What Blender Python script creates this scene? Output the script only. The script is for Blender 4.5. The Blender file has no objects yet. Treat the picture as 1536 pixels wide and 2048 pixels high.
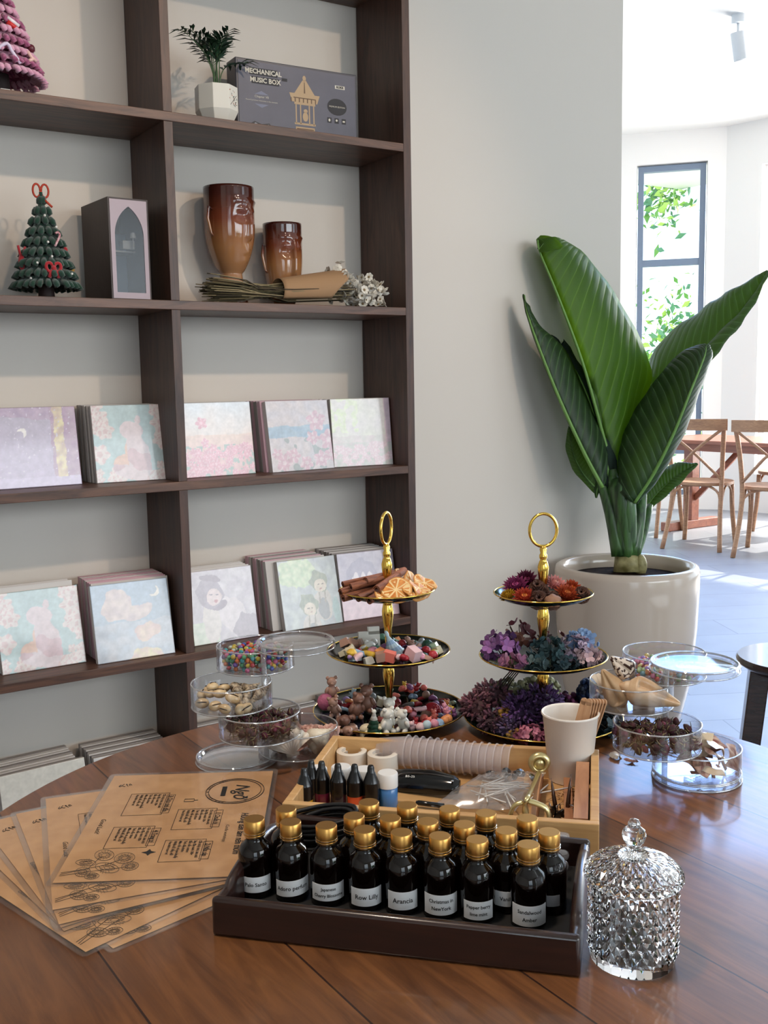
import bpy, bmesh, math, random
from math import sin, cos, pi, radians as rad, sqrt, atan2
from mathutils import Vector, Matrix, noise
scene = bpy.context.scene
COL = scene.collection
# ------------------------------------------------------------ camera
CAM = Vector((-0.96849075, -2.38864664, 1.22))
CR = Vector((0.83424681, -0.55110414, -0.01779016))
CU = Vector((0.08240468, 0.09271036, 0.99227731))
CF = Vector((0.5451988, 0.82927017, -0.12275688))
FPX = 2062.47
cd = bpy.data.cameras.new('camera'); cam = bpy.data.objects.new('camera', cd); COL.objects.link(cam)
cd.sensor_fit = 'HORIZONTAL'; cd.sensor_width = 36.0; cd.lens = 36.0 * FPX / 1536
cd.clip_start = 0.02; cd.clip_end = 200
cam.matrix_world = Matrix(((CR.x, CU.x, -CF.x, CAM.x), (CR.y, CU.y, -CF.y, CAM.y), (CR.z, CU.z, -CF.z, CAM.z), (0, 0, 0, 1)))
scene.camera = cam
def ray(x, y): return CF * FPX + CR * (x - 768) + CU * (1024 - y)
def TZ(x, y, z=0.70):            # where the sight line through a pixel meets the level z
    d = ray(x, y); return CAM + d * ((z - CAM.z) / d.z)
def TY(x, y, Y):                 # where it meets the upright plane at Y
    d = ray(x, y); return CAM + d * ((Y - CAM.y) / d.y)
def PX(x, y, dist):
    return CAM + ray(x, y) * (dist / FPX)
# ------------------------------------------------------------ render look
scene.view_settings.view_transform = 'Standard'; scene.view_settings.look = 'None'
scene.view_settings.gamma = 1.0; scene.view_settings.use_curve_mapping = False
scene.view_settings.exposure = 0.0
scene.cycles.use_denoising = True
scene.cycles.max_bounces = 10; scene.cycles.transparent_max_bounces = 24
scene.cycles.transmission_bounces = 10; scene.cycles.diffuse_bounces = 4; scene.cycles.glossy_bounces = 5
scene.cycles.caustics_reflective = False; scene.cycles.caustics_refractive = False
scene.cycles.sample_clamp_indirect = 6.0
# ------------------------------------------------------------ sky and lights
w = bpy.data.worlds.new('sky'); scene.world = w; w.use_nodes = True
bg = w.node_tree.nodes['Background']; bg.inputs[0].default_value = (0.72, 0.86, 1.0, 1); bg.inputs[1].default_value = 3.0
def light(name, kind, loc, target, energy, color, **kw):
    l = bpy.data.lights.new(name, kind); l.energy = energy; l.color = color
    for k, v in kw.items(): setattr(l, k, v)
    o = bpy.data.objects.new(name, l); COL.objects.link(o); o.location = loc
    o.rotation_euler = (Vector(target) - Vector(loc)).to_track_quat('-Z', 'Y').to_euler()
    return o
light('sun', 'SUN', (8.7, 3.1, 2.4), (5.3, 2.7, 0), 10.0, (1.0, 0.93, 0.82), angle=rad(0.6))
# daylight through the window openings of the room, and an added blue floor fill
light('window_daylight_back', 'AREA', (1.9, -5.75, 1.95), (0.8, 0, 0.7), 92, (0.93, 0.97, 1.0), shape='RECTANGLE', size=3.6, size_y=1.5)
light('window_daylight_back', 'AREA', (-2.6, -5.75, 1.9), (-1.0, 0, 1.0), 14, (0.95, 0.98, 1.0), shape='RECTANGLE', size=2.0, size_y=1.5)
light('blue_floor_fill', 'AREA', (5.2, 1.9, 3.2), (3.0, 0.5, 0.0), 98, (0.2, 0.46, 1.0), shape='RECTANGLE', size=2.8, size_y=2.4, spread=rad(85))  # added blue fill above the floor, not at any window opening
light('window_daylight_bay', 'AREA', (7.7, 2.0, 1.7), (5.0, 2.9, 1.6), 500, (1.0, 0.98, 0.96), shape='RECTANGLE', size=2.4, size_y=2.8)
# warm ceiling spots aimed at the shelf
for lx, tx, tz, en in ((1.3, 0.15, 1.15, 105), (0.0, -0.8, 1.2, 62)):
    light('ceiling_spot', 'SPOT', (lx, -2.7, 3.2), (tx, 0.2, tz), en, (1.0, 0.76, 0.56), spot_size=rad(48), spot_blend=0.7, shadow_soft_size=0.05)
light('ceiling_spot', 'SPOT', (-0.95, -1.5, 3.3), (-0.35, -1.5, 0.7), 150, (1.0, 0.82, 0.66), spot_size=rad(46), spot_blend=0.8, shadow_soft_size=0.12)


# ------------------------------------------------------------ materials
def lin(c):
    if isinstance(c, str):
        c = c.lstrip('#'); c = [int(c[i:i + 2], 16) / 255 for i in (0, 2, 4)]
    return tuple(((v / 12.92) if v <= 0.04045 else ((v + 0.055) / 1.055) ** 2.4) for v in c[:3]) + (1.0,)
MATS = {}
def newmat(name):
    m = bpy.data.materials.new(name); m.use_nodes = True
    return m, m.node_tree.nodes, m.node_tree.links, m.node_tree.nodes['Principled BSDF']
def P(name, col, rough=0.5, metal=0.0, col2=None, scale=40, bump=0, bscale=None, stretch=(1, 1, 1), **kw):
    if name in MATS: return MATS[name]
    m, n, l, b = newmat(name); MATS[name] = m
    b.inputs['Base Color'].default_value = lin(col); b.inputs['Roughness'].default_value = rough; b.inputs['Metallic'].default_value = metal
    for k, v in kw.items(): b.inputs[k.replace('_', ' ')].default_value = v
    if col2 or bump:
        tc = n.new('ShaderNodeTexCoord'); mp = n.new('ShaderNodeMapping'); mp.inputs['Scale'].default_value = stretch
        l.new(tc.outputs['Object'], mp.inputs[0])
    if col2:
        nz = n.new('ShaderNodeTexNoise'); nz.inputs['Scale'].default_value = scale; nz.inputs['Detail'].default_value = 5
        l.new(mp.outputs[0], nz.inputs[0])
        r = n.new('ShaderNodeValToRGB'); r.color_ramp.elements[0].color = lin(col); r.color_ramp.elements[1].color = lin(col2)
        r.color_ramp.elements[0].position = 0.36; r.color_ramp.elements[1].position = 0.64
        l.new(nz.outputs[0], r.inputs[0]); l.new(r.outputs[0], b.inputs['Base Color'])
    if bump:
        nb = n.new('ShaderNodeTexNoise'); nb.inputs['Scale'].default_value = bscale or scale; nb.inputs['Detail'].default_value = 4
        l.new(mp.outputs[0], nb.inputs[0])
        bp = n.new('ShaderNodeBump'); bp.inputs['Strength'].default_value = bump; bp.inputs['Distance'].default_value = 0.002
        l.new(nb.outputs[0], bp.inputs['Height']); l.new(bp.outputs[0], b.inputs['Normal'])
    return m
def wood(name, dark, light_, grain=(1, 14, 14), scale=3.0, rough=0.4, rot=0.0, planks=None, coat=0.0, seam='#2a1710', off=(0, 0, 0)):
    m, n, l, b = newmat(name); MATS[name] = m
    tc = n.new('ShaderNodeTexCoord'); mr = n.new('ShaderNodeMapping'); mr.inputs['Rotation'].default_value = (0, 0, rot); mr.inputs['Location'].default_value = off
    mp = n.new('ShaderNodeMapping'); mp.inputs['Scale'].default_value = grain
    l.new(tc.outputs['Object'], mr.inputs[0]); l.new(mr.outputs[0], mp.inputs[0])
    vec = mp.outputs[0]; pid = None
    if planks:
        sx = n.new('ShaderNodeSeparateXYZ'); l.new(mr.outputs[0], sx.inputs[0])
        dv = n.new('ShaderNodeMath'); dv.operation = 'DIVIDE'; dv.inputs[1].default_value = planks; l.new(sx.outputs[1], dv.inputs[0])
        fl = n.new('ShaderNodeMath'); fl.operation = 'FLOOR'; l.new(dv.outputs[0], fl.inputs[0])
        wn = n.new('ShaderNodeTexWhiteNoise'); wn.noise_dimensions = '1D'; l.new(fl.outputs[0], wn.inputs['W'])
        ad = n.new('ShaderNodeVectorMath'); ad.operation = 'MULTIPLY_ADD'; ad.inputs[1].default_value = (9, 9, 9)
        l.new(wn.outputs['Color'], ad.inputs[0]); l.new(mp.outputs[0], ad.inputs[2]); vec = ad.outputs[0]; pid = wn.outputs['Value']
    nz = n.new('ShaderNodeTexNoise'); nz.inputs['Scale'].default_value = scale; nz.inputs['Detail'].default_value = 7; nz.inputs['Roughness'].default_value = 0.62; nz.inputs['Distortion'].default_value = 1.2
    l.new(vec, nz.inputs[0])
    r = n.new('ShaderNodeValToRGB'); e = r.color_ramp.elements; e[0].position = 0.32; e[0].color = lin(dark); e[1].position = 0.68; e[1].color = lin(light_)
    l.new(nz.outputs[0], r.inputs[0]); out = r.outputs[0]
    if planks:
        hs = n.new('ShaderNodeHueSaturation'); mm = n.new('ShaderNodeMapRange'); mm.inputs[3].default_value = 0.82; mm.inputs[4].default_value = 1.18
        l.new(pid, mm.inputs[0]); l.new(mm.outputs[0], hs.inputs['Value']); l.new(out, hs.inputs['Color'])
        fr = n.new('ShaderNodeMath'); fr.operation = 'FRACT'; l.new(dv.outputs[0], fr.inputs[0])
        lt = n.new('ShaderNodeMath'); lt.operation = 'LESS_THAN'; lt.inputs[1].default_value = 0.014; l.new(fr.outputs[0], lt.inputs[0])
        mx = n.new('ShaderNodeMixRGB'); mx.inputs[2].default_value = lin(seam); l.new(lt.outputs[0], mx.inputs[0]); l.new(hs.outputs[0], mx.inputs[1]); out = mx.outputs[0]
    l.new(out, b.inputs['Base Color']); b.inputs['Roughness'].default_value = rough
    b.inputs['Coat Weight'].default_value = coat; b.inputs['Coat Roughness'].default_value = 0.08
    bp = n.new('ShaderNodeBump'); bp.inputs['Strength'].default_value = 0.08; bp.inputs['Distance'].default_value = 0.001
    l.new(nz.outputs[0], bp.inputs['Height']); l.new(bp.outputs[0], b.inputs['Normal'])
    return m
def clear(name, tint=(1, 1, 1), rough=0.03, gloss=(0.06, 0.75), body=0.0, bodycol=(0.9, 0.9, 0.9)):
    """thin clear plastic or pane: see-through with a reflection that grows at grazing angles"""
    m = bpy.data.materials.new(name); m.use_nodes = True; n = m.node_tree.nodes; l = m.node_tree.links; n.clear(); MATS[name] = m
    o = n.new('ShaderNodeOutputMaterial'); t = n.new('ShaderNodeBsdfTransparent'); t.inputs[0].default_value = (*tint, 1)
    g = n.new('ShaderNodeBsdfGlossy'); g.inputs['Roughness'].default_value = rough
    f = n.new('ShaderNodeLayerWeight'); f.inputs[0].default_value = 0.5
    mr = n.new('ShaderNodeMapRange'); mr.inputs[3].default_value = gloss[0]; mr.inputs[4].default_value = gloss[1]
    pw = n.new('ShaderNodeMath'); pw.operation = 'POWER'; pw.inputs[1].default_value = 2.5
    l.new(f.outputs['Facing'], pw.inputs[0]); l.new(pw.outputs[0], mr.inputs[0])
    mx = n.new('ShaderNodeMixShader'); l.new(mr.outputs[0], mx.inputs[0]); l.new(t.outputs[0], mx.inputs[1]); l.new(g.outputs[0], mx.inputs[2]); out = mx
    if body:
        d = n.new('ShaderNodeBsdfDiffuse'); d.inputs[0].default_value = (*bodycol, 1)
        m2 = n.new('ShaderNodeMixShader'); m2.inputs[0].default_value = body; l.new(mx.outputs[0], m2.inputs[1]); l.new(d.outputs[0], m2.inputs[2]); out = m2
    l.new(out.outputs[0], o.inputs[0]); return m
def attr_mat(name, rough=0.35, coat=0.0, coat_rough=0.1):
    m, n, l, b = newmat(name); MATS[name] = m
    a = n.new('ShaderNodeAttribute'); a.attribute_name = 'paint'; l.new(a.outputs['Color'], b.inputs['Base Color'])
    b.inputs['Roughness'].default_value = rough; b.inputs['Coat Weight'].default_value = coat; b.inputs['Coat Roughness'].default_value = coat_rough
    return m

# ------------------------------------------------------------ mesh tools
class MB:
    def __init__(s): s.v = []; s.f = []; s.m = []
    def add(s, vs, fs, mi=0, M=None):
        o = len(s.v)
        s.v += [tuple(M @ Vector(v)) if M is not None else tuple(v) for v in vs]
        s.f += [tuple(i + o for i in f) for f in fs]; s.m += [mi] * len(fs); return s
    def box(s, c, d, mi=0, M=None, rz=0, taper=1.0):
        x, y, z = d[0] / 2, d[1] / 2, d[2] / 2; t = taper
        vs = [(-x, -y, -z), (x, -y, -z), (x, y, -z), (-x, y, -z), (-x * t, -y * t, z), (x * t, -y * t, z), (x * t, y * t, z), (-x * t, y * t, z)]
        K = Matrix.Translation(c) @ Matrix.Rotation(rz, 4, 'Z')
        if M is not None: K = M @ K
        return s.add(vs, [(0, 3, 2, 1), (4, 5, 6, 7), (0, 1, 5, 4), (1, 2, 6, 5), (2, 3, 7, 6), (3, 0, 4, 7)], mi, K)
    def lathe(s, prof, seg=32, mi=0, M=None, fn=None):
        vs = []; rings = []
        for r, z in prof:
            if r <= 1e-7: rings.append([len(vs)]); vs.append((0, 0, z))
            else:
                rings.append(list(range(len(vs), len(vs) + seg)))
                for k in range(seg):
                    a = 2 * pi * k / seg; rr = r if fn is None else fn(r, a, z)
                    vs.append((rr * cos(a), rr * sin(a), z))
        fs = []
        for A, B in zip(rings, rings[1:]):
            if len(A) == 1 and len(B) == 1: continue
            for k in range(seg):
                k2 = (k + 1) % seg
                if len(A) == 1: fs.append((A[0], B[k2], B[k]))
                elif len(B) == 1: fs.append((A[k], A[k2], B[0]))
                else: fs.append((A[k], A[k2], B[k2], B[k]))
        return s.add(vs, fs, mi, M)
    def tube(s, pts, r, seg=8, mi=0, M=None, cap=True, closed=False, flat=1.0):
        pts = [Vector(p) for p in pts]; n = len(pts); rr = r if hasattr(r, '__len__') else [r] * n
        T = []
        for i in range(n):
            a = pts[(i - 1) % n] if (closed or i > 0) else pts[i]; b = pts[(i + 1) % n] if (closed or i < n - 1) else pts[i]
            t = (b - a); T.append(t.normalized() if t.length > 1e-9 else Vector((0, 0, 1)))
        u = T[0].orthogonal().normalized(); vs = []
        for i in range(n):
            u = (u - T[i] * u.dot(T[i])); u = u.normalized() if u.length > 1e-6 else T[i].orthogonal().normalized()
            v = T[i].cross(u)
            for k in range(seg):
                a = 2 * pi * k / seg; vs.append(pts[i] + (u * cos(a) + v * sin(a) * flat) * rr[i])
        fs = []
        for i in range(n if closed else n - 1):
            j = (i + 1) % n
            for k in range(seg):
                k2 = (k + 1) % seg; fs.append((i * seg + k, i * seg + k2, j * seg + k2, j * seg + k))
        if cap and not closed: fs += [tuple(reversed(range(seg))), tuple(range((n - 1) * seg, n * seg))]
        return s.add(vs, fs, mi, M)
    def ball(s, c, r, mi=0, sub=(10, 7), M=None, R=None):
        r = r if hasattr(r, '__len__') else (r, r, r); seg, rings = sub
        K = Matrix.Translation(c)
        if R is not None: K = K @ R
        K = K @ Matrix.Diagonal((*r, 1))
        if M is not None: K = M @ K
        return s.lathe([(sin(pi * i / rings), -cos(pi * i / rings)) if 0 < i < rings else (0, -1 if i == 0 else 1) for i in range(rings + 1)], seg, mi, K)
    def quad(s, a, b, c, d, mi=0, M=None): return s.add([a, b, c, d], [(0, 1, 2, 3)], mi, M)
    def grid(s, P_, mi=0, M=None, closed_u=False):
        nu = len(P_); nv = len(P_[0]); vs = [p for row in P_ for p in row]; fs = []
        for i in range(nu if closed_u else nu - 1):
            for j in range(nv - 1):
                a = i * nv + j; b = ((i + 1) % nu) * nv + j; fs.append((a, b, b + 1, a + 1))
        return s.add(vs, fs, mi, M)
    def prism(s, poly, z0, z1, mi=0, M=None):
        n = len(poly); vs = [(x, y, z0) for x, y in poly] + [(x, y, z1) for x, y in poly]
        fs = [tuple(reversed(range(n))), tuple(range(n, 2 * n))] + [(i, (i + 1) % n, n + (i + 1) % n, n + i) for i in range(n)]
        return s.add(vs, fs, mi, M)
    def mesh(s, name, mats, smooth=True):
        me = bpy.data.meshes.new(name); me.from_pydata(s.v, [], s.f)
        for m in (mats if isinstance(mats, (list, tuple)) else [mats]): me.materials.append(m)
        me.polygons.foreach_set('material_index', s.m)
        if smooth: me.polygons.foreach_set('use_smooth', [True] * len(s.f))
        me.update(); return me
    def build(s, name, mats, parent=None, smooth=True, bevel=0, angle=None, loc=None, rot=None):
        o = bpy.data.objects.new(name, s.mesh(name, mats, smooth)); COL.objects.link(o)
        if parent is not None: o.parent = parent
        if loc is not None: o.location = loc
        if rot is not None: o.rotation_euler = rot
        if bevel:
            b = o.modifiers.new('bevel', 'BEVEL'); b.width = bevel; b.segments = 2; b.limit_method = 'ANGLE'; b.angle_limit = rad(40)
        if smooth and angle is not None:
            try: o.data.set_sharp_from_angle(angle=rad(angle))
            except Exception: pass
        return o
def place(me, name, parent=None, loc=(0, 0, 0), rot=(0, 0, 0), sc=None):
    o = bpy.data.objects.new(name, me); COL.objects.link(o); o.parent = parent; o.location = loc; o.rotation_euler = rot
    if sc: o.scale = sc if hasattr(sc, '__len__') else (sc,) * 3
    return o
def tag(o, label=None, cat=None, group=None, kind=None):
    if label: o['label'] = label
    if cat: o['category'] = cat
    if group: o['group'] = group
    if kind: o['kind'] = kind
    return o
def thing(name, label, cat, loc=(0, 0, 0), rz=0, group=None):
    o = bpy.data.objects.new(name, None); COL.objects.link(o); o.empty_display_size = 0.05
    o.location = loc; o.rotation_euler = (0, 0, rz); return tag(o, label, cat, group)
def copy_tree(o, parent=None, loc=None, rot=None, label=None):
    c = o.copy(); COL.objects.link(c); c.parent = parent
    if loc is not None: c.location = loc
    if rot is not None: c.rotation_euler = rot
    if label: c['label'] = label
    for ch in list(KIDS.get(o.name, o.children)): copy_tree(ch, c)
    return c
KIDS = {}
def S(o): return tag(o, kind='structure')
def Rz(a): return Matrix.Rotation(a, 4, 'Z')
def Rx(a): return Matrix.Rotation(a, 4, 'X')
def Ry(a): return Matrix.Rotation(a, 4, 'Y')
def Tr(x, y=0, z=0): return Matrix.Translation((x, y, z) if not isinstance(x, (Vector, tuple)) else x)
_tc = {}
def text_data(s, size, shear=0.0, bold=0.0, align='CENTER'):
    k = (s, size, shear, bold, align)
    if k in _tc: return _tc[k]
    c = bpy.data.curves.new('t', 'FONT'); c.body = s; c.size = size; c.shear = shear; c.align_x = align; c.align_y = 'CENTER'; c.resolution_u = 2
    c.offset = bold
    o = bpy.data.objects.new('t', c); COL.objects.link(o); bpy.context.view_layer.update()
    me = bpy.data.meshes.new_from_object(o.evaluated_get(bpy.context.evaluated_depsgraph_get()))
    vs = [tuple(v.co) for v in me.vertices]; fs = [tuple(p.vertices) for p in me.polygons]
    bpy.data.objects.remove(o); bpy.data.curves.remove(c); bpy.data.meshes.remove(me)
    _tc[k] = (vs, fs); return vs, fs
def jit(a): return random.uniform(-a, a)
def catmull(pts, n):
    """smooth curve through the points, n samples"""
    P_ = [Vector(p) for p in pts]; m = len(P_) - 1; out = []
    for i in range(n):
        t = i / (n - 1) * m; k = min(int(t), m - 1); u = t - k
        p0 = P_[max(k - 1, 0)]; p1 = P_[k]; p2 = P_[k + 1]; p3 = P_[min(k + 2, m)]
        out.append(0.5 * ((2 * p1) + (p2 - p0) * u + (2 * p0 - 5 * p1 + 4 * p2 - p3) * u * u + (3 * p1 - p0 - 3 * p2 + p3) * u ** 3))
    return out
random.seed(7)

# ------------------------------------------------------------ materials used all over
WALL = P('painted_wall', '#d6cec5', 0.85, bump=0.05, bscale=60)
WALLFAR = P('painted_wall_white', '#e6e3df', 0.85)
CEIL = P('painted_ceiling', '#e8e8e6', 0.9)
WAL_H = wood('walnut_shelf', '#38221a', '#6a4836', (1.5, 16, 16), 3.2, 0.42)
WAL_V = wood('walnut_upright', '#301d17', '#573a2d', (16, 16, 1.5), 3.0, 0.45)
TABLEW = wood('table_wood', '#54321c', '#80522f', (2.2, 22, 22), 2.2, 0.34, rot=rad(90), planks=0.15, coat=0.36, off=(0, 0.09, 0))
GOLD = P('gold_metal', '#eec35c', 0.12, 1.0)
GREENG = P('dark_green_ceramic', '#07140f', 0.12)
ACR = clear('clear_acrylic', (0.97, 0.97, 0.98), 0.03, (0.05, 0.85))
ACRE = clear('clear_acrylic_edge', (0.9, 0.91, 0.93), 0.04, (0.35, 0.95), 0.12)
GLASSP = clear('window_glass', (0.97, 0.985, 0.98), 0.0, (0.03, 0.6))
BLACKP = P('black_plastic', '#0b0b0c', 0.25)
WHITEP = P('white_plastic', '#dedddb', 0.4)
PAPER = P('white_label', '#d9d9da', 0.6)
INK = P('black_ink', '#17130f', 0.7)

# ============================================================ THE SETTING
def quadslab(name, x0, x1, y0, y1, z0, z1, m):
    return S(MB().box(((x0 + x1) / 2, (y0 + y1) / 2, (z0 + z1) / 2), (x1 - x0, y1 - y0, z1 - z0)).build(name, m, smooth=False))
m, n, l, b = newmat('floor_tile'); MATS['floor_tile'] = m
tc = n.new('ShaderNodeTexCoord'); mp = n.new('ShaderNodeMapping'); mp.inputs['Rotation'].default_value = (0, 0, rad(28)); l.new(tc.outputs['Object'], mp.inputs[0])
bk = n.new('ShaderNodeTexBrick'); bk.inputs['Scale'].default_value = 1.0; bk.inputs['Brick Width'].default_value = 1.2; bk.inputs['Row Height'].default_value = 0.3
bk.inputs['Mortar Size'].default_value = 0.003; bk.inputs['Color1'].default_value = lin('#8f9098'); bk.inputs['Color2'].default_value = lin('#888a92'); bk.inputs['Mortar'].default_value = lin('#70727a')
l.new(mp.outputs[0], bk.inputs[0]); nz = n.new('ShaderNodeTexNoise'); nz.inputs['Scale'].default_value = 5; l.new(mp.outputs[0], nz.inputs[0])
mx = n.new('ShaderNodeMixRGB'); mx.blend_type = 'MULTIPLY'; mx.inputs[0].default_value = 0.25; l.new(bk.outputs[0], mx.inputs[1]); l.new(nz.outputs[0], mx.inputs[2]); l.new(mx.outputs[0], b.inputs['Base Color'])
b.inputs['Roughness'].default_value = 0.42
quadslab('floor', -4.2, 9.0, -6.2, 6.2, -0.1, 0.0, m)
quadslab('ceiling', -4.2, 9.0, -6.2, 6.2, 3.46, 3.6, CEIL)
DEP = 0.2321
quadslab('wall_back', -4.2, 1.765, DEP, DEP + 0.2, 0.0, 3.46, WALL)
quadslab('wall_left', -4.3, -4.1, -6.0, DEP, 0.0, 3.46, WALL)
# wall behind the camera with its window openings
mb = MB()
for a, c, z0, z1 in ((-4.2, -3.7, 0, 3.46), (-1.6, 0.0, 0, 3.46), (3.9, 5.2, 0, 3.46), (-3.7, -1.6, 0, 0.5), (0, 3.9, 0, 0.5), (-3.7, -1.6, 2.8, 3.46), (0, 3.9, 2.8, 3.46)):
    mb.box(((a + c) / 2, -6.0, (z0 + z1) / 2), (c - a, 0.18, z1 - z0))
S(mb.build('wall_front', WALL, smooth=False))
FRAME = P('window_frame_grey', '#6d7c90', 0.4)  # lightened to blue-grey: glare around the panes put into the frame colour
def window(name, M, w_, z0, z1, bars_v, bars_h, fr=0.05, parent=None):
    """frame standing in an opening; local x along the wall, y across"""
    b_ = MB()
    for x in (fr / 2, w_ - fr / 2): b_.box((x, 0, (z0 + z1) / 2), (fr, 0.07, z1 - z0), M=M)
    for z in (z0 + fr / 2, z1 - fr / 2): b_.box((w_ / 2, 0, z), (w_ - 2 * fr, 0.07, fr), M=M)
    for x in bars_v: b_.box((x, 0, (z0 + z1) / 2), (fr * .8, 0.06, z1 - z0 - 2 * fr), M=M)
    for z in bars_h: b_.box((w_ / 2, 0, z), (w_ - 2 * fr, 0.062, fr * 1.2), M=M)
    o = S(b_.build(name, FRAME, smooth=False))
    g = MB().box((w_ / 2, 0, (z0 + z1) / 2), (w_ - 2 * fr, 0.006, z1 - z0 - 2 * fr), M=M).build('pane', GLASSP, o, smooth=False)
    return o
window('window_2', Tr(0, -6, 0), 3.9, 0.5, 2.8, (1.3, 2.6), (1.35,))
window('window_3', Tr(-3.7, -6, 0), 2.1, 0.5, 2.8, (1.05,), ())
# far bay: straight wall with the narrow window, then turning toward the right
A = Vector((6.3239, 4.5885, 0)); Bp = Vector((6.9251, 3.9026, 0)); d1 = (Bp - A).normalized(); d2 = Vector((0.1721, -0.9851, 0))
ang1 = atan2(d1.y, d1.x); ang2 = atan2(d2.y, d2.x)
M1 = Tr(A) @ Rz(ang1)
W0, W1, WZ0, WZ1 = 0.128, 0.752, 0.12, 3.178
mb = MB()
L1 = (Bp - A).length
for a, c, z0, z1 in ((-2.6, W0, 0, 3.46), (W1, L1 + .03, 0, 3.46), (W0, W1, WZ1, 3.46), (W0, W1, 0, WZ0)):
    mb.box(((a + c) / 2, 0.1, (z0 + z1) / 2), (c - a, 0.2, z1 - z0), M=M1)
S(mb.build('wall_far', WALLFAR, smooth=False))
window('window_1', M1 @ Tr(W0 + .012, 0.075, 0), W1 - W0 - .024, WZ0 + .01, WZ1 - .01, (), (2.295, 0.55), 0.05)
M2 = Tr(Bp) @ Rz(ang2)
mb = MB()
for a, c, z0, z1 in ((0, 0.34, 0, 3.46), (0.34, 3.1, 3.08, 3.46), (0.34, 3.1, 0, 0.35), (3.1, 3.5, 0, 3.46)):
    mb.box(((a + c) / 2, 0.1, (z0 + z1) / 2), (c - a, 0.2, z1 - z0), M=M2)
S(mb.build('wall_bay', WALLFAR, smooth=False))
w4 = window('window_4', M2 @ Tr(0.34, 0.1, 0), 2.76, 0.35, 3.08, (0.92, 1.84), ()); w4.data.materials.clear(); w4.data.materials.append(P('window_frame_white', '#e8e8e8', .5))
C3 = Bp + d2 * 3.5
mb = MB()
for y0, y1, z0, z1 in ((-6.0, -3.0, 0, 3.46), (-3.0, 0.35, 2.9, 3.46), (-3.0, 0.35, 0, 0.25)):
    mb.box((C3.x + 0.1, (y0 + y1) / 2, (z0 + z1) / 2), (0.2, y1 - y0, z1 - z0))
S(mb.build('wall_right', WALLFAR, smooth=False))

def orient(zd, xd):
    z_ = Vector(zd).normalized(); x_ = Vector(xd); x_ = (x_ - z_ * x_.dot(z_)).normalized(); y_ = z_.cross(x_)
    return Matrix((x_, y_, z_)).transposed().to_euler()
quadslab('ground', -6, 14, -12, 12, -.3, -.12, P('garden_soil', '#8a8a72', .9))
# greenery outside, seen through the panes
def leafmass(name, c, sz, count, mats, ls, label, cat):
    b_ = MB()
    for i in range(count):
        p = Vector((random.gauss(0, .42) * sz[0], random.gauss(0, .42) * sz[1], random.gauss(0, .42) * sz[2]))
        s_ = ls * random.uniform(.6, 1.3); K = Tr(p) @ Matrix.Rotation(random.uniform(0, 6.3), 4, (jit(1), jit(1), jit(1) + .01))
        b_.add([(-s_, 0, 0), (0, -s_ * .45, .1 * s_), (s_, 0, 0), (0, s_ * .45, .1 * s_)], [(0, 1, 2, 3)], random.randrange(len(mats)), K)
    o = b_.build(name, mats, smooth=False, loc=c); return tag(o, label, cat, kind='stuff')
LG = [P('leaf_a', '#5f9a3c', .6), P('leaf_b', '#a8cf5a', .6), P('leaf_c', '#4f8a62', .6)]
leafmass('tree_foliage', PX(1325, 385, 12.4), (.42, .42, .5), 300, LG, .07, 'airy green treetop outside the narrow far window', 'tree')
leafmass('hedge', PX(1345, 735, 12.0), (.6, .5, 1.05), 800, LG, .06, 'sunlit climbing hedge behind the lower panes of the narrow window', 'hedge')
leafmass('garden_shrubs', (2.4, -8.6, 1.0), (2.2, .8, .8), 1500, LG, .13, 'garden shrubs outside the window behind the camera', 'shrub')

# ceiling spotlight of the far room
t = thing('ceiling_spotlight', 'white cylindrical spotlight hanging from the far ceiling', 'spotlight', (4.62, 2.0, 3.46))
WL = P('lamp_white', '#c9ccd0', .5)
MB().lathe([(0, 0), (.042, 0), (.042, -.05), (0, -.05)], 24).build('ceiling_mount', WL, t, angle=40)
MB().tube([(0, 0, -.05), (0.0, 0, -.115)], .008).build('stem', WL, t)
MB().lathe([(0, .085), (.04, .085), (.042, .08), (.042, -.08), (.036, -.085), (0, -.07)], 24, M=Tr(.012, 0, -.185) @ Ry(rad(-14))).build('lamp_head', WL, t, angle=40)

# ============================================================ THE BOOKCASE
XB, XC, XD, TH = 0.02266, 0.68666, 0.71131, 0.0217
T = {0: 2.309, 1: 1.8692, 2: 1.4302, 3: 0.9911, 4: 0.5571, 5: 0.118, -1: 2.75}
bc = thing('bookcase', 'tall dark walnut bookcase with open square bays against the wall', 'bookcase')
XL = -0.687
for k in sorted(T):
    MB().box(((XL + XC) / 2, DEP / 2 - .0005, T[k] - TH / 2), (XC - XL, DEP - .001, TH)).build('shelf', WAL_H, bc, smooth=False, bevel=.0012)
MB().box(((XC + XD) / 2 + .0002, DEP / 2 - .002, 2.75 / 2), (XD - XC, DEP - .004, 2.75)).build('side_panel', WAL_V, bc, smooth=False, bevel=.0012)
MB().box((XL - TH / 2, DEP / 2 - .002, 2.75 / 2), (TH, DEP - .004, 2.75)).build('side_panel', WAL_V, bc, smooth=False, bevel=.0012)
ks = sorted(T, key=lambda k: T[k])
for a, c in zip(ks, ks[1:]):
    z0, z1 = T[a], T[c] - TH
    MB().box((XB / 2, DEP / 2, (z0 + z1) / 2), (XB, DEP - .003, z1 - z0)).build('divider', WAL_V, bc, smooth=False, bevel=.001)
MB().box(((XL + XC) / 2, .03, (T[5] - TH) / 2), (XC - XL, .02, T[5] - TH)).build('plinth', WAL_H, bc, smooth=False)

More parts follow.
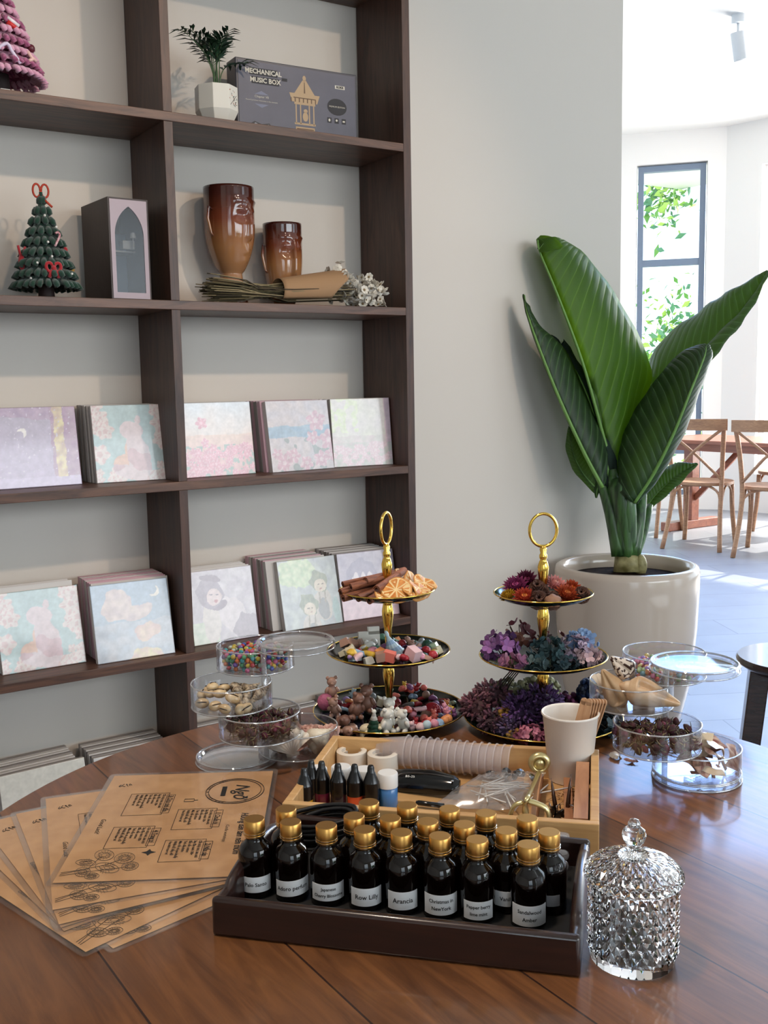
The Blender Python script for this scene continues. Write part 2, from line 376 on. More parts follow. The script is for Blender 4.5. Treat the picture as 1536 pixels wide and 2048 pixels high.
# ============================================================ THE ROUND TABLE
TC = Vector((-0.3115, -1.506, 0)); TR_ = 0.569
t = thing('round_table', 'round dark brown wooden table with plank top in the foreground', 'table', TC)
MB().lathe([(0, .665), (TR_ - .03, .665), (TR_ - .006, .672), (TR_, .682), (TR_, .694), (TR_ - .005, .70), (0, .70)], 128).build('tabletop', TABLEW, t, angle=50)
MB().lathe([(0, .04), (.09, .05), (.055, .12), (.05, .4), (.07, .6), (.16, .655), (.16, .665), (0, .665)], 32).build('pedestal', WAL_V, t, angle=50)
mb = MB()
for k in range(4): mb.tube([(0, 0, .06), (.17 * cos(k * pi / 2 + .3), .17 * sin(k * pi / 2 + .3), .055), (.34 * cos(k * pi / 2 + .3), .34 * sin(k * pi / 2 + .3), .02)], [.035, .03, .02], 10)
mb.build('foot', WAL_V, t)
# ============================================================ BIG POTTED PLANT
t = thing('large_potted_plant', 'tall broad-leaved green plant in a glossy off-white ceramic planter', 'potted plant', (1.531, -.032, 0))
POTM = P('glazed_ceramic', '#cdbbab', .18, Coat_Weight=.3)
SOIL = P('soil', '#120c09', 1.0, Specular_IOR_Level=0.05, col2='#33241c', scale=60, bump=.9)
MB().lathe([(0, 0), (.135, 0), (.145, .015), (.180, .11), (.212, .25), (.228, .42), (.233, .55), (.233, .60), (.228, .617), (.215, .622), (.203, .615), (.199, .59), (.199, .5), (0, .5)], 72).build('planter', POTM, t, angle=60)
mb = MB(); mb.lathe([(.1985, .575), (.15, .583), (.08, .588), (0, .590)], 40, fn=lambda r, a, z: r); mb.build('soil', SOIL, t)
STK = P('stalk_green', '#1a3314', .5, col2='#446b33', scale=14, stretch=(5, 5, .6), Coat_Weight=.2)
ROOT = P('stalk_base', '#a9a070', .55, col2='#6d6436', scale=30)
plo = Vector((1.531, -.032, 0))
def PP(x, y, d): return PX(x, y, d) - plo
DP = 3.45
b0 = PP(1253, 1140, 3.42)
MB().tube([PP(1256, 1143, 3.42), PP(1255, 1110, 3.42)], [.048, .041], 16).ball(PP(1281, 1132, 3.40), (.022, .022, .04)).build('stalk_base', ROOT, t)
mb = MB()
mb.tube(catmull([PP(1256, 1120, 3.42), PP(1252, 1060, 3.42), PP(1246, 1010, 3.43), PP(1238, 960, 3.44)], 8), [.04, .046, .054, .062, .07, .078, .082, .07], 18, flat=.6)
for (x0, y0, x1, y1, r0, r1, dd) in ((1240, 1110, 1196, 945, .03, .014, 0), (1250, 1110, 1222, 940, .032, .018, -.02), (1262, 1110, 1286, 965, .03, .014, .02), (1256, 1100, 1252, 950, .03, .02, -.05), (1268, 1112, 1300, 1010, .02, .01, .06)):
    mb.tube(catmull([PP(x0, y0, 3.41), PP((x0 + x1) / 2 + 4, (y0 + y1) / 2, 3.41 + dd * .6), PP(x1, y1, 3.43 + dd)], 7), [r0 + (r1 - r0) * i / 6 for i in range(7)], 10)
mb.build('stalk', STK, t)
m, n, l, b = newmat('broad_leaf'); MATS['broad_leaf'] = m
uvn = n.new('ShaderNodeUVMap'); sp = n.new('ShaderNodeSeparateXYZ'); l.new(uvn.outputs[0], sp.inputs[0])
# ribs leave the midrib at a slant: phase = v*k - |u|
mu = n.new('ShaderNodeMath'); mu.operation = 'MULTIPLY'; mu.inputs[1].default_value = 21; l.new(sp.outputs[1], mu.inputs[0])
sq = n.new('ShaderNodeMath'); sq.operation = 'MULTIPLY'; sq.inputs[1].default_value = -4.6; l.new(sp.outputs[0], sq.inputs[0])
ad = n.new('ShaderNodeMath'); ad.operation = 'ADD'; l.new(mu.outputs[0], ad.inputs[0]); l.new(sq.outputs[0], ad.inputs[1])
fr = n.new('ShaderNodeMath'); fr.operation = 'PINGPONG'; fr.inputs[1].default_value = .5; l.new(ad.outputs[0], fr.inputs[0])
rp = n.new('ShaderNodeValToRGB'); e = rp.color_ramp.elements; e[0].position = 0; e[0].color = lin('#50703f'); e[1].position = .09; e[1].color = lin('#2a4222')
e2 = rp.color_ramp.elements.new(.5); e2.color = lin('#21371d'); l.new(fr.outputs[0], rp.inputs[0])
l.new(rp.outputs[0], b.inputs['Base Color']); b.inputs['Roughness'].default_value = .5
bp = n.new('ShaderNodeBump'); bp.inputs['Strength'].default_value = .55; bp.inputs['Distance'].default_value = .006
cr = n.new('ShaderNodeMath'); cr.operation = 'SQRT'; l.new(fr.outputs[0], cr.inputs[0]); l.new(cr.outputs[0], bp.inputs['Height']); l.new(bp.outputs[0], b.inputs['Normal'])
tl = n.new('ShaderNodeBsdfTranslucent'); tl.inputs[0].default_value = lin('#a3c63a')
ms = n.new('ShaderNodeMixShader'); ms.inputs[0].default_value = .4; l.new(b.outputs[0], ms.inputs[1]); l.new(tl.outputs[0], ms.inputs[2])
l.new(ms.outputs[0], n['Material Output'].inputs[0])
LEAFM = m
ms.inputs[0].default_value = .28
LEAF_LIT = m.copy(); LEAF_LIT.name = 'backlit_leaf'  # yellowish leaf copy; backlight through the blade partly put into its colour
for nd in LEAF_LIT.node_tree.nodes:
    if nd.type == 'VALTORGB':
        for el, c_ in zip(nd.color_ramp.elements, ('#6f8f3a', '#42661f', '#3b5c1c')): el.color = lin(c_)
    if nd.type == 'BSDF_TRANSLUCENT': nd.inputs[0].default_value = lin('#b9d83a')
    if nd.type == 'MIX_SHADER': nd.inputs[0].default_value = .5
def leaf(rib, left, right, nv=28, nu=9, bulge=.03, ribw=.006, mat_=None):
    """rib/left/right: (px, py, camera distance) polylines from base to tip; the blade is folded along the rib"""
    R_ = catmull([PP(*p) for p in rib], nv); Lf = catmull([PP(*p) for p in left], nv); Rt = catmull([PP(*p) for p in right], nv)
    rows = []; uv = []
    for i in range(nv):
        row = []; uu = []
        nrm = (Rt[i] - Lf[i]).cross(R_[min(i + 1, nv - 1)] - R_[max(i - 1, 0)])
        nrm = nrm.normalized() if nrm.length > 1e-9 else Vector((0, 1, 0))
        for j in range(2 * nu + 1):
            if j <= nu: s_ = 1 - j / nu; p = R_[i].lerp(Lf[i], s_)
            else: s_ = (j - nu) / nu; p = R_[i].lerp(Rt[i], s_)
            wdt = (Lf[i] - R_[i]).length if j <= nu else (Rt[i] - R_[i]).length
            p = p + nrm * sin(pi * s_) * bulge * min(1, wdt / .1) + nrm * .004 * sin(i * 1.7 + s_ * 3) * s_
            row.append(p); uu.append((s_ * wdt * 5.0, i / (nv - 1)))
        rows.append(row); uv.append(uu)
    b_ = MB().grid(rows)
    o = b_.build('leaf', mat_ or LEAFM, t)
    ul = o.data.uv_layers.new(name='UVMap'); flat = [c for r in uv for c in r]
    for lp in o.data.loops: ul.data[lp.index].uv = flat[lp.vertex_index]
    sd = o.modifiers.new('thick', 'SOLIDIFY'); sd.thickness = .0016
    mid = MB().tube([p for p in R_], [ribw * (1.3 - i / nv) for i in range(nv)], 6).build('midrib', P('midrib', '#6b9445', .5), o)
    return o
# tall lit leaf in the middle, half folded
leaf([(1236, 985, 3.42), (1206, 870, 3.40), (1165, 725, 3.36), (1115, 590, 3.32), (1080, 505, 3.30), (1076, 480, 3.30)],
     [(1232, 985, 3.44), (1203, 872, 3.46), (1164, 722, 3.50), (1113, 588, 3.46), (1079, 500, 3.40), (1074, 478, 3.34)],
     [(1238, 985, 3.44), (1268, 865, 3.52), (1303, 745, 3.58), (1240, 605, 3.50), (1165, 505, 3.42), (1122, 482, 3.36)], bulge=.035, mat_=LEAF_LIT)
# its curled tip
leaf([(1078, 500, 3.30), (1090, 485, 3.29), (1110, 476, 3.29)], [(1076, 498, 3.31), (1074, 478, 3.31), (1082, 472, 3.31)], [(1082, 505, 3.29), (1112, 500, 3.28), (1126, 494, 3.29)], nv=8, nu=4, bulge=.01, ribw=.002, mat_=LEAF_LIT)
# left leaf
leaf([(1205, 975, 3.34), (1168, 905, 3.33), (1122, 805, 3.31), (1082, 705, 3.29), (1056, 630, 3.29), (1049, 590, 3.29)],
     [(1203, 977, 3.36), (1166, 907, 3.41), (1120, 807, 3.43), (1080, 707, 3.41), (1054, 630, 3.35), (1047, 588, 3.31)],
     [(1212, 965, 3.35), (1212, 885, 3.41), (1172, 790, 3.43), (1130, 700, 3.39), (1080, 652, 3.34), (1058, 612, 3.30)], bulge=.03)
# dark inner leaf between those two
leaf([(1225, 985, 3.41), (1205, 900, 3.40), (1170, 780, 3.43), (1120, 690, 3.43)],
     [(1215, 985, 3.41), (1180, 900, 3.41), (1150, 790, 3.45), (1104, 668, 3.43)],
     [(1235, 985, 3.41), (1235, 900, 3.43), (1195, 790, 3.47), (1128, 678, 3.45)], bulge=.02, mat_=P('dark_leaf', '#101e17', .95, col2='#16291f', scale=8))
# far right leaf
leaf([(1262, 985, 3.48), (1300, 880, 3.50), (1350, 780, 3.52), (1425, 690, 3.50), (1490, 620, 3.48), (1538, 543, 3.46)],
     [(1255, 985, 3.46), (1278, 850, 3.58), (1310, 700, 3.66), (1400, 622, 3.62), (1460, 582, 3.55), (1536, 542, 3.48)],
     [(1265, 990, 3.46), (1312, 890, 3.44), (1370, 790, 3.42), (1440, 700, 3.40), (1497, 628, 3.42), (1540, 546, 3.45)], bulge=.03)
# front right leaf
leaf([(1268, 1005, 3.36), (1308, 945, 3.32), (1348, 865, 3.28), (1380, 785, 3.26), (1408, 715, 3.28), (1412, 690, 3.30)],
     [(1240, 985, 3.36), (1238, 905, 3.38), (1262, 835, 3.40), (1312, 760, 3.40), (1362, 705, 3.36), (1408, 688, 3.31)],
     [(1276, 1005, 3.38), (1322, 945, 3.42), (1368, 865, 3.44), (1396, 790, 3.42), (1418, 725, 3.38), (1414, 690, 3.32)], bulge=.028)
# small low leaves
leaf([(1200, 985, 3.43), (1165, 945, 3.43), (1145, 900, 3.44), (1140, 855, 3.45)], [(1193, 990, 3.43), (1150, 945, 3.44), (1132, 895, 3.46), (1138, 852, 3.46)],
     [(1207, 960, 3.44), (1198, 920, 3.46), (1170, 880, 3.47), (1143, 852, 3.46)], nv=14, bulge=.02, ribw=.003)
leaf([(1282, 1030, 3.52), (1312, 990, 3.55), (1350, 955, 3.56), (1395, 927, 3.56)], [(1280, 1020, 3.53), (1295, 965, 3.58), (1340, 930, 3.6), (1393, 926, 3.56)],
     [(1285, 1032, 3.52), (1326, 998, 3.53), (1365, 962, 3.54), (1396, 929, 3.56)], nv=14, bulge=.015, ribw=.003)
leaf([(1200, 965, 3.43), (1194, 980, 3.42), (1193, 996, 3.42)], [(1194, 962, 3.43), (1188, 980, 3.42), (1191, 996, 3.42)], [(1204, 965, 3.43), (1199, 980, 3.42), (1195, 996, 3.42)], nv=8, nu=3, bulge=.005, ribw=.002)

# ============================================================ STOOL AND FAR FURNITURE
DKW = wood('dark_stool_wood', '#2a1a14', '#46302a', (3, 3, 20), 4, .25, coat=.6)
sc_ = TZ(1597, 1313, .45)
t = thing('round_stool', 'dark brown wooden stool with a round glossy top at the right edge', 'stool', (sc_.x, sc_.y, 0))
MB().lathe([(0, .412), (.135, .412), (.163, .432), (.165, .442), (.16, .45), (0, .45)], 64).build('seat', DKW, t, angle=50)
for k in range(4):
    a = rad(52 + 90 * k + 180 - 10)
    K = Rz(a)
    MB().add([(.075, -.034, .412), (.128, -.034, .412), (.128, .034, .412), (.075, .034, .412), (.115, -.034, 0), (.165, -.034, 0), (.165, .034, 0), (.115, .034, 0)],
             [(0, 1, 2, 3), (7, 6, 5, 4), (0, 4, 5, 1), (1, 5, 6, 2), (2, 6, 7, 3), (3, 7, 4, 0)], 0, K).build('leg', DKW, t, smooth=False, bevel=.003)
BEECH = wood('beech_wood', '#8a6248', '#b08460', (6, 6, 30), 2.5, .45)
def cross_chair(label, x, y, rz, first=[None]):
    # local: back at y=0 facing +y (seat goes to +y)
    if first[0] is not None:
        return copy_tree(first[0], None, (x, y, 0), (0, 0, rz), label)
    t = thing('cross_back_chair', label, 'chair', (x, y, 0), rz, 'cross-back chairs around the far table')
    MB().prism([(.21 * cos(a) * (1.0 + .08 * abs(sin(a))), .24 + .205 * sin(a)) for a in [2 * pi * k / 28 for k in range(28)]], .455, .48).build('seat', BEECH, t, angle=40, bevel=.004)
    for s in (-1, 1):
        MB().tube(catmull([(s * .205, -.07, 0), (s * .18, .02, .25), (s * .175, .06, .46), (s * .19, .02, .7), (s * .215, -.06, .93)], 14), .0165, 10).build('leg', BEECH, t)
        MB().tube(catmull([(s * .19, .43, 0), (s * .17, .40, .25), (s * .165, .39, .455)], 8), .017, 10).build('leg', BEECH, t)
    MB().grid([[Vector((x_, -.06 - .03 * (1 - (x_ / .225) ** 2) + oy, z_)) for (oy, z_) in ((-.011, .86), (-.011, .94), (.011, .94), (.011, .86), (-.011, .86))] for x_ in [-.235 + .47 * k / 12 for k in range(13)]]).build('back_rail', BEECH, t, angle=50)
    for s in (-1, 1):
        MB().tube(catmull([(s * .18, .055, .50), (0, -.05 + .012 * s, .70), (-s * .205, -.065, .87)], 12), .0105, 8).build('cross_brace', BEECH, t)
        MB().tube(catmull([(s * .175, .03, .27), (s * .16, .05, .40), (s * .08, .09, .45), (0, .11, .452)], 10), .009, 8).build('seat_brace', BEECH, t)
        MB().tube(catmull([(s * .172, .40, .25), (s * .172, .34, .40), (s * .172, .23, .452), (s * .172, .12, .40), (s * .175, .05, .27)], 12), .009, 8).build('seat_brace', BEECH, t)
    first[0] = t; return t
def facing(p, q): return atan2(q[1] - p[1], q[0] - p[0]) - pi / 2
bpy.context.view_layer.update()
cross_chair('beech cross-back chair seen from behind, just right of the big plant', 4.93, 2.53, rad(-66))
cross_chair('beech cross-back chair cut off by the right edge of the photo', 5.0, 1.97, rad(-62))
cross_chair('beech cross-back chair half hidden behind the big plant leaves', 5.15, 3.28, rad(-75))
cross_chair('sunlit beech cross-back chair on the far side of the table', 6.45, 2.75, rad(105))
cross_chair('beech cross-back chair beyond the table near the right edge', 6.42, 2.05, rad(98))
t = thing('dining_table', 'long reddish wooden dining table in the bright far room', 'table', (5.78, 2.55, 0), rad(0))
RW = wood('red_table_wood', '#7d4a3a', '#a2644c', (10, 1, 10), 2, .35)
MB().box((0, 0, .735), (.74, 1.9, .03)).build('tabletop', RW, t, smooth=False, bevel=.004)
MB().box((0, 0, .69), (.55, 1.6, .06)).build('apron', RW, t, smooth=False)
for s in (-1, 1):
    MB().box((0, s * .72, .37), (.09, .09, .60)).build('leg', RW, t, smooth=False, bevel=.004)
    MB().box((0, s * .72, .035), (.62, .09, .07)).build('foot', RW, t, smooth=False, bevel=.006)
    MB().tube([(0, s * .68, .25), (0, s * .25, .66)], .028, 4).build('brace', RW, t)
# ============================================================ CANVAS PICTURES
CANSIDE = P('canvas_edge', '#c9c2bd', .6)
CANSIDE2 = P('canvas_edge_grey', '#8d8682', .6)
CANPINK = P('canvas_edge_pink', '#c9a2ab', .6)
CANBACK = P('canvas_white', '#cfcac6', .5)
PRINT = attr_mat('printed_picture', .3, .55, .07)
def mixc(a, b_, t_): t_ = max(0, min(1, t_)); return tuple(a[i] + (b_[i] - a[i]) * t_ for i in range(3))
def hx(s): s = s.lstrip('#'); return tuple(int(s[i:i + 2], 16) / 255 for i in (0, 2, 4))
def nse(u, v, s, o=0): return noise.noise((u * s + o, v * s - o, o * 1.7))
def blob(u, v, cx, cy, rx, ry, rot=0, wob=.15, o=0):
    dx, dy = u - cx, v - cy; c, s_ = cos(rot), sin(rot); x = (dx * c + dy * s_) / rx; y = (-dx * s_ + dy * c) / ry
    return sqrt(x * x + y * y) + wob * nse(u, v, 9, o) < 1
def crescent(u, v, cx, cy, r, ox, oy): return (u - cx) ** 2 + (v - cy) ** 2 < r * r and (u - cx - ox) ** 2 + (v - cy - oy) ** 2 > (r * .95) ** 2
def art_moon(u, v):
    c = mixc(hx('b1a9bd'), hx('bfb2cf'), (1 - v) * 1.1 + .2 * nse(u, v, 5))
    if .72 + .02 * nse(u, v, 14) < u < .84 and v > .08: c = mixc(hx('e6d9a8'), hx('c5ab9c'), .5 + nse(u, v, 13) * 1.3)
    elif u > .68: c = mixc(hx('b49cae'), hx('a98aa8'), .5 + nse(u, v, 10))
    elif v > .9 - .1 * u: c = mixc(hx('bba3bd'), hx('a48ead'), .5 + nse(u, v, 12))
    if v < .12: c = hx('cbbfdd')
    if crescent(u, v, .33, .68, .055, -.03, -.03): c = hx('efeae6')
    if nse(u, v, 34, 3) > .52: c = hx('d6cfdf')
    return c
def flowers(u, v, seeds, rs, c1, c2):
    for (x, y, r) in seeds:
        a = atan2(v - y, u - x); d = sqrt((u - x) ** 2 + (v - y) ** 2) / (r * (1 + .16 * sin(5 * a + x * 40)))
        if d < 1: return c2 if (d < .3 or int(a * 3 + x * 50) % 3 == 0 and d > .55) else c1
    return None
_r = random.Random(3)
def seeds(n, x0, x1, y0, y1, r0, r1): return [(_r.uniform(x0, x1), _r.uniform(y0, y1), _r.uniform(r0, r1)) for _ in range(n)]
S1 = seeds(9, 0, .2, .35, 1.0, .06, .13) + seeds(9, .8, 1.0, .3, .95, .06, .13) + seeds(22, 0, 1, 0, .2, .05, .09)
def art_cat(u, v):
    c = mixc(hx('a9c3c6'), hx('b5cfd0'), .5 + nse(u, v, 4))
    f = flowers(u, v, S1, 0, hx('e3d8d4'), hx('d9bdbd'))
    body = blob(u, v, .56, .30, .17, .32, .1, .1) or blob(u, v, .5, .66, .15, .13, -.3, .1, 2) or blob(u, v, .60, .80, .035, .06, 0, .0) or blob(u, v, .42, .2, .2, .16, 0, .1, 5)
    if body:
        c = hx('dccbd0')
        if nse(u, v, 5, 8) > .12: c = hx('cfb0b8')
        if u < .42 and v > .22 and v < .5: c = hx('e0b9a6')
        return c
    return f or c
def art_sky(u, v):
    c = mixc(hx('b4c0cc'), hx('a3b8cd'), v)
    if v < .48 + .03 * nse(u, v, 5): c = mixc(hx('c6cad2'), hx('b3bfcd'), .5 + nse(u, v, 7))
    if blob(u, v, .32, .72, .2, .2, .2, .35, 1) or blob(u, v, .5, .6, .3, .09, .1, .4, 6): c = mixc(hx('dfcfc8'), hx('cdbdbf'), .5 + nse(u, v, 9))
    if blob(u, v, .68, .34, .18, .12, -.1, .4, 4): c = mixc(hx('e3cfbb'), hx('d9bdb9'), .5 + nse(u, v, 9))
    if blob(u, v, .62, .03, .22, .1, 0, .4, 3): c = mixc(hx('e6dcae'), hx('dcc0b6'), .5 + nse(u, v, 14))
    if crescent(u, v, .81, .85, .075, -.03, .028): c = hx('f1ece2')
    return c
ST = seeds(70, 0, 1, 0, .40, .03, .065) + [(.27, .72, .075), (.3, .45, .06)]
def art_tulip(u, v):
    c = mixc(hx('e6d3c8'), hx('d7dfe6'), (v - .5) * 2 + .4 * nse(u, v, 4))
    if v < .56: c = mixc(hx('dcb7b7'), hx('e4cabd'), (v - .3) * 4 + .6 * nse(u, v, 6))
    if v < .42 and nse(u, v, 22, 5) > .08: c = hx('9db0aa')
    return flowers(u, v, ST, 0, hx('d99fae'), hx('e5bcc6')) or c
SP = [(.78, .7, .14), (.7, .46, .1), (.95, .42, .13), (.8, .15, .11), (.2, .12, .12), (.35, .22, .1), (.1, .25, .08), (.55, .1, .1), (.97, .2, .09)]
def art_peony(u, v):
    c = mixc(hx('dcd8df'), hx('e3dadb'), .5 + nse(u, v, 8))
    if .48 < v < .64 + .01 * nse(u, v, 9): c = mixc(hx('a7c2d8'), hx('bcd0df'), .5 + nse(u, v * 3, 6))
    if v < .48 and nse(u, v, 9, 4) > .3: c = hx('b3bcbd')
    if v > .48 or True:
        return flowers(u, v, SP, 0, hx('e4c3d0'), hx('eedde2')) or c
SR = seeds(40, 0, 1, 0, .35, .03, .07)
def art_rose(u, v):
    c = mixc(hx('d6d6c4'), hx('d7cfce'), .5 + nse(u, v, 4))
    if u < .45 and v > .5 and nse(u, v, 9, 4) > -.1: c = mixc(hx('cfdcae'), hx('dbdfc6'), .5 + nse(u, v, 20))
    if v < .45: c = mixc(hx('d8c0c4'), hx('c9c5bd'), .5 + nse(u, v, 6))
    if u > .9: c = hx('d3b6c1')
    if v < .35: return flowers(u, v, SR, 0, hx('d9b9c1'), hx('e3cfd2')) or mixc(hx('b9bdb2'), hx('cdbfc0'), .5 + nse(u, v, 18))
    return c
def art_girl(u, v):
    c = mixc(hx('cfc8cd'), hx('bdb4bd'), .5 + nse(u, v, 6) * 1.4)
    if u < .4 and v < .3: c = mixc(hx('c3cfba'), hx('d8dccb'), .5 + nse(u, v, 12))
    if blob(u, v, .62, .35, .2, .26, .5, .2, 2): c = hx('d9cfd2')
    if blob(u, v, .85, .15, .22, .2, .5, .3, 5): c = hx('a89ca6')
    if blob(u, v, .3, .3, .13, .3, 0, .15): c = hx('d8cfc9')
    if blob(u, v, .45, .5, .12, .06, .4, .1): c = hx('998a96')
    if blob(u, v, .33, .68, .2, .22, .2, .15): c = hx('a397a3')
    if blob(u, v, .38, .62, .115, .11, 0, .12): c = hx('dcc8c6')
    if abs(v - .66) < .007 and (.02 < abs(u - .38) < .07): c = hx('877a86')
    if blob(u, v, .35, .88, .17, .05, -.2, .05): c = hx('998b96')
    if blob(u, v, .4, .57, .03, .025): c = hx('b87d80')
    return c
def art_kids(u, v):
    c = mixc(hx('c4cbc7'), hx('b1b7ba'), .5 + nse(u, v, 7) * 1.5)
    if blob(u, v, .3, .8, .3, .22, 0, .3): c = mixc(hx('d9e3c0'), hx('b9cfa9'), .5 + nse(u, v, 16))
    for (x, y, s_, h_) in ((.68, .62, 1.0, '8f9c92'), (.45, .3, 1.05, '8d958c')):
        if blob(u, v, x + .02, y - .32 * s_, .16, .24, 0, .1): c = hx('cdc6bd')
        if blob(u, v, x + .03, y - .38 * s_, .09, .16, 0, .1): c = hx('9a9b9c')
        if blob(u, v, x, y + .03, .145 * s_, .15 * s_, 0, .35): c = mixc(hx('a3a893'), hx('8b9484'), .5 + nse(u * 3, v, 9))
        if blob(u, v, x + .01, y - .035, .105 * s_, .085 * s_, 0, .12, 3): c = hx('ddcfbb')
        if abs(v - y + .02) < .007 and (.015 < abs(u - x - .015) < .055): c = hx('857a6c')
        if blob(u, v, x + .02, y - .075, .022, .010): c = hx('b98c80')
        if y - .30 * s_ < v < y - .12 * s_ and abs(abs(u - x - .02) - .05) < .012: c = hx('a59d90')
    if blob(u, v, .92, .2, .06, .2): c = hx('a9c0bd')
    return c
def art_face(u, v):
    c = mixc(hx('b3a5b2'), hx('9b8ea0'), .5 + nse(u, v, 6))
    if blob(u, v, .40, .60, .27, .30, -.1, .1): c = hx('8f8398')
    if blob(u, v, .42, .54, .21, .22, -.1, .04): c = hx('dccdd0')
    if v > .60 + .10 * abs(sin(u * 26)) and blob(u, v, .42, .56, .25, .27, -.1, .03): c = hx('94879c')
    for x_ in (.34, .53):
        if blob(u, v, x_, .55, .032, .026): c = hx('74687f')
    if blob(u, v, .44, .42, .035, .012): c = hx('b98a90')
    if v < .3 + .04 * nse(u, v, 5): c = mixc(hx('d7b3ba'), hx('c7a0aa'), .5 + nse(u, v, 9))
    return c
def art_plain(u, v):
    c = hx('cfcbc0')
    if .75 < ((u - .75) ** 2 + (v - .45) ** 2) / .12 < 1: c = hx('b3b3c4')
    elif ((u - .75) ** 2 + (v - .45) ** 2) / .12 <= .75: c = mixc(hx('c5c9d6'), hx('d6d3d9'), .5 + nse(u, v, 5))
    return c
def art_pink(u, v):
    c = mixc(hx('d2a7bb'), hx('dcbfca'), .5 + nse(u, v, 5))
    return c
def art_none(u, v): return mixc(hx('c6ccd2'), hx('d2d0cf'), v)
CH = .191; CT = .017
def canvas_box(side, w_=.2, h_=CH): return MB().box((0, CT / 2, h_ / 2), (w_, CT, h_)).mesh('canvas', side, False)
_boxes = {}
def canvas(label, x0, y0, x1, y1, z, lean, art=None, side=CANSIDE, group=None, h_=CH, n_=110):
    """front bottom edge from (x0,y0) to (x1,y1); leans back by lean"""
    w_ = sqrt((x1 - x0) ** 2 + (y1 - y0) ** 2); a = atan2(y1 - y0, x1 - x0)
    r = thing('canvas_picture', label, 'canvas picture', ((x0 + x1) / 2, (y0 + y1) / 2, z), 0, group)
    r.rotation_euler = (-lean, 0, a)
    key = (side.name, round(w_, 3), h_)
    if key not in _boxes: _boxes[key] = canvas_box(side, w_, h_)
    place(_boxes[key], 'canvas', r)
    if art:
        b_ = MB().grid([[(-w_ / 2 + w_ * i / n_, -.0009, h_ * j / n_) for j in range(n_ + 1)] for i in range(n_ + 1)])
        # thin printed wrap with real thickness
        o = b_.build('picture', PRINT, r)
        ca = o.data.color_attributes.new('paint', 'FLOAT_COLOR', 'POINT')
        k = 0
        for i in range(n_ + 1):
            for j in range(n_ + 1):
                u, v = i / n_, j / n_; wu, wv = u + .016 * nse(u, v, 7, 2) + .006 * nse(u, v, 22, 4), v + .016 * nse(u, v, 7, 6) + .006 * nse(u, v, 22, 8)
                c_ = mixc(art(wu, wv), (.80, .78, .78), .22); q_ = 1 + .05 * nse(u, v, 16, 1) + .035 * nse(u, v, 36, 3); c_ = tuple(max(0, min(1, e * q_)) for e in c_)  # pale mix puts the haze of reflections on the wrap into the print
                ca.data[k].color = lin(c_); k += 1
        sd = o.modifiers.new('thick', 'SOLIDIFY'); sd.thickness = .0008; sd.offset = -1
    return r
def stack_behind(label, group, x0, y0, x1, y1, z, lean, count, step, side=(CANSIDE,), dx=0, lean2=None, y_max=.228):
    for k in range(1, count + 1):
        ln = lean + ((lean2 if lean2 is not None else lean) - lean) * k / count
        o = step * k
        canvas(label, x0 + dx * k + jit(.0015), y0 + o, x1 + dx * k + jit(.0015), y1 + o, z, ln, None, side[k % len(side)], group)
Lr = rad(9)
Z3, Z4, Z5 = T[3] + .0008, T[4] + .0008, T[5] + .0008
# third shelf (knee of the picture), left bay
canvas('night picture of a crescent moon in lilac, at the left edge on the middle shelf', -.402, .108, -.205, .112, Z3, Lr, art_moon)
stack_behind('canvas stacked behind the lilac crescent moon picture', 'canvases behind the lilac moon picture', -.402, .108, -.205, .112, Z3, Lr, 4, .0185, (CANSIDE2, CANSIDE))
canvas('pastel picture of a pink cat among flowers, on the middle shelf', -.172, .0985, .019, .0865, Z3, Lr, art_cat)
stack_behind('canvas stacked behind the pink cat picture of the middle shelf', 'canvases behind the upper pink cat picture', -.176, .0985, .015, .0865, Z3, Lr, 5, .0185, (CANSIDE, CANSIDE2), lean2=rad(4))
# middle shelf, right bay
canvas('picture of a pink tulip field, on the middle shelf right of the divider', .051, .0727, .2496, .0815, Z3, rad(7), art_tulip)
stack_behind('canvas stacked behind the pink tulip field picture', 'canvases behind the tulip picture', .053, .0727, .2516, .0815, Z3, rad(7), 6, .0185, (CANSIDE2, CANSIDE), dx=.002)
canvas('picture of pale pink peonies over a blue sea, in the middle of the right bay', .2915, .0635, .491, .0795, Z3, rad(9), art_peony)
stack_behind('canvas stacked behind the peony and sea picture', 'canvases behind the peony picture', .284, .0645, .4835, .0765, Z3, rad(9), 5, .0185, (CANSIDE2, CANPINK), dx=-.001, lean2=rad(5))
canvas('hazy picture of a rose meadow with a yellow-green glow, beside the right upright', .497, .0895, .682, .0705, Z3, rad(6), art_rose)
stack_behind('canvas stacked behind the rose meadow picture', 'canvases behind the rose meadow picture', .497, .0895, .682, .0705, Z3, rad(6), 3, .0185, (CANSIDE2, CANSIDE))
# fourth shelf
canvas('glossy picture of a pink cat among flowers, at the left edge on the lower shelf', -.4265, .0777, -.2287, .0777, Z4, rad(14), art_cat)
canvas('white canvas back behind the glossy pink cat picture', -.434, .0985, -.2365, .0985, Z4, rad(11), None, CANBACK, h_=.2)
canvas('pale canvas leaning last behind the glossy pink cat picture', -.44, .125, -.2425, .122, Z4, rad(9), None, CANSIDE, h_=.2)
canvas('picture of clouds in a blue sky with a crescent moon, on the lower shelf', -.2135, .034, -.0185, .0265, Z4, rad(13), art_sky)
stack_behind('pink-edged canvas stacked behind the cloud and moon picture', 'pink-edged canvases behind the cloud picture', -.203, .0435, -.008, .036, Z4, rad(12), 8, .0175, (CANPINK, CANSIDE, CANPINK), lean2=rad(1))
canvas('picture of a laughing girl hugging a white dog, right of the divider', .046, .0557, .231, .0557, Z4, rad(12), art_girl)
stack_behind('canvas stacked behind the picture of the girl with the dog', 'canvases behind the girl picture', .046, .0557, .231, .0557, Z4, rad(12), 4, .0185, (CANSIDE, CANBACK), lean2=rad(8))
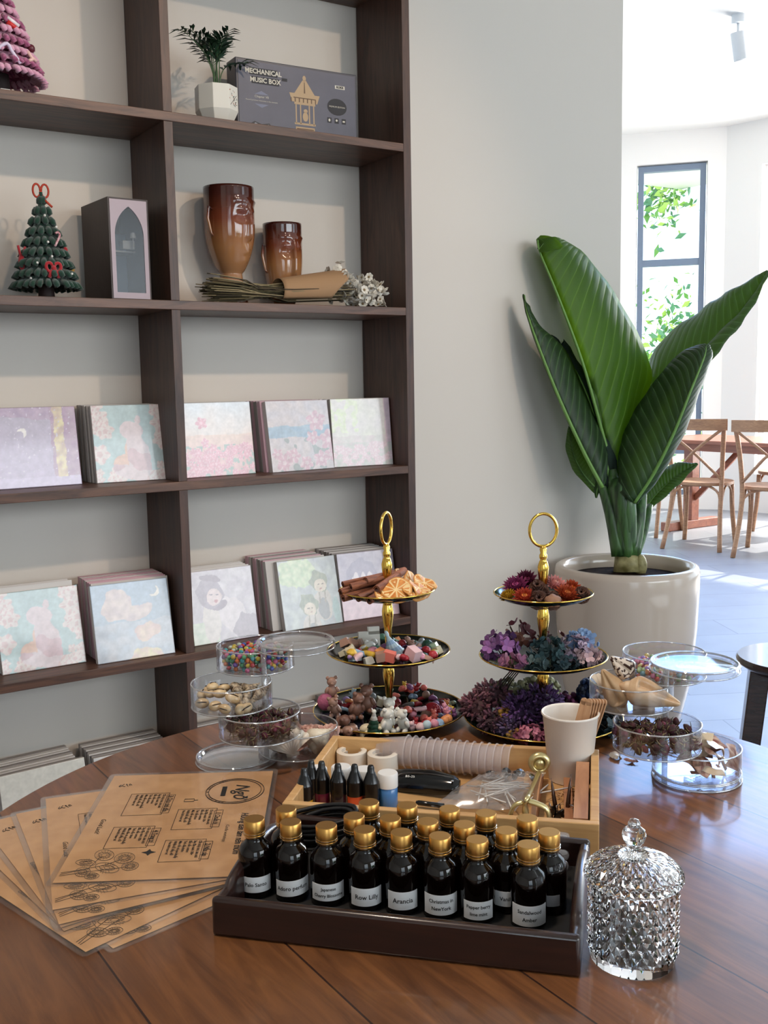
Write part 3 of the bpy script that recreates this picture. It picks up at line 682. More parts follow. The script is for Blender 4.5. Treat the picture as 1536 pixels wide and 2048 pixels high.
canvas('picture of two smiling children with a green glow, on the lower shelf', .310, .0535, .492, .0535, Z4, rad(13), art_kids)
stack_behind('canvas stacked behind the picture of the two children', 'canvases behind the two children picture', .286, .0605, .470, .0605, Z4, rad(12), 8, .0172, (CANSIDE2, CANSIDE, CANPINK), lean2=rad(2), dx=-.001)
canvas('mauve picture of a dark-haired face, behind the left cake stand', .499, .0585, .681, .0465, Z4, rad(12), art_face)
stack_behind('canvas stacked behind the mauve face picture', 'canvases behind the mauve face picture', .494, .063, .676, .051, Z4, rad(12), 7, .0175, (CANSIDE, CANSIDE2), lean2=rad(3))
# bottom shelf
canvas('cream picture with a pale round shape, on the lowest shelf at the left', -.452, .022, -.245, .035, Z5, rad(12), art_plain, CANSIDE, h_=.205)
stack_behind('white canvas standing in the stack behind the cream picture', 'white canvases at the left of the lowest shelf', -.458, .032, -.251, .045, Z5, rad(12), 8, .0195, (CANBACK, CANBACK, CANSIDE2), lean2=rad(3))
canvas('pale grey-blue picture, on the lowest shelf partly hidden by the table edge', -.221, .05, -.02, .05, Z5, rad(12), art_none, CANSIDE)
stack_behind('white canvas standing in the stack behind the grey-blue picture', 'white canvases beside the divider on the lowest shelf', -.221, .05, -.02, .05, Z5, rad(12), 7, .0195, (CANBACK, CANSIDE2), lean2=rad(3))
canvas('white canvas on the lowest shelf, just right of the divider', .04, .06, .235, .06, Z5, rad(11), art_none, CANBACK)
stack_behind('white canvas stacked behind the one just right of the divider', 'white canvases right of the divider', .04, .06, .235, .06, Z5, rad(11), 5, .0195, (CANBACK, CANSIDE2), lean2=rad(4))
canvas('pink picture on the lowest shelf, behind the left acrylic organizer', .262, .07, .455, .07, Z5, rad(11), art_pink, CANPINK)
stack_behind('canvas stacked behind the pink picture of the acrylic organizer', 'canvases behind the middle pink picture', .262, .07, .455, .07, Z5, rad(11), 4, .0195, (CANBACK, CANSIDE2), lean2=rad(5))
canvas('pink picture on the lowest shelf, next to the right upright', .487, .05, .68, .05, Z5, rad(11), art_pink, CANPINK)
stack_behind('pink canvas stacked behind the pink picture next to the right upright', 'pink canvases next to the right upright', .487, .05, .68, .05, Z5, rad(11), 7, .0195, (CANPINK, CANSIDE2), lean2=rad(3))

# ============================================================ UPPER SHELF OBJECTS
def chenille_tree(name, label, loc, H, R, tiers, mats, lobe, trunk_h=.016, rz=0, droop=1.0):
    t = thing(name, label, 'decorative tree', loc, rz)
    mb = MB()
    for k in range(tiers):
        f = k / (tiers - 1); z = trunk_h + (H - trunk_h) * f; r = R * (1 - f) ** .9 + .006; hgt = (H - trunk_h) / tiers
        mb.lathe([(r * .86, z + .002), (max(r * .78 - R / tiers, .004), z + hgt * 1.05)], 28, k % len(mats))
        nl = max(6, int(2 * pi * r / (lobe * 1.55)))
        for i in range(nl):
            a = 2 * pi * (i + .5 * (k % 2)) / nl + jit(.05); rr = r + jit(.002)
            mb.tube([(rr * .72 * cos(a), rr * .72 * sin(a), z + hgt * .55), (rr * .95 * cos(a), rr * .95 * sin(a), z + hgt * .2), (rr * 1.03 * cos(a), rr * 1.03 * sin(a), z - .002 * droop), (rr * .93 * cos(a), rr * .93 * sin(a), z - .004 * droop)], [lobe * .5, lobe * .62, lobe * .6, lobe * .35], 6, (k + 1) % len(mats) if len(mats) > 1 else 0)
    mb.ball((0, 0, H + .004), (.006, .006, .009))
    mb.build('foliage', mats, t)
    MB().lathe([(0, 0), (R * .28, 0), (R * .24, trunk_h + .01), (0, trunk_h + .01)], 18).build('trunk', P('dark_trunk', '#23100d', .7), t, angle=50)
    return t
FUZG = P('green_chenille', '#0b2f23', 1.0, col2='#12422f', scale=300, bump=.8, bscale=900, Sheen_Weight=.4)
RED = P('red_chenille', '#a81822', .9, bump=.6, bscale=800, Sheen_Weight=.4); ORG = P('red_wire', '#b33a22', .7)
gt = chenille_tree('christmas_tree', 'small dark green chenille Christmas tree with red bows', (-.2655, .11, T[1 + 1]), .225, .070, 9, [FUZG], .012, .03)
gx = -.2655
def ribbon_loop(parent, name, c, s, m, r=.0028, legs=True, M=None):
    mb = MB(); K = (M or Matrix()) 
    for sg in (-1, 1):
        mb.tube([Vector(c) + Vector((sg * s * (.5 - .5 * cos(a)) * 1.0, 0, s * .75 * sin(a) * .8 + s * .25 * (.5 - .5 * cos(a)))) for a in [2 * pi * k / 14 for k in range(15)]], r, 6, M=K)
        if legs: mb.tube([Vector(c), Vector(c) + Vector((sg * s * .45, -.001, -s * .7)), Vector(c) + Vector((sg * s * .65, 0, -s * 1.25))], r * 1.2, 6, M=K)
    mb.ball(Vector(c) + Vector((0, -.002, 0)), r * 1.6, M=K)
    return mb.build(name, m, parent)
# top bow: two loops like a heart
mb = MB()
for sg in (-1, 1): mb.tube([(sg * (.0095 - .0085 * cos(a)), 0, .236 + .012 * 1.25 + .015 * sin(a)) for a in [2 * pi * k / 16 for k in range(17)]], .0024, 6)
mb.tube([(0, -.006, .235), (.012, -.012, .222), (.02, -.016, .213)], .0026, 6)
mb.build('top_bow', ORG, gt)
ribbon_loop(gt, 'bow', (.002, -.062, .068), .017, RED, .004)
mb = MB(); mb.tube(catmull([(.012, -.048, .12), (.02, -.048, .135), (.025, -.046, .146), (.021, -.047, .152), (.015, -.047, .149)], 14), .0028, 7)
mb.build('candy_cane', P('candy_cane', '#d9b9bd', .5, col2='#a11d33', scale=130), gt)
mb = MB()
for (x, y, z) in ((-.005, -.048, .128), (.0, -.056, .095), (-.032, -.048, .08), (-.045, -.035, .046), (.045, -.052, .058), (-.03, -.058, .028), (.052, -.04, .034), (-.004, -.03, .19), (.02, -.034, .165)): mb.ball((x, y - .006, z), .003)
mb.build('pearls', P('pearl', '#e6e2dc', .2), gt)
mb = MB(); mb.ball((.005, -.072, .032), .0048); mb.ball((.06, -.012, .075), (.006, .006, .011)); mb.build('gold_bauble', P('yellow_bauble', '#b98a3a', .5), gt)
mb = MB(); mb.ball((-.055, -.01, .085), (.008, .008, .02)); mb.tube([(-.058, -.012, .1), (-.062, -.012, .122)], .003, 6); mb.tube([(-.052, -.012, .1), (-.046, -.012, .12)], .003, 6); mb.build('red_ornament', RED, gt); MB().ball((.044, -.02, .115), (.006, .006, .009)).build('red_ornament', RED, gt)
# pink tree, cut off by the frame
PK = [P('pink_chenille', '#c26f95', 1.0, col2='#8e4068', scale=120, bump=.8, bscale=700, Sheen_Weight=.4), P('light_pink_chenille', '#e3a6c0', 1.0, bump=.8, bscale=700, Sheen_Weight=.5)]
pt = chenille_tree('pink_christmas_tree', 'pink fuzzy chenille Christmas tree at the top left corner', (-.352, .085, T[1]), .27, .094, 11, PK, .011, .042)
mb = MB(); mb.tube([(.012, -.058, .150), (.036, -.052, .138)], .0055, 8); mb.build('red_candy', P('candy_red', '#c3211f', .4), pt)
MB().tube([(.012, -.060, .1585), (.037, -.054, .146)], .0045, 8).build('white_candy', P('candy_white', '#eadfe2', .4), pt)
MB().tube(catmull([(-.02, -.085, .08), (0, -.088, .095), (.012, -.085, .08), (.028, -.085, .058)], 12), .004, 7).build('cane', P('candy_pale', '#d8cbe0', .4), pt)
MB().tube([(.048, -.072, .09), (.056, -.072, .078), (.067, -.066, .074)], .004, 7).tube([(.049, -.075, .07), (.06, -.07, .076)], .0035, 7).build('ribbon', P('ribbon_cream', '#e6bdb3', .6), pt)
MB().ball((.062, -.05, .104), .009).build('bauble', P('dark_red_bauble', '#5a1626', .4), pt)
MB().box((-.005, -.07, .0015), (.02, .012, .003)).build('base_tag', P('tag_white', '#eeeeec', .5), pt, smooth=False)

# book nook
t = thing('miniature_house_box', 'dark wooden miniature house box with an arched glass window front', 'decorative box', (-.0845, .035, T[2]), rad(3))
DW = P('dark_box_wood', '#2b1b17', .5, col2='#352420', scale=30, stretch=(6, 6, 1))
mb = MB(); bw, bd, bh = .1, .17, .237
mb.box((0, bd / 2, .003), (bw, bd, .006)).box((0, bd / 2, bh - .003), (bw, bd, .006)).box((-bw / 2 + .003, bd / 2, bh / 2), (.006, bd, bh - .012)).box((bw / 2 - .003, bd / 2, bh / 2), (.006, bd, bh - .012)).box((0, bd - .003, bh / 2), (bw - .012, .006, bh - .012))
mb.build('case', DW, t, smooth=False)
# front plate with a pointed arch opening
arch = []
ow, z0, z1, zt = .036, .018, .15, .218
R2 = ((zt - z1) ** 2 + ow * ow) / (2 * ow)
for k in range(13): 
    th = k / 12 * math.asin((zt - z1) / R2); arch.append((ow - R2 + R2 * cos(th), z1 + R2 * sin(th)))
inner = [(ow, z0)] + arch + [(-x, z) for x, z in reversed(arch[:-1])] + [(-ow, z0)]
outer = [(.046, .004)] + [(.046, .004 + (bh - .008) * k / 12 * 1.0) for k in range(1, 13)]
outer = [(.046, .004)] + [(.046, z1 + (bh - .004 - z1) * k / 8) for k in range(9)] + [(.046 * (1 - k / 4), bh - .004) for k in range(1, 5)]
outer = outer[:len(arch) + 1]
while len(outer) < len(arch) + 1: outer.append((0, bh - .004))
outer = outer + [(-x, z) for x, z in reversed(outer[:-1])]
mb = MB(); nI = len(inner)
vs = [(x, 0, z) for x, z in inner] + [(x, 0, z) for x, z in outer] + [(x, .004, z) for x, z in inner] + [(x, .004, z) for x, z in outer]
fs = []
for i in range(nI):
    j = (i + 1) % nI; fs += [(i, j, nI + j, nI + i), (2 * nI + i, 3 * nI + i, 3 * nI + j, 2 * nI + j), (i, 2 * nI + i, 2 * nI + j, j), (nI + i, nI + j, 3 * nI + j, 3 * nI + i)]
mb.add(vs, fs); mb.build('arched_front', P('lilac_front', '#a8979f', .45), t, smooth=False, loc=(0, -.001, 0))
MB().prism([(x, z) for x, z in inner], -.0008, -.0002, M=Rx(rad(90))).build('arched_glass', clear('nook_glass', (.80, .83, .86), .22, (.02, .2)), t, smooth=False)
mb = MB(); mb.box((0, .1, .12), (.07, .1, .004)); mb.tube([(.022, .03, .124), (.022, .03, .15)], .0015, 6); mb.lathe([(.008, .15), (.005, .162), (0, .164)], 12, M=Tr(.022, .03, 0)); mb.box((.015, .05, .135), (.03, .02, .02)); mb.build('miniature_interior', P('tiny_furniture', '#9a8e80', .6), t, smooth=False)
MB().box((0, .12, .09), (.08, .004, .16)).build('backdrop', P('nook_backdrop', '#6b7884', .9), t, smooth=False)

# vases
def vase(name, label, loc, rz, H, R, foot):
    m_ = MATS.get('amber_glass')
    if not m_:
        m_, n_, l_, b_ = newmat('amber_glass'); MATS['amber_glass'] = m_
        tc_ = n_.new('ShaderNodeTexCoord'); sx_ = n_.new('ShaderNodeSeparateXYZ'); l_.new(tc_.outputs['Generated'], sx_.inputs[0])
        rp_ = n_.new('ShaderNodeValToRGB'); e_ = rp_.color_ramp.elements; e_[0].position = .0; e_[0].color = lin('#7c4836'); e_[1].position = .93; e_[1].color = lin('#4a1f17')
        for p_, c_ in ((.25, '#bd8a62'), (.5, '#bd8250'), (.72, '#8a4428')): q = e_.new(p_); q.color = lin(c_)
        l_.new(sx_.outputs[2], rp_.inputs[0]); l_.new(rp_.outputs[0], b_.inputs['Base Color'])
        b_.inputs['Roughness'].default_value = .09; b_.inputs['Transmission Weight'].default_value = .35; b_.inputs['IOR'].default_value = 1.5; b_.inputs['Coat Weight'].default_value = .5
    t = thing(name, label, 'vase', loc, rz)
    hf = .28 * H if foot else 0.0
    def face(r, a, z):
        # face looks along -y: a = -90deg
        if r < R * .5: return r
        da = atan2(sin(a + pi / 2), cos(a + pi / 2)); x = da * R; f = (z - hf) / (H - hf); o = 0
        # nose, brows, eyes, lips
        if .36 < f < .84: o += .015 * math.exp(-(x / (.005 + .004 * max(0, (.5 - f) * 4))) ** 2) * min(1, (.86 - f) * 5) * min(1, (f - .34) * 14)
        o += .005 * math.exp(-((f - .82) / .018) ** 2) * (1 if abs(x) < .04 else 0) * min(1, abs(x) * 120)
        for sx in (-1, 1): o += .006 * math.exp(-((x - sx * .022) / .010) ** 2 - ((f - .72) / .022) ** 2); o -= .006 * math.exp(-((x - sx * .02) / .016) ** 2 - ((f - .655) / .05) ** 2)
        o += .007 * math.exp(-(x / .012) ** 2) * (math.exp(-((f - .285) / .014) ** 2) + math.exp(-((f - .245) / .014) ** 2))
        o += .003 * math.exp(-(x / .014) ** 2 - ((f - .13) / .04) ** 2)
        return r + o
    if foot: prof = [(0, 0), (.62 * R, 0), (.66 * R, .004), (.62 * R, .03), (.50 * R, .10 * H + .02), (.44 * R, hf * .98)]
    else: prof = [(0, 0), (.42 * R, 0)]
    NB = 34
    for k in range(NB + 1):
        f = k / NB
        rr = R * (.44 + .56 * sin(min(1, f / .55) * pi / 2) ** .75) if foot else R * (.46 + .54 * sin(min(1, f / .6) * pi / 2) ** .8)
        rr *= 1.0 - .0 * f
        prof.append((rr, hf + .001 + (H - hf) * f))
    prof += [(R * .955, H + .001), (R * .93, H - .003)]
    for k in range(9): 
        f = 1 - (k + 1) / 10; rr = R * (.44 + .56 * sin(min(1, f / .55) * pi / 2) ** .75) * .9; prof.append((rr, hf + .012 + (H - hf - .012) * f))
    prof.append((0, hf + .010))
    MB().lathe(prof, 96, fn=face).build('vase_body', m_, t)
    for s_ in (-1, 1):
        MB().tube([(s_ * R * .97, 0, hf + (H - hf) * .72), (s_ * R * 1.13, .004, hf + (H - hf) * .75), (s_ * R * 1.17, .006, hf + (H - hf) * .62), (s_ * R * 1.05, .003, hf + (H - hf) * .45), (s_ * R * .97, 0, hf + (H - hf) * .42)], [.003, .004, .004, .0035, .003], 8).build('ear', m_, t)
    return t
vase('face_vase', 'tall amber glass vase shaped like a long face on a neck', (TY(463, 560, .148).x, .148, T[2]), rad(24), .305, .066, True)
vase('small_face_vase', 'short amber glass face vase with ears behind the dried bouquet', (TY(567, 556, .158).x, .158, T[2]), rad(6), .225, .053, False)

# dried bouquet lying on the shelf
t = thing('dried_bouquet', 'bouquet of small white dried flowers wrapped in brown paper, lying down', 'bouquet', (.36, .050, T[2]))
rnd = random.Random(5)
mb = MB()
for k in range(150):
    y0_, z0_ = rnd.gauss(0, .022), .036 + rnd.gauss(0, .016); y1_, z1_ = rnd.gauss(0, .018), .032 + rnd.gauss(0, .010)
    z0_ = max(.003, z0_); z1_ = max(.004, z1_); xs = -.255 + rnd.uniform(0, .03)
    mb.tube([(xs, y0_ * 1.1, z0_), (xs + .08, y0_ * .8, z0_ * .8 + .006), (-.02, y1_, z1_), (.16, y1_ * 1.2, z1_ + .01)], [.0014, .0016, .0015, .001], 4, rnd.randrange(3))
mb.build('stems', [P('stem_straw', '#8f8060', .9), P('stem_olive', '#5c5238', .9), P('stem_dark', '#3d3324', .9)], t)
prof = []
mb = MB(); rows = []
for i in range(17):
    f = i / 16; x = -.045 + .205 * f; row = []
    rr = .034 + .018 * f
    for j in range(25):
        a = -pi * .16 + (pi * 1.32) * j / 24 - .2; cut = .028 * (1 - abs(j - 12) / 12) if i == 16 else 0
        xx = x + (.03 * (cos(a * 1.0) * -.6)) * f + (-.06 * f * max(0, -sin(a - .4)))
        row.append((xx, -(rr + .004) * cos(a) * 1.02, max(.0015, .036 + .016 * f + rr * sin(a) * (.98))))
    rows.append(row)
mb.grid(rows); o = mb.build('paper_wrap', P('kraft_wrap', '#a17d5a', .8, bump=.25, bscale=25), t); sd = o.modifiers.new('thick', 'SOLIDIFY'); sd.thickness = .0008
mb = MB()
for k in range(190):
    u_ = rnd.random(); x = .12 + .155 * u_ ** .8; c_ = Vector((x, rnd.gauss(0, .028), max(.008, .062 - .034 * u_ + rnd.gauss(0, .021))))
    if x < .16: c_.z += .012
    r = rnd.uniform(.008, .0125); q = Matrix.Rotation(rnd.uniform(0, 6), 4, (rnd.uniform(-1, 1), rnd.uniform(-1, 1), rnd.uniform(-1, 1)))
    K = Tr(c_) @ q
    for p_ in range(7):
        a = p_ * 2 * pi / 7
        mb.add([(0, 0, 0), (r * cos(a - .42), r * sin(a - .42), r * .35), (r * 1.15 * cos(a), r * 1.15 * sin(a), r * .45), (r * cos(a + .42), r * sin(a + .42), r * .35)], [(0, 1, 2, 3)], 0, K)
    mb.ball((0, 0, r * .2), (r * .35, r * .35, r * .25), 1, (6, 4), M=K)
o = mb.build('flowers', [P('dried_white', '#ded6c8', .9), P('dried_center', '#8a7556', .9)], t, smooth=False)
sd = o.modifiers.new('thick', 'SOLIDIFY'); sd.thickness = .0006

# potted palm
t = thing('potted_palm', 'small palm with narrow dark leaves in a white faceted pot', 'potted plant', (.166, .062, T[1]), rad(12))
PORC = P('white_porcelain', '#d9d4c9', .25, Coat_Weight=.4)
mb = MB(); mb.lathe([(0, 0), (.036, 0), (.040, .004), (.0535, .03), (.0535, .088), (.049, .088), (.049, .075), (0, .075)], 8); mb.build('pot', PORC, t, smooth=False, bevel=.001)
mb = MB(); rnd2 = random.Random(2)
# painted blossom sprig on one facet
fx = Rz(rad(-67.5 + 0)) 
for k in range(22):
    u_, v_ = rnd2.gauss(0, .010), .055 + rnd2.gauss(0, .009); s_ = rnd2.uniform(.0015, .0032)
    K = Rz(rad(-68)) @ Tr(.0497, u_, v_) @ Rx(rnd2.uniform(0, 3))
    mb.add([(0.0004, -s_, 0), (0.0004, 0, -s_ * .5), (0.0004, s_, 0), (0.0004, 0, s_ * .5), (0, -s_, 0), (0, 0, -s_ * .5), (0, s_, 0), (0, 0, s_ * .5)], [(0, 1, 2, 3), (7, 6, 5, 4), (0, 4, 5, 1), (1, 5, 6, 2), (2, 6, 7, 3), (3, 7, 4, 0)], rnd2.randrange(3), K)
mb.tube([Rz(rad(-68)) @ Vector((.0500, -.016, .040)), Rz(rad(-68)) @ Vector((.0500, .004, .058)), Rz(rad(-68)) @ Vector((.0500, .012, .066))], .0005, 4, 0)
mb.build('painted_blossom', [P('glaze_brown', '#4a3a30', .4), P('glaze_red', '#a3543a', .4), P('glaze_gray', '#6e746c', .4)], t, smooth=False)
PLM = P('palm_green', '#0e2416', .45, col2='#1b3a22', scale=40)
mb = MB(); ms_ = MB()
for k in range(13):
    a = rnd2.uniform(0, 2 * pi); sp_ = rnd2.uniform(.02, .075) if k > 2 else .105; hh = rnd2.uniform(.11, .15) - sp_ * .35
    if k == 0: a = rad(188)
    base = Vector((rnd2.gauss(0, .008), rnd2.gauss(0, .008), .074)); tip = Vector((cos(a) * sp_, sin(a) * sp_ * .75 - .004, .088 + hh)); mid = Vector((cos(a) * sp_ * .3, sin(a) * sp_ * .3, .088 + hh * .65))
    cv = catmull([base, mid, tip], 12); ms_.tube(cv, [.0018 - .0001 * i for i in range(12)], 5)
    for i in range(5, 12):
        for sg in (-1, 1):
            d_ = (cv[min(i + 1, 11)] - cv[i - 1]).normalized(); sd_ = d_.cross(Vector((0, 0, 1))); sd_ = sd_.normalized() if sd_.length > .01 else Vector((1, 0, 0))
            L_ = .045 * (1.1 - abs(i - 7) * .09); dr = (d_ * .75 + sd_ * sg * .8 + Vector((0, 0, jit(.3)))).normalized()
            p0 = cv[i]; p1 = p0 + dr * L_ * .5; p2 = p0 + dr * L_ + Vector((0, 0, -.010)); w_ = Vector((0, 0, 1)).cross(dr).normalized() * .0042
            mb.add([p0, p1 - w_, p2, p1 + w_], [(0, 1, 2, 3)])
o = mb.build('leaves', PLM, t, smooth=False); sd = o.modifiers.new('thick', 'SOLIDIFY'); sd.thickness = .0005
ms_.build('stems', P('palm_stem', '#3f5a35', .6), t)

# music box carton
pL, pR = Vector((.247, .115)), Vector((.60, .098))
ang = atan2(pR.y - pL.y, pR.x - pL.x); BW, BH, BD = .355, .190, .06
t = thing('music_box_carton', 'dark grey-blue carton of a mechanical music box kit with a carousel printed on it', 'box', (pL.x, pL.y, T[1]), ang)
CB = P('carton_navy', '#35343f', .4)
MB().box((BW / 2, BD / 2, BH / 2), (BW, BD, BH)).build('carton', CB, t, smooth=False, bevel=.002)
MB().box((BW / 2, -.0006, BH / 2), (BW - .012, .001, BH - .012)).build('front_print', P('carton_front', '#4a4a59', .45, col2='#50505f', scale=14), t, smooth=False)
FM = Tr(0, -.0012, 0) @ Rx(rad(90))   # text plane: x right, y up
def txt(parent, name, s, size, x, y, m, M=FM, **kw):
    v_, f_ = text_data(s, size, **kw); return MB().add(v_, f_, 0, M @ Tr(x, y, 0)).build(name, m, parent, smooth=False)
CREAM = P('print_cream', '#cfc7b8', .6); DARKP = P('print_dark', '#1e1d24', .6); TAN = P('print_tan', '#b79a77', .6)
def flat(parent, name, polys, m, M=FM, z=0):
    b_ = MB()
    for p_ in polys: b_.prism(p_, z - .0003, z, 0, M)
    return b_.build(name, m, parent, smooth=False)
def rect(x, y, w_, h_): return [(x - w_ / 2, y - h_ / 2), (x + w_ / 2, y - h_ / 2), (x + w_ / 2, y + h_ / 2), (x - w_ / 2, y + h_ / 2)]
def ell(x, y, a, b_, k=20): return [(x + a * cos(2 * pi * i / k), y + b_ * sin(2 * pi * i / k)) for i in range(k)]
for p_ in (rect(.077, .160, .080, .018), rect(.082, .139, .078, .018), rect(.137, .149, .016, .008), ell(.292, .098, .030, .022)): flat(t, 'title_plate', [p_], DARKP)
F2 = Tr(0, -.0017, 0) @ Rx(rad(90))
txt(t, 'title', 'MECHANICAL', .0165, .077, .160, CREAM, F2, bold=.0005)
txt(t, 'title', 'MUSIC BOX', .0165, .082, .139, CREAM, F2, bold=.0005)
txt(t, 'chapter_text', 'Chapter VII', .0085, .07, .098, CREAM, F2); txt(t, 'chapter_text', 'Record precious memories in the moment', .0052, .07, .088, CREAM, F2)
flat(t, 'ornament', [[(.05, .104), (.09, .104), (.07, .113)], [(.05, .080), (.09, .080), (.07, .071)]], P('print_greyblue', '#77798c', .6))
flat(t, 'logo_plate', [rect(.302, .150, .030, .009)], CREAM); txt(t, 'logo', 'ROKR', .008, .302, .150, DARKP, F2, bold=.0003)
txt(t, 'badge_text', 'PREMIUM EDITION', .0058, .292, .098, CREAM, F2)
flat(t, 'icon', [rect(.268 + .022 * k, .062, .013, .014) for k in range(3)], DARKP)
flat(t, 'icon_mark', [ell(.268, .062, .003, .004, 12), ell(.290, .063, .003, .003, 12), rect(.312, .062, .007, .004)], CREAM, z=.0004)
flat(t, 'badge', [[(.030, .005), (.100, .005), (.100, .022), (.090, .034), (.068, .030), (.048, .036), (.032, .026)]], P('badge_black', '#141318', .5)); flat(t, 'badge_panel', [[(.034, .005), (.096, .005), (.096, .020), (.088, .030), (.068, .026), (.050, .032), (.036, .022)]], P('badge_grey', '#b9bcc6', .6), z=.0004)
car = [rect(.195, .020, .056, .030), rect(.195, .043, .062, .005), rect(.195, .095, .062, .006), [(.158, .098), (.232, .098), (.240, .120), (.150, .120)], [(.165, .12), (.225, .12), (.200, .155), (.190, .155)], ell(.195, .160, .005, .007)]
for x_ in (.169, .182, .208, .221): car.append(rect(x_, .068, .0035, .050))
car.append(ell(.196, .062, .008, .012)); car.append(ell(.197, .077, .006, .005))
flat(t, 'carousel_print', car, TAN)
flat(t, 'carousel_shade', [rect(.195, .030, .05, .003), rect(.195, .012, .05, .003), rect(.195, .109, .066, .0025), [(.193, .122), (.197, .122), (.196, .15), (.194, .15)]] + [rect(.155 + .012 * k, .103, .003, .010) for k in range(7)], P('print_brown', '#6e543f', .6), z=.0004)
# ============================================================ TIERED STANDS
def tier_stand(label, c, ring_rz, zr=(.7165, .811, .9066), rr=(.119, .0955, .0735)):
    t = thing('tiered_cake_stand', label, 'tiered tray', (c.x, c.y, 0), 0, 'three-tier stands on the table')
    for k, (z, r) in enumerate(zip(zr, rr)):
        d = .0165 if k == 0 else .0150
        zb = z - d
        prof = [(0, zb - .0015 if k else .7003), (r * .30, zb - .0012 if k else .7003), (r * .62, zb + .0018), (r * .86, zb + d * .50), (r - .001, z - .001), (r, z + .0006), (r - .0016, z + .0006), (r * .85, zb + d * .62), (r * .6, zb + .0042), (r * .3, zb + .0022), (0, zb + .002)]
        pl = MB().lathe(prof, 64).build('plate', GREENG, t)
        MB().tube([(r * cos(a), r * sin(a), z + .0004) for a in [2 * pi * i / 64 for i in range(64)]], .0011, 6, closed=True).build('gold_rim', GOLD, pl)
    def pillar(z0, z1):
        h = z1 - z0
        return MB().lathe([(.0, z0), (.0075, z0), (.0062, z0 + .01 * h / .08), (.0045, z0 + .25 * h), (.0060, z0 + .5 * h), (.0090, z0 + .72 * h), (.0092, z0 + .8 * h), (.0075, z0 + .90 * h), (.0068, z0 + .93 * h), (.0085, z0 + .955 * h), (.0082, z1 - .001), (0, z1)], 20).build('pillar', GOLD, t)
    pillar(zr[0] - .0145, zr[1] - .0165); pillar(zr[1] - .013, zr[2] - .0165)
    z0 = zr[2] - .013
    MB().lathe([(0, z0), (.006, z0), (.0052, z0 + .02), (.008, z0 + .045), (.0085, z0 + .052), (.0062, z0 + .060), (.0045, z0 + .063), (.0060, z0 + .066), (.0060, z0 + .070), (.0042, z0 + .073), (.0055, z0 + .079), (.003, z0 + .084), (0, z0 + .085)], 20).build('finial', GOLD, t)
    zc = z0 + .084 + .0235
    MB().tube([Rz(ring_rz) @ Vector((.0205 * cos(a), 0, zc + .0245 * sin(a))) for a in [2 * pi * i / 40 for i in range(40)]], .0024, 8, closed=True).build('ring_handle', GOLD, t)
    return t
SL = Vector((-.1063, -1.0824, 0)); SRt = Vector((.0619, -1.2510, 0))
tier_stand('green and gold three-tier stand holding cinnamon, orange slices and wax shapes', SL, rad(33))
tier_stand('green and gold three-tier stand holding dried flowers', SRt, rad(-30))
def plate_z(k, r_, zr=(.7165, .811, .9066), rr=(.119, .0955, .0735)):
    R0 = rr[k]; f = r_ / R0; d = .0165 if k == 0 else .0150; zb = zr[k] - d
    pts = [(0, .002), (.3, .0022), (.6, .0042), (.85, d * .62), (1.0, d)]
    for (a, za), (b_, zb_) in zip(pts, pts[1:]):
        if f <= b_: return zb + za + (zb_ - za) * (f - a) / (b_ - a)
    return zr[k]
# ---- top plate left: cinnamon and orange slices
CIN = P('cinnamon', '#6e3a22', .8, col2='#9a5a38', scale=70, stretch=(1, 8, 8), bump=.4)
def cinnamon(L_):
    sec = []
    for s_ in (1, -1):
        for k in range(15):
            a = k / 14 * 2 * pi * .95; r = .0062 - .0034 * k / 14
            sec.append((s_ * (.0001) + s_ * (r * cos(a) - .0062) * 1.0, r * sin(a)))
    sec = []
    n_ = 26
    out = [((.0068 - .0032 * k / n_) * cos(k / n_ * 9.5), (.0068 - .0032 * k / n_) * sin(k / n_ * 9.5)) for k in range(n_ + 1)]
    inn = [((.0058 - .0032 * k / n_) * cos(k / n_ * 9.5), (.0058 - .0032 * k / n_) * sin(k / n_ * 9.5)) for k in range(n_ + 1)]
    loop = out + inn[::-1]; m_ = len(loop); vs = [(-L_ / 2, y, z) for y, z in loop] + [(L_ / 2, y, z) for y, z in loop]
    fs = [(i, (i + 1) % m_, m_ + (i + 1) % m_, m_ + i) for i in range(m_)]
    for e_ in (0, m_):
        for i in range(n_): fs.append((e_ + i, e_ + i + 1, e_ + m_ - 2 - i, e_ + m_ - 1 - i))
    return MB().add(vs, fs).mesh('cinnamon_stick', CIN)
cinm = cinnamon(.085)
zt = plate_z(2, .02) + .009
# (position of the left end, height, heading, tilt)
FW = atan2(CF.y, CF.x); RW_ = atan2(CR.y, CR.x)    # away from and across the view
def at_stand(c, dx, dy, z):   # dx to the right, dy away, in metres
    return Vector((c.x + dx * cos(RW_) + dy * cos(FW), c.y + dx * sin(RW_) + dy * sin(FW), z))
for i, (dx, dy, dz, hd, tl_) in enumerate([(-.052, -.004, .010, 20, 7), (-.046, .014, .016, 12, 6), (-.032, -.020, .004, 34, 5), (-.034, -.006, .018, 14, 8), (-.022, -.030, .004, 46, 6), (-.050, -.016, .002, 26, 4), (-.018, .012, .022, 30, 3), (-.012, -.012, .019, 48, 8)]):
    p = at_stand(SL, dx + .016, dy, zt + dz); tag(place(cinm, 'cinnamon_stick', None, p, (0, -rad(tl_), RW_ + rad(hd + 14))), 'curled brown cinnamon stick on the top plate of the left stand', 'cinnamon', 'cinnamon sticks')
RIND = P('orange_rind', '#c98a45', .6, bump=.3, bscale=300); PITH = P('orange_pith', '#e2c48e', .7); PULP = P('dried_orange_pulp', '#b86a22', .5, col2='#d08a3a', scale=150)
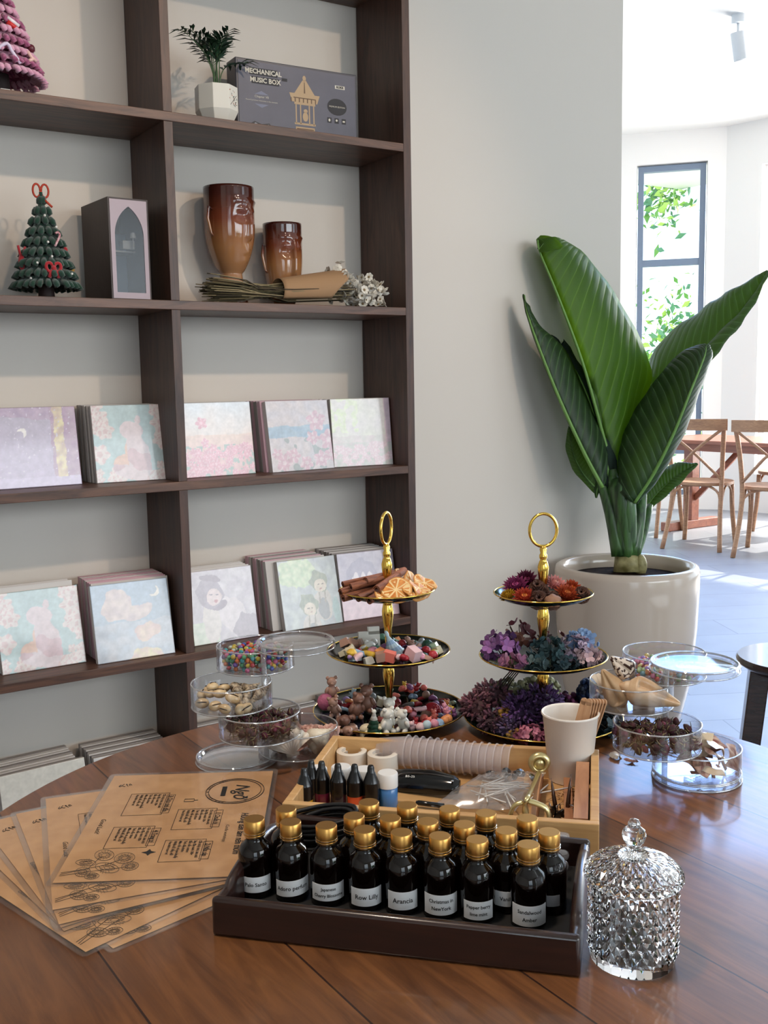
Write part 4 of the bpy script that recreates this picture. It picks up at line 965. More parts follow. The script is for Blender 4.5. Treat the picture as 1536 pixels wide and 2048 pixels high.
def orange_slice(R0, seed):
    r_ = random.Random(seed); b_ = MB(); wav = lambda a, r: .0032 * sin(2 * a + seed) * (r / R0) ** 2 + .0012 * sin(5 * a + seed) * (r / R0)
    for sd_ in (1, -1):
        for k in range(9):
            a0, a1 = 2 * pi * k / 9 + .07, 2 * pi * (k + 1) / 9 - .07
            ring = [(.12, (a0 + a1) / 2), (.5, a0 + .04), (.78, a0 + .0), (.86, a0 + .1), (.86, a1 - .1), (.78, a1), (.5, a1 - .04)]
            b_.add([(R0 * f * cos(a), R0 * f * sin(a), wav(a, R0 * f) + sd_ * .0013) for f, a in ring], [tuple(range(7)) if sd_ > 0 else tuple(range(6, -1, -1))], 2)
    rows = []
    for a in [2 * pi * i / 45 for i in range(45)]:
        rows.append([Vector((R0 * f * cos(a), R0 * f * sin(a), wav(a, R0 * f) + z)) for f, z in ((.0, .001), (.5, .001), (.84, .0011), (.9, .0015), (1.0, .0008), (1.0, -.0008), (.9, -.0015), (.5, -.001), (0, -.001))])
    o_ = len(b_.f); b_.grid(rows, 1, closed_u=True)
    for i in range(o_, len(b_.f)):
        q = (i - o_) % 8
        if q in (3, 4, 5): b_.m[i] = 0
    return b_.mesh('dried_orange_slice', [RIND, PITH, PULP])
for i, (dx, dy, dz, R0, rx, ry, rz, lb) in enumerate([(.013, -.040, .010, .0245, 38, 4, 0, 'largest dried orange slice leaning at the front of the top plate'), (.048, -.020, .008, .020, 22, 30, 1, 'dried orange slice at the right rim of the top plate, leaning outward'),
        (.040, -.034, .004, .020, 20, 10, 2, 'flat dried orange slice at the front right of the top plate'), (.038, .012, .012, .019, 66, 14, 3, 'upright dried orange slice behind the others'), (.022, .022, .015, .018, 60, -20, 4, 'dried orange slice beside the gold finial'),
        (.058, .008, .010, .020, 24, -26, 5, 'curled dried orange slice sticking over the right rim'), (-.002, -.050, .002, .0185, 14, -8, 6, 'dried orange slice lying under the largest one')]):
    p = at_stand(SL, dx, dy, zt + dz); o = place(orange_slice(R0, i), 'dried_orange_slice', None, p); o.rotation_euler = (rad(rx), rad(ry), RW_ + rz * .3)
    tag(o, lb, 'orange slice', 'dried orange slices')

# ---- wax shapes
def wax(nm, col): return P('wax_' + nm, col, .45, Subsurface_Weight=.15, Subsurface_Radius=(.004, .003, .002))
WX = {k: wax(k, v) for k, v in dict(white='#d9d5ca', cream='#dccfae', brown='#7a5546', lightbrown='#a37d6b', red='#a3232c', darkred='#6d1e28', pink='#d28b9c', palepink='#dcb7b9', coral='#d86f5f', orange='#dd8f56', yellow='#d9b13c', blue='#8fabc6', paleblue='#b3c7cf', lilac='#a98bb8', purple='#8c5583', green='#55806b', darkgreen='#1f4a38', palegreen='#b5c8a8', grey='#868a89', magenta='#b9578c').items()}
def sh_bear(m):
    b_ = MB(); b_.ball((0, 0, .011), (.0085, .0075, .0105)); b_.ball((0, -.0005, .0265), (.0078, .0070, .0072))
    for s_ in (-1, 1): b_.ball((s_ * .0062, 0, .0325), .003); b_.ball((s_ * .0082, -.003, .014), (.003, .003, .0055), R=Ry(rad(s_ * -25))); b_.ball((s_ * .0055, -.007, .0038), (.0035, .0055, .0036))
    b_.ball((0, -.0062, .0252), (.003, .0022, .0024)); return b_.mesh('wax_bear', m)
def sh_heart(m):
    pts = [(.0009 * 16 * sin(a) ** 3 * .62, .00056 * (13 * cos(a) - 5 * cos(2 * a) - 2 * cos(3 * a) - cos(4 * a))) for a in [2 * pi * k / 26 for k in range(26)]]
    b_ = MB(); n_ = len(pts); vs = [(x * s_, y * s_, z) for s_, z in ((.8, 0), (1, .0025), (1, .0045), (.7, .0072)) for x, y in pts] + [(0, 0, .0078)]
    fs = [(r * n_ + i, r * n_ + (i + 1) % n_, (r + 1) * n_ + (i + 1) % n_, (r + 1) * n_ + i) for r in range(3) for i in range(n_)] + [(3 * n_ + i, 3 * n_ + (i + 1) % n_, 4 * n_) for i in range(n_)] + [tuple(reversed(range(n_)))]
    return b_.add(vs, fs).mesh('wax_heart', m)
def sh_cube(m): return MB().box((0, 0, .006), (.016, .012, .012), taper=.86).mesh('wax_block', m, False)
def sh_gem(m): return MB().lathe([(0, 0), (.007, .002), (.0085, .006), (.005, .0105), (0, .012)], 8).mesh('wax_gem', m, False)
def sh_stick(m): return MB().tube(catmull([(-.012, 0, .004), (-.004, .001, .0048), (.004, -.001, .0048), (.012, .001, .004)], 8), [.003, .004, .0036, .004, .0036, .004, .0038, .0028], 10).mesh('wax_stick', m)
def sh_star(m):
    pts = [((.0105 if k % 2 == 0 else .0055) * cos(pi * k / 5), (.0105 if k % 2 == 0 else .0055) * sin(pi * k / 5)) for k in range(10)]
    return MB().prism(pts, 0, .006).mesh('wax_star', m, False)
def sh_shell(m):
    rows = []
    for i in range(19):
        a = pi * (i / 18) ; k = 1 + .10 * (i % 2)
        rows.append([Vector((f * .011 * cos(a) * k, f * .0115 * sin(a) * k, .001 + .0065 * sin(f * pi * .8) * (.75 + .25 * k))) for f in (.05, .3, .55, .8, 1.0)] + [Vector((.011 * cos(a) * k, .0115 * sin(a) * k, 0))])
    return MB().grid(rows).ball((0, 0, .003), (.0035, .002, .003)).mesh('wax_shell', m)
def sh_ball(m): return MB().ball((0, 0, .0068), (.0075, .0070, .0068)).mesh('wax_drop', m)
def sh_dolphin(m): return MB().ball((0, 0, .006), (.0095, .0055, .006)).ball((.009, 0, .008), (.005, .004, .004)).ball((-.009, 0, .0085), (.004, .0055, .002)).ball((0, 0, .0115), (.003, .0015, .003)).mesh('wax_bird', m)
def sh_gummy(m):
    b_ = MB(); b_.ball((0, 0, .0055), (.0052, .0045, .0058)); b_.ball((0, 0, .013), (.0042, .0038, .0038))
    for s_ in (-1, 1): b_.ball((s_ * .0033, 0, .0163), .0016); b_.ball((s_ * .0046, -.0022, .0075), (.0018, .0026, .0018)); b_.ball((s_ * .003, -.004, .002), (.002, .0032, .002))
    return b_.mesh('gummy_bear', m)
def sh_tree(m):
    b_ = MB()
    for k in range(5):
        r = .0125 * (1 - k * .18); z = .003 + k * .0058
        b_.lathe([(r * .55, z), (r, z + .0005), (r * .35, z + .0085)], 16, 0 if k < 3 else 1, fn=lambda rr, a, zz: rr * (1 + .12 * sin(8 * a)))
    b_.ball((0, 0, .033), .0035, 1); b_.tube([(0, 0, 0), (0, 0, .006)], .004, 8, 1)
    return b_.mesh('wax_tree', m)
def sh_skirt(m):
    b_ = MB()
    for k in range(5): b_.lathe([(.016 - .0028 * k, .001 + .0058 * k), (.0135 - .0028 * k, .0085 + .0058 * k)], 40, k % 2, fn=lambda rr, a, zz: rr * (1 + .08 * sin(12 * a)))
    b_.ball((0, 0, .036), (.003, .003, .006), 0); return b_.mesh('wax_cake_tree', m)
_wm = {}
def wobj(kind, col, p, rot, label, cat='wax shape', group='wax shapes on the left stand', sc=1.0, name=None):
    fn = {'bear': sh_bear, 'heart': sh_heart, 'block': sh_cube, 'gem': sh_gem, 'stick': sh_stick, 'star': sh_star, 'shell': sh_shell, 'drop': sh_ball, 'bird': sh_dolphin, 'gummy': sh_gummy}[kind]
    if (kind, col) not in _wm: _wm[(kind, col)] = fn(WX[col])
    o = place(_wm[(kind, col)], name or 'wax_' + kind, None, p, rot, sc); return tag(o, label, cat, group)
ZL = .702
def plz(k, dx, dy): return plate_z(k, sqrt(dx * dx + dy * dy))
# bears
for i, (dx, dy, dz, rx, rz, c, sc, lb) in enumerate([
    (-.001, -.072, .012, -6, 0, 'white', 1.15, 'white wax teddy bear sitting upright in front of the gold pillar'),
    (-.006, -.097, .002, 10, 40, 'white', 1.15, 'white wax bear slumped at the front edge of the bottom plate'),
    (.022, -.090, .004, 20, -35, 'white', 1.1, 'white wax bear leaning right beside the slumped one'),
    (-.088, -.022, .034, 5, 10, 'lightbrown', 1.0, 'brown wax bear on top of the pile at the left of the bottom plate'),
    (-.080, -.048, .016, 30, -20, 'lightbrown', 1.0, 'light brown wax bear below the topmost brown one'),
    (-.054, -.062, .018, 15, 30, 'brown', 1.2, 'dark brown wax bear left of the upright white bear'),
    (-.034, -.052, .024, -5, -10, 'brown', 1.25, 'dark brown wax bear directly behind the white tree'),
    (-.078, -.070, .004, 60, 30, 'brown', 1.15, 'brown wax bear lying at the lower left of the bottom plate'),
    (-.052, -.078, .004, 80, -20, 'lightbrown', 1.1, 'brown wax bear lying behind the white reclining one')]):
    p = at_stand(SL, dx, dy, plz(0, dx, dy) + dz); wobj('bear', c, p, (rad(rx), rad(jit(8)), RW_ + rad(rz)), lb, 'wax bear', 'wax bears on the left stand', sc)
p = at_stand(SL, -.045, -.098, plz(0, .045, .098) + .004); wobj('bear', 'cream', p, (rad(80), 0, RW_ + rad(80)), 'cream wax bear lying flat left of the little tree', 'wax bear', 'wax bears on the left stand', 1.0)
p = at_stand(SL, -.024, -.104, plz(0, .024, .104) + .001); tag(place(sh_tree([WX['darkgreen'], WX['white']]), 'wax_tree', None, p, (rad(4), 0, 0), 1.0), 'small green and white wax Christmas tree at the front of the bottom plate', 'wax tree')
p = at_stand(SL, -.098, -.034, plz(0, .098, .034) + .016); tag(place(MB().ball((0, 0, .012), (.0125, .0125, .013), sub=(16, 12)).mesh('wax_raspberry', P('raspberry_wax', '#b5617f', .7, bump=1.0, bscale=260)), 'wax_raspberry', None, p), 'pink wax raspberry at the left of the bottom plate', 'wax raspberry')
p = at_stand(SL, .066, -.020, plz(0, .066, .020) + .012); tag(place(MB().lathe([(0, 0), (.012, .001), (.0135, .004), (.0135, .008), (.012, .011), (0, .012)], 24).mesh('wax_disc', WX['red']), 'wax_disc', None, p, (rad(60), 0, RW_), 1.0), 'large round red wax disc at the right of the bottom plate', 'wax disc')
explicit = [(.060, -.092, 'gummy', 'coral'), (.050, -.055, 'drop', 'coral'), (.092, -.030, 'block', 'yellow'), (.085, -.060, 'drop', 'orange'), (.080, -.070, 'drop', 'orange'), (.072, -.078, 'gem', 'blue'), (.062, -.070, 'stick', 'lilac'),
    (.052, -.078, 'gem', 'red'), (.040, -.070, 'gummy', 'red'), (.040, -.045, 'heart', 'darkred'), (.056, -.030, 'block', 'lightbrown'), (.090, -.010, 'gummy', 'orange'), (.080, .000, 'stick', 'magenta'), (.034, -.088, 'gummy', 'palepink'), (.044, -.094, 'drop', 'palepink'), (.056, -.096, 'drop', 'paleblue'), (.064, -.088, 'drop', 'pink'), (.068, -.050, 'gummy', 'coral'),
    (-.060, .020, 'stick', 'red'), (-.045, .028, 'shell', 'palegreen'), (-.028, .030, 'block', 'darkred'), (-.018, .044, 'block', 'cream'), (-.046, .000, 'heart', 'lilac'), (-.050, -.015, 'gem', 'paleblue'), (-.020, .005, 'shell', 'grey')]
NAMEC = dict(white='white', cream='cream', brown='brown', lightbrown='light brown', red='red', darkred='dark red', pink='pink', palepink='pale pink', coral='coral', orange='orange', yellow='yellow', blue='blue', paleblue='pale blue', lilac='lilac', purple='purple', green='green', darkgreen='dark green', palegreen='pale green', grey='grey', magenta='magenta')
for dx, dy, k, c in explicit:
    p = at_stand(SL, dx, dy, plz(0, dx, dy) + (.006 if dy > -.06 else .001))
    wobj(k, c, p, (rad(jit(25)), rad(jit(25)), random.uniform(0, 6.3)), '%s wax %s among the shapes on the left stand' % (NAMEC[c], k), 'wax shape')
pal = ['red', 'darkred', 'pink', 'palepink', 'coral', 'orange', 'yellow', 'blue', 'paleblue', 'lilac', 'purple', 'green', 'grey', 'darkred', 'red', 'lightbrown', 'palegreen']
cnt = 0; used = []
while cnt < 62:
    a = random.uniform(0, 2 * pi); r = .108 * sqrt(random.random()); dx, dy = r * cos(a), r * sin(a)
    if r < .016 or (dx < -.02 and dy < -.01) or (abs(dx) < .035 and dy < -.05): continue
    used.append((dx, dy)); near = sum(1 for q in used if (q[0] - dx) ** 2 + (q[1] - dy) ** 2 < .012 ** 2) - 1
    lift = min(near, 2) * .007 + (.006 if r < .085 else 0)
    k = random.choice(['heart', 'gem', 'gummy', 'drop', 'block', 'shell', 'stick', 'gummy', 'heart']); c = random.choice(pal)
    p = at_stand(SL, dx, dy, plz(0, dx, dy) + lift); cnt += 1
    wobj(k, c, p, (rad(jit(30)), rad(jit(30)), random.uniform(0, 6.3)), '%s wax %s among the shapes on the left stand' % (NAMEC[c], k), 'wax shape', sc=random.uniform(.75, 1.0))
# middle plate
p = at_stand(SL, .012, -.020, plz(1, .012, .020) + .006); tag(place(sh_skirt([WX['paleblue'], WX['blue']]), 'wax_layered_tree', None, p, (rad(-8), rad(-22), RW_), 1.05), 'pale blue layered wax tree leaning on the gold pillar of the middle plate', 'wax tree')
p = at_stand(SL, -.030, .044, plz(1, .030, .044)); tag(place(MB().box((0, 0, .016), (.034, .010, .026)).box((.008, 0, .030), (.018, .010, .012)).mesh('wax_slab', WX['white'], False), 'wax_slab', None, p, (rad(-10), 0, RW_ + .2)), 'white wax slab standing at the back of the middle plate', 'wax slab')
for i, (dx, dy, k, c, s_) in enumerate([(-.066, .022, 'block', 'lightbrown', 1.0), (-.054, .024, 'block', 'lightbrown', 1.1), (-.044, .026, 'block', 'lightbrown', 1.05), (-.036, .000, 'gem', 'yellow', 1.0), (-.026, .004, 'bird', 'white', 1.4), (-.030, .020, 'stick', 'darkgreen', 1.2),
    (-.062, -.022, 'star', 'cream', 1.3), (-.056, -.038, 'gem', 'yellow', 1.0), (-.042, -.032, 'stick', 'blue', 1.1), (-.030, -.036, 'stick', 'yellow', 1.2), (-.022, -.026, 'drop', 'pink', 1.2), (-.010, -.040, 'block', 'orange', 1.2), (.000, -.058, 'block', 'coral', 1.2), (-.010, -.058, 'block', 'lightbrown', 1.1),
    (.016, -.056, 'stick', 'palepink', 1.0), (.022, -.066, 'heart', 'red', 1.0), (.036, -.050, 'block', 'palepink', 1.4), (.046, -.048, 'heart', 'pink', 1.1), (.058, -.042, 'star', 'coral', 1.0), (.056, -.024, 'gem', 'red', 1.0), (.070, -.026, 'stick', 'palegreen', .9), (.034, -.004, 'shell', 'purple', 1.2), (.020, .030, 'drop', 'red', .9),
    (.040, .020, 'gummy', 'lightbrown', 1.2), (.050, .016, 'star', 'paleblue', 1.1), (.062, .012, 'gem', 'darkgreen', 1.1), (.072, -.002, 'block', 'palegreen', 1.2), (.002, .004, 'heart', 'lilac', 1.2), (-.004, -.002, 'gem', 'purple', 1.2), (-.058, -.004, 'star', 'cream', 1.1), (.046, -.006, 'stick', 'lightbrown', 1.1), (.060, -.012, 'stick', 'darkgreen', 1.0), (-.044, -.050, 'heart', 'palepink', 1.0), (.010, .046, 'shell', 'green', 1.1), (.054, .034, 'heart', 'grey', 1.0), (-.010, .060, 'gem', 'green', 1.0), (-.018, -.012, 'shell', 'green', 1.1), (.046, -.030, 'shell', 'lilac', 1.1), (.030, -.028, 'gem', 'darkred', 1.0), (-.046, -.014, 'heart', 'red', 1.0)]):
    p = at_stand(SL, dx, dy, plz(1, dx, dy) + (.009 if sqrt(dx * dx + dy * dy) < .07 else .002))
    wobj(k, c, p, (rad(jit(35)), rad(jit(35)), random.uniform(0, 6.3)), '%s wax %s on the middle plate of the left stand' % (NAMEC[c], k), 'wax shape', 'wax shapes on the middle plate', s_)

k_ = 0
while k_ < 30:
    a = random.uniform(0, 2 * pi); r = .080 * sqrt(random.random()); dx, dy = r * cos(a), r * sin(a)
    if r < .014 or (abs(dx + .03) < .02 and abs(dy - .044) < .012): continue
    kd = random.choice(['heart', 'gem', 'drop', 'block', 'shell', 'stick', 'star']); c = random.choice(['cream', 'palepink', 'pink', 'green', 'darkgreen', 'red', 'orange', 'paleblue', 'lilac', 'yellow', 'white', 'lightbrown', 'grey']); k_ += 1
    p = at_stand(SL, dx, dy, plz(1, dx, dy) + .001); wobj(kd, c, p, (rad(jit(25)), rad(jit(25)), random.uniform(0, 6.3)), '%s wax %s on the middle plate of the left stand' % (NAMEC[c], kd), 'wax shape', 'wax shapes on the middle plate', random.uniform(.9, 1.15))

# ---- right stand: strawflowers, cones
def strawflower(c1, c2, R0, seed):
    r_ = random.Random(seed); b_ = MB()
    for ring in range(6):
        n_ = 16 - ring; el = rad(8 + ring * 14); rr = R0 * (1 - ring * .11)
        for k in range(n_):
            a = 2 * pi * (k + .5 * (ring % 2)) / n_ + r_.uniform(-.08, .08); w_ = .16 * R0
            K = Rz(a) @ Ry(-el); b_.add([(R0 * .12, 0, 0), (rr * .6, -w_, .002), (rr, 0, .0035), (rr * .6, w_, .002), (rr * .6, 0, -.0008)], [(0, 1, 4), (1, 2, 4), (2, 3, 4), (3, 0, 4)], 0 if ring < 4 else 1, K)
    b_.ball((0, 0, R0 * .25), (R0 * .3, R0 * .3, R0 * .2), 1, (10, 6))
    b_.lathe([(0, -.003), (R0 * .35, -.001), (R0 * .2, .003)], 10, 0)
    return b_.mesh('strawflower', [P('petal_' + c1, c1, .6), P('petal_' + c2, c2, .6)], False)
zt = plate_z(2, .02)
for i, (dx, dy, dz, R0, c1, c2, lb, rx, ry) in enumerate([
    (-.040, .004, .020, .022, '#7c2a56', '#a8477a', 'magenta strawflower at the upper left of the top plate', 35, -14), (-.022, .022, .026, .020, '#5f1f3c', '#7c2a4e', 'dark purple strawflower behind the magenta one', 45, 0),
    (.018, .004, .022, .020, '#c98a86', '#d8a79c', 'pale pink strawflower right of the gold finial', 30, 18), (.044, .010, .014, .018, '#a5421f', '#c9692e', 'rust orange strawflower at the right of the top plate', 40, 20),
    (.030, -.026, .012, .022, '#a0411f', '#c2703a', 'wide rust strawflower at the front right of the top plate', 32, 8), (-.032, -.030, .010, .020, '#b2402a', '#dd8a45', 'red and orange strawflower at the front left of the top plate', 36, -6),
    (-.054, -.016, .010, .015, '#b58a1e', '#d0a52e', 'yellow strawflower at the left rim of the top plate', 20, -26)]):
    p = at_stand(SRt, dx, dy, zt + dz); tag(place(strawflower(c1, c2, R0, i), 'strawflower', None, p, (rad(rx), rad(ry), RW_)), lb, 'dried flower', 'strawflowers on the top plate')
def cone_mesh(R0, H0):
    b_ = MB(); b_.lathe([(0, 0), (R0 * .7, .003), (R0 * .6, H0 * .6), (0, H0)], 12, 0)
    for ring in range(7):
        f = ring / 7; n_ = 10 - ring // 2; rr = R0 * (1.02 - f * .85)
        for k in range(n_):
            a = 2 * pi * (k + .5 * (ring % 2)) / n_; K = Rz(a) @ Tr(rr * .55, 0, H0 * f + .002) @ Ry(rad(-28 - 45 * f))
            b_.add([(0, -.0030, -.0008), (.008, -.0045, 0), (.0105, 0, .001), (.008, .0045, 0), (0, .003, -.0008), (.005, 0, .0024), (.005, 0, -.002)], [(0, 1, 5), (1, 2, 5), (2, 3, 5), (3, 4, 5), (4, 0, 5), (1, 0, 6), (2, 1, 6), (3, 2, 6), (4, 3, 6), (0, 4, 6)], 0, K)
    return b_.mesh('pine_cone', P('pine_cone_brown', '#4a2e26', .7, col2='#6d4b3c', scale=90), False)
for dx, dy, dz, rx, lb, R0 in [(-.008, -.004, .012, 50, 'larger pine cone below the gold finial', .015), (-.012, -.022, .006, 70, 'pine cone lying in front of the larger one', .013), (.055, -.010, .008, 60, 'small pine cone at the right rim of the top plate', .010), (.010, -.022, .006, 85, 'pine cone at the centre front, half hidden', .012)]:
    tag(place(cone_mesh(R0, R0 * 1.9), 'pine_cone', None, at_stand(SRt, dx, dy, zt + dz), (rad(rx), rad(jit(20)), RW_)), lb, 'pine cone', 'pine cones on the top plate')
tag(place(MB().lathe([(0, 0), (.009, .003), (.012, .008), (.010, .013), (0, .016)], 20, fn=lambda r, a, z: r * (1 + .12 * sin(5 * a))).mesh('dried_seed_pod', P('seed_pod', '#8d6650', .7)), 'dried_seed_pod', None, at_stand(SRt, .006, -.050, zt + .004), (rad(30), 0, RW_)), 'light brown ribbed seed pod at the front of the top plate', 'seed pod')

# hydrangea clusters (thing > florets, stems)
def petal4(b_, K, r, mi, r_):
    n_ = 4
    for k in range(n_):
        a = 2 * pi * k / n_; up = r_.uniform(.1, .5)
        M_ = K @ Rz(a) @ Ry(-up)
        b_.add([(0, 0, 0), (r * .45, -r * .42, .0003), (r * .95, -r * .30, r * .12), (r * 1.05, 0, r * .1), (r * .95, r * .30, r * .12), (r * .45, r * .42, .0003)], [(0, 1, 2, 3), (0, 3, 4, 5)], mi, M_)
def cluster(name, label, cat, group, c, sx, sy, sz, n_, r, cols, stemcol='#4a3b2c', seed=0, stems=6, style='petal'):
    r_ = random.Random(seed); t = thing(name, label, cat, c, 0, group); b_ = MB()
    mats = [P('flor_' + k, k, .7) for k in cols]
    if style == 'spike': r *= 1.35; n_ = int(n_ * 1.3)
    if style != 'petal': b_.ball((0, 0, sz * .42), (sx * .68, sy * .68, sz * .36), len(mats) - 1, (10, 7))
    for i in range(n_):
        u = Vector((r_.gauss(0, 1), r_.gauss(0, 1), r_.gauss(0, 1))).normalized() * r_.uniform(.55, 1.0); p = Vector((u.x * sx, u.y * sy, max(0.002, (u.z * .5 + .5) * sz)))
        q = u.to_track_quat('Z', 'Y').to_matrix().to_4x4() @ Rz(r_.uniform(0, 6)) @ Rx(r_.uniform(-.5, .5)); K = Tr(p) @ q; rr = r * r_.uniform(.75, 1.15)
        if style == 'petal': petal4(b_, K, rr, r_.randrange(len(mats)), r_)
        elif style == 'tuft': b_.ball(p, (rr, rr, rr * .8), r_.randrange(len(mats)), (6, 4), None, q)
        else: b_.lathe([(0, 0), (rr * .5, rr * .4), (rr * .35, rr * 1.6), (0, rr * 2)], 5, r_.randrange(len(mats)), K)
    o = b_.build('florets', mats, t, smooth=style == 'tuft')
    if style == 'petal': sd_ = o.modifiers.new('thick', 'SOLIDIFY'); sd_.thickness = .0004
    if stems:
        b_ = MB()
        for k in range(stems): b_.tube([(r_.uniform(-.1, .1) * sx, r_.uniform(-.1, .1) * sy, .003), (r_.uniform(-.7, .7) * sx, r_.uniform(-.7, .7) * sy, sz * r_.uniform(.5, .9))], .0007, 4)
        b_.build('stems', P('stem_' + stemcol, stemcol, .8), t)
    return t
HG = 'preserved flower clusters on the middle plate'
zm = plate_z(1, .05)
for i, (dx, dy, dz, sx, sy, sz, n_, r, cols, lb) in enumerate([
    (-.062, .000, .006, .032, .026, .040, 34, .010, ['#6e3f78', '#8d5a93', '#54305e'], 'purple hydrangea cluster at the left of the middle plate'),
    (-.050, -.040, .000, .026, .020, .022, 16, .010, ['#a86f8c', '#b98aa0', '#7a4a6a'], 'dusty pink petals hanging over the left rim of the middle plate'),
    (-.030, .036, .010, .026, .020, .050, 20, .011, ['#4a1a22', '#5f2630', '#8a5a4a'], 'dark maroon hydrangea cluster behind the gold pillar'),
    (.004, -.024, .000, .034, .024, .042, 46, .009, ['#22383a', '#2c474b', '#3b565a'], 'dark blue-green hydrangea cluster at the centre of the middle plate'),
    (-.018, -.044, .000, .022, .018, .022, 22, .009, ['#2b3f40', '#1f3334', '#54686a'], 'dark teal leaves at the front of the middle plate'),
    (.032, -.040, .000, .026, .018, .020, 26, .008, ['#1c2b33', '#27404a'], 'nearly black hydrangea petals at the front right of the middle plate'),
    (.046, -.014, .006, .026, .026, .034, 40, .008, ['#b79fb2', '#c9b2bf', '#a58ea6'], 'lilac-pink hydrangea cluster at the right of the middle plate'),
    (.062, -.032, .002, .022, .020, .024, 26, .008, ['#c9a9ae', '#d3b9bb'], 'pale pink hydrangea cluster nearest the right rim of the middle plate'),
    (.060, .016, .006, .026, .024, .040, 36, .009, ['#8fa9cc', '#a3bbd9', '#7f99bd'], 'light blue hydrangea cluster behind the pink one'),
    (.016, .024, .006, .026, .020, .036, 20, .010, ['#5b4a52', '#93808f', '#6e3a3a'], 'brown-mauve dried petals right of the gold pillar')]):
    cluster('hydrangea_cluster', lb, 'dried flowers', HG, at_stand(SRt, dx, dy, zm + dz), sx, sy, sz, n_, r, cols, seed=i + 10)
BG = 'dried flower bunches on the bottom plate'
zb = plate_z(0, .05)
for i, (dx, dy, dz, sx, sy, sz, n_, r, cols, lb, stl) in enumerate([
    (-.078, -.034, .002, .024, .020, .028, 110, .0036, ['#4d2e3c', '#6b4152', '#38222c'], 'dark plum bunch resting at the left rim of the bottom plate', 'spike'),
    (-.052, -.048, .000, .022, .018, .026, 100, .0034, ['#5a4668', '#6d5a7c', '#3d3047'], 'greyish violet bunch left of the bright pink petals', 'spike'),
    (-.104, .018, .012, .020, .020, .030, 90, .0036, ['#7a4a58', '#94646e', '#523540'], 'rosy brown sprig at the far left edge of the bottom plate', 'spike'),
    (-.050, .030, .016, .034, .030, .046, 150, .0052, ['#8d8c6a', '#a3a27c', '#6e6e52'], 'sage green fluffy bunch at the back left of the bottom plate', 'tuft'),
    (-.004, .038, .014, .044, .030, .052, 190, .0052, ['#9a9a78', '#b0ae88', '#77775a'], 'pale green fluffy bunch left of the gold pillar', 'tuft'),
    (-.094, .000, .010, .026, .026, .040, 130, .0036, ['#5a343f', '#7d4a56', '#462a30'], 'dusty burgundy bunch hanging over the left rim', 'spike'),
    (-.074, .014, .030, .026, .024, .034, 110, .0036, ['#6b4450', '#8a5f68', '#4c3038'], 'mauve-brown bunch leaning at the upper left', 'spike'),
    (-.034, -.030, .006, .034, .030, .050, 260, .0032, ['#4c3060', '#66437c', '#3a2449'], 'deep violet bunch in the middle of the bottom plate', 'spike'),
    (-.006, -.010, .016, .034, .028, .046, 220, .0032, ['#553a68', '#6f4d86', '#402a50'], 'violet bunch right in front of the gold pillar', 'spike'),
    (-.058, -.030, .010, .016, .014, .030, 70, .0036, ['#8f6a24', '#a87c2a', '#6e4f20'], 'mustard yellow sprig on the left of the bottom plate', 'tuft'),
    (-.052, -.070, .000, .018, .014, .016, 34, .0036, ['#7d5a1e', '#94702a', '#463220'], 'small mustard sprig at the front left rim', 'tuft'),
    (-.030, -.078, .000, .026, .018, .024, 46, .0062, ['#b0607a', '#c77f93', '#8d4a63'], 'bright pink petal cluster at the front left of the bottom plate', 'petal'),
    (.004, -.082, .000, .030, .018, .026, 60, .0056, ['#a25672', '#b97088', '#7a4058'], 'rose pink petal cluster at the front centre of the bottom plate', 'petal'),
    (.020, -.052, .002, .034, .030, .036, 220, .0032, ['#5b3350', '#7d4a6b', '#452a40'], 'plum coloured bunch behind the rose pink cluster', 'spike'),
    (.042, .040, .010, .024, .018, .026, 90, .0048, ['#5f2348', '#7b3560', '#431a34'], 'magenta bobble cluster right of the gold pillar', 'tuft'),
    (.084, .036, .016, .034, .026, .044, 150, .0056, ['#16284a', '#1f3a66', '#101d33'], 'navy blue fluffy cluster at the back right', 'tuft'),
    (.090, -.040, .000, .030, .034, .022, 44, .010, ['#22333a', '#2f444c', '#1a262b'], 'dark slate dried leaves at the right rim of the bottom plate', 'petal')]):
    cluster('dried_flower_bunch', lb, 'dried flowers', BG, at_stand(SRt, dx, dy, zb + dz), sx, sy, sz, n_, r, cols, seed=i + 40, stems=10, style=stl)
mb = MB()
for k in range(5): mb.tube(catmull([at_stand(SRt, -.062 + .002 * k, .018, .728), at_stand(SRt, -.068 + .004 * k, .005, .760), at_stand(SRt, -.052 + .0035 * k, -.02, .792)], 8), .0009, 5)
tag(mb.build('dried_twig', P('twig_dark', '#2b2220', .9)), 'thin dark branching twig rising from the left of the bottom plate', 'twig')

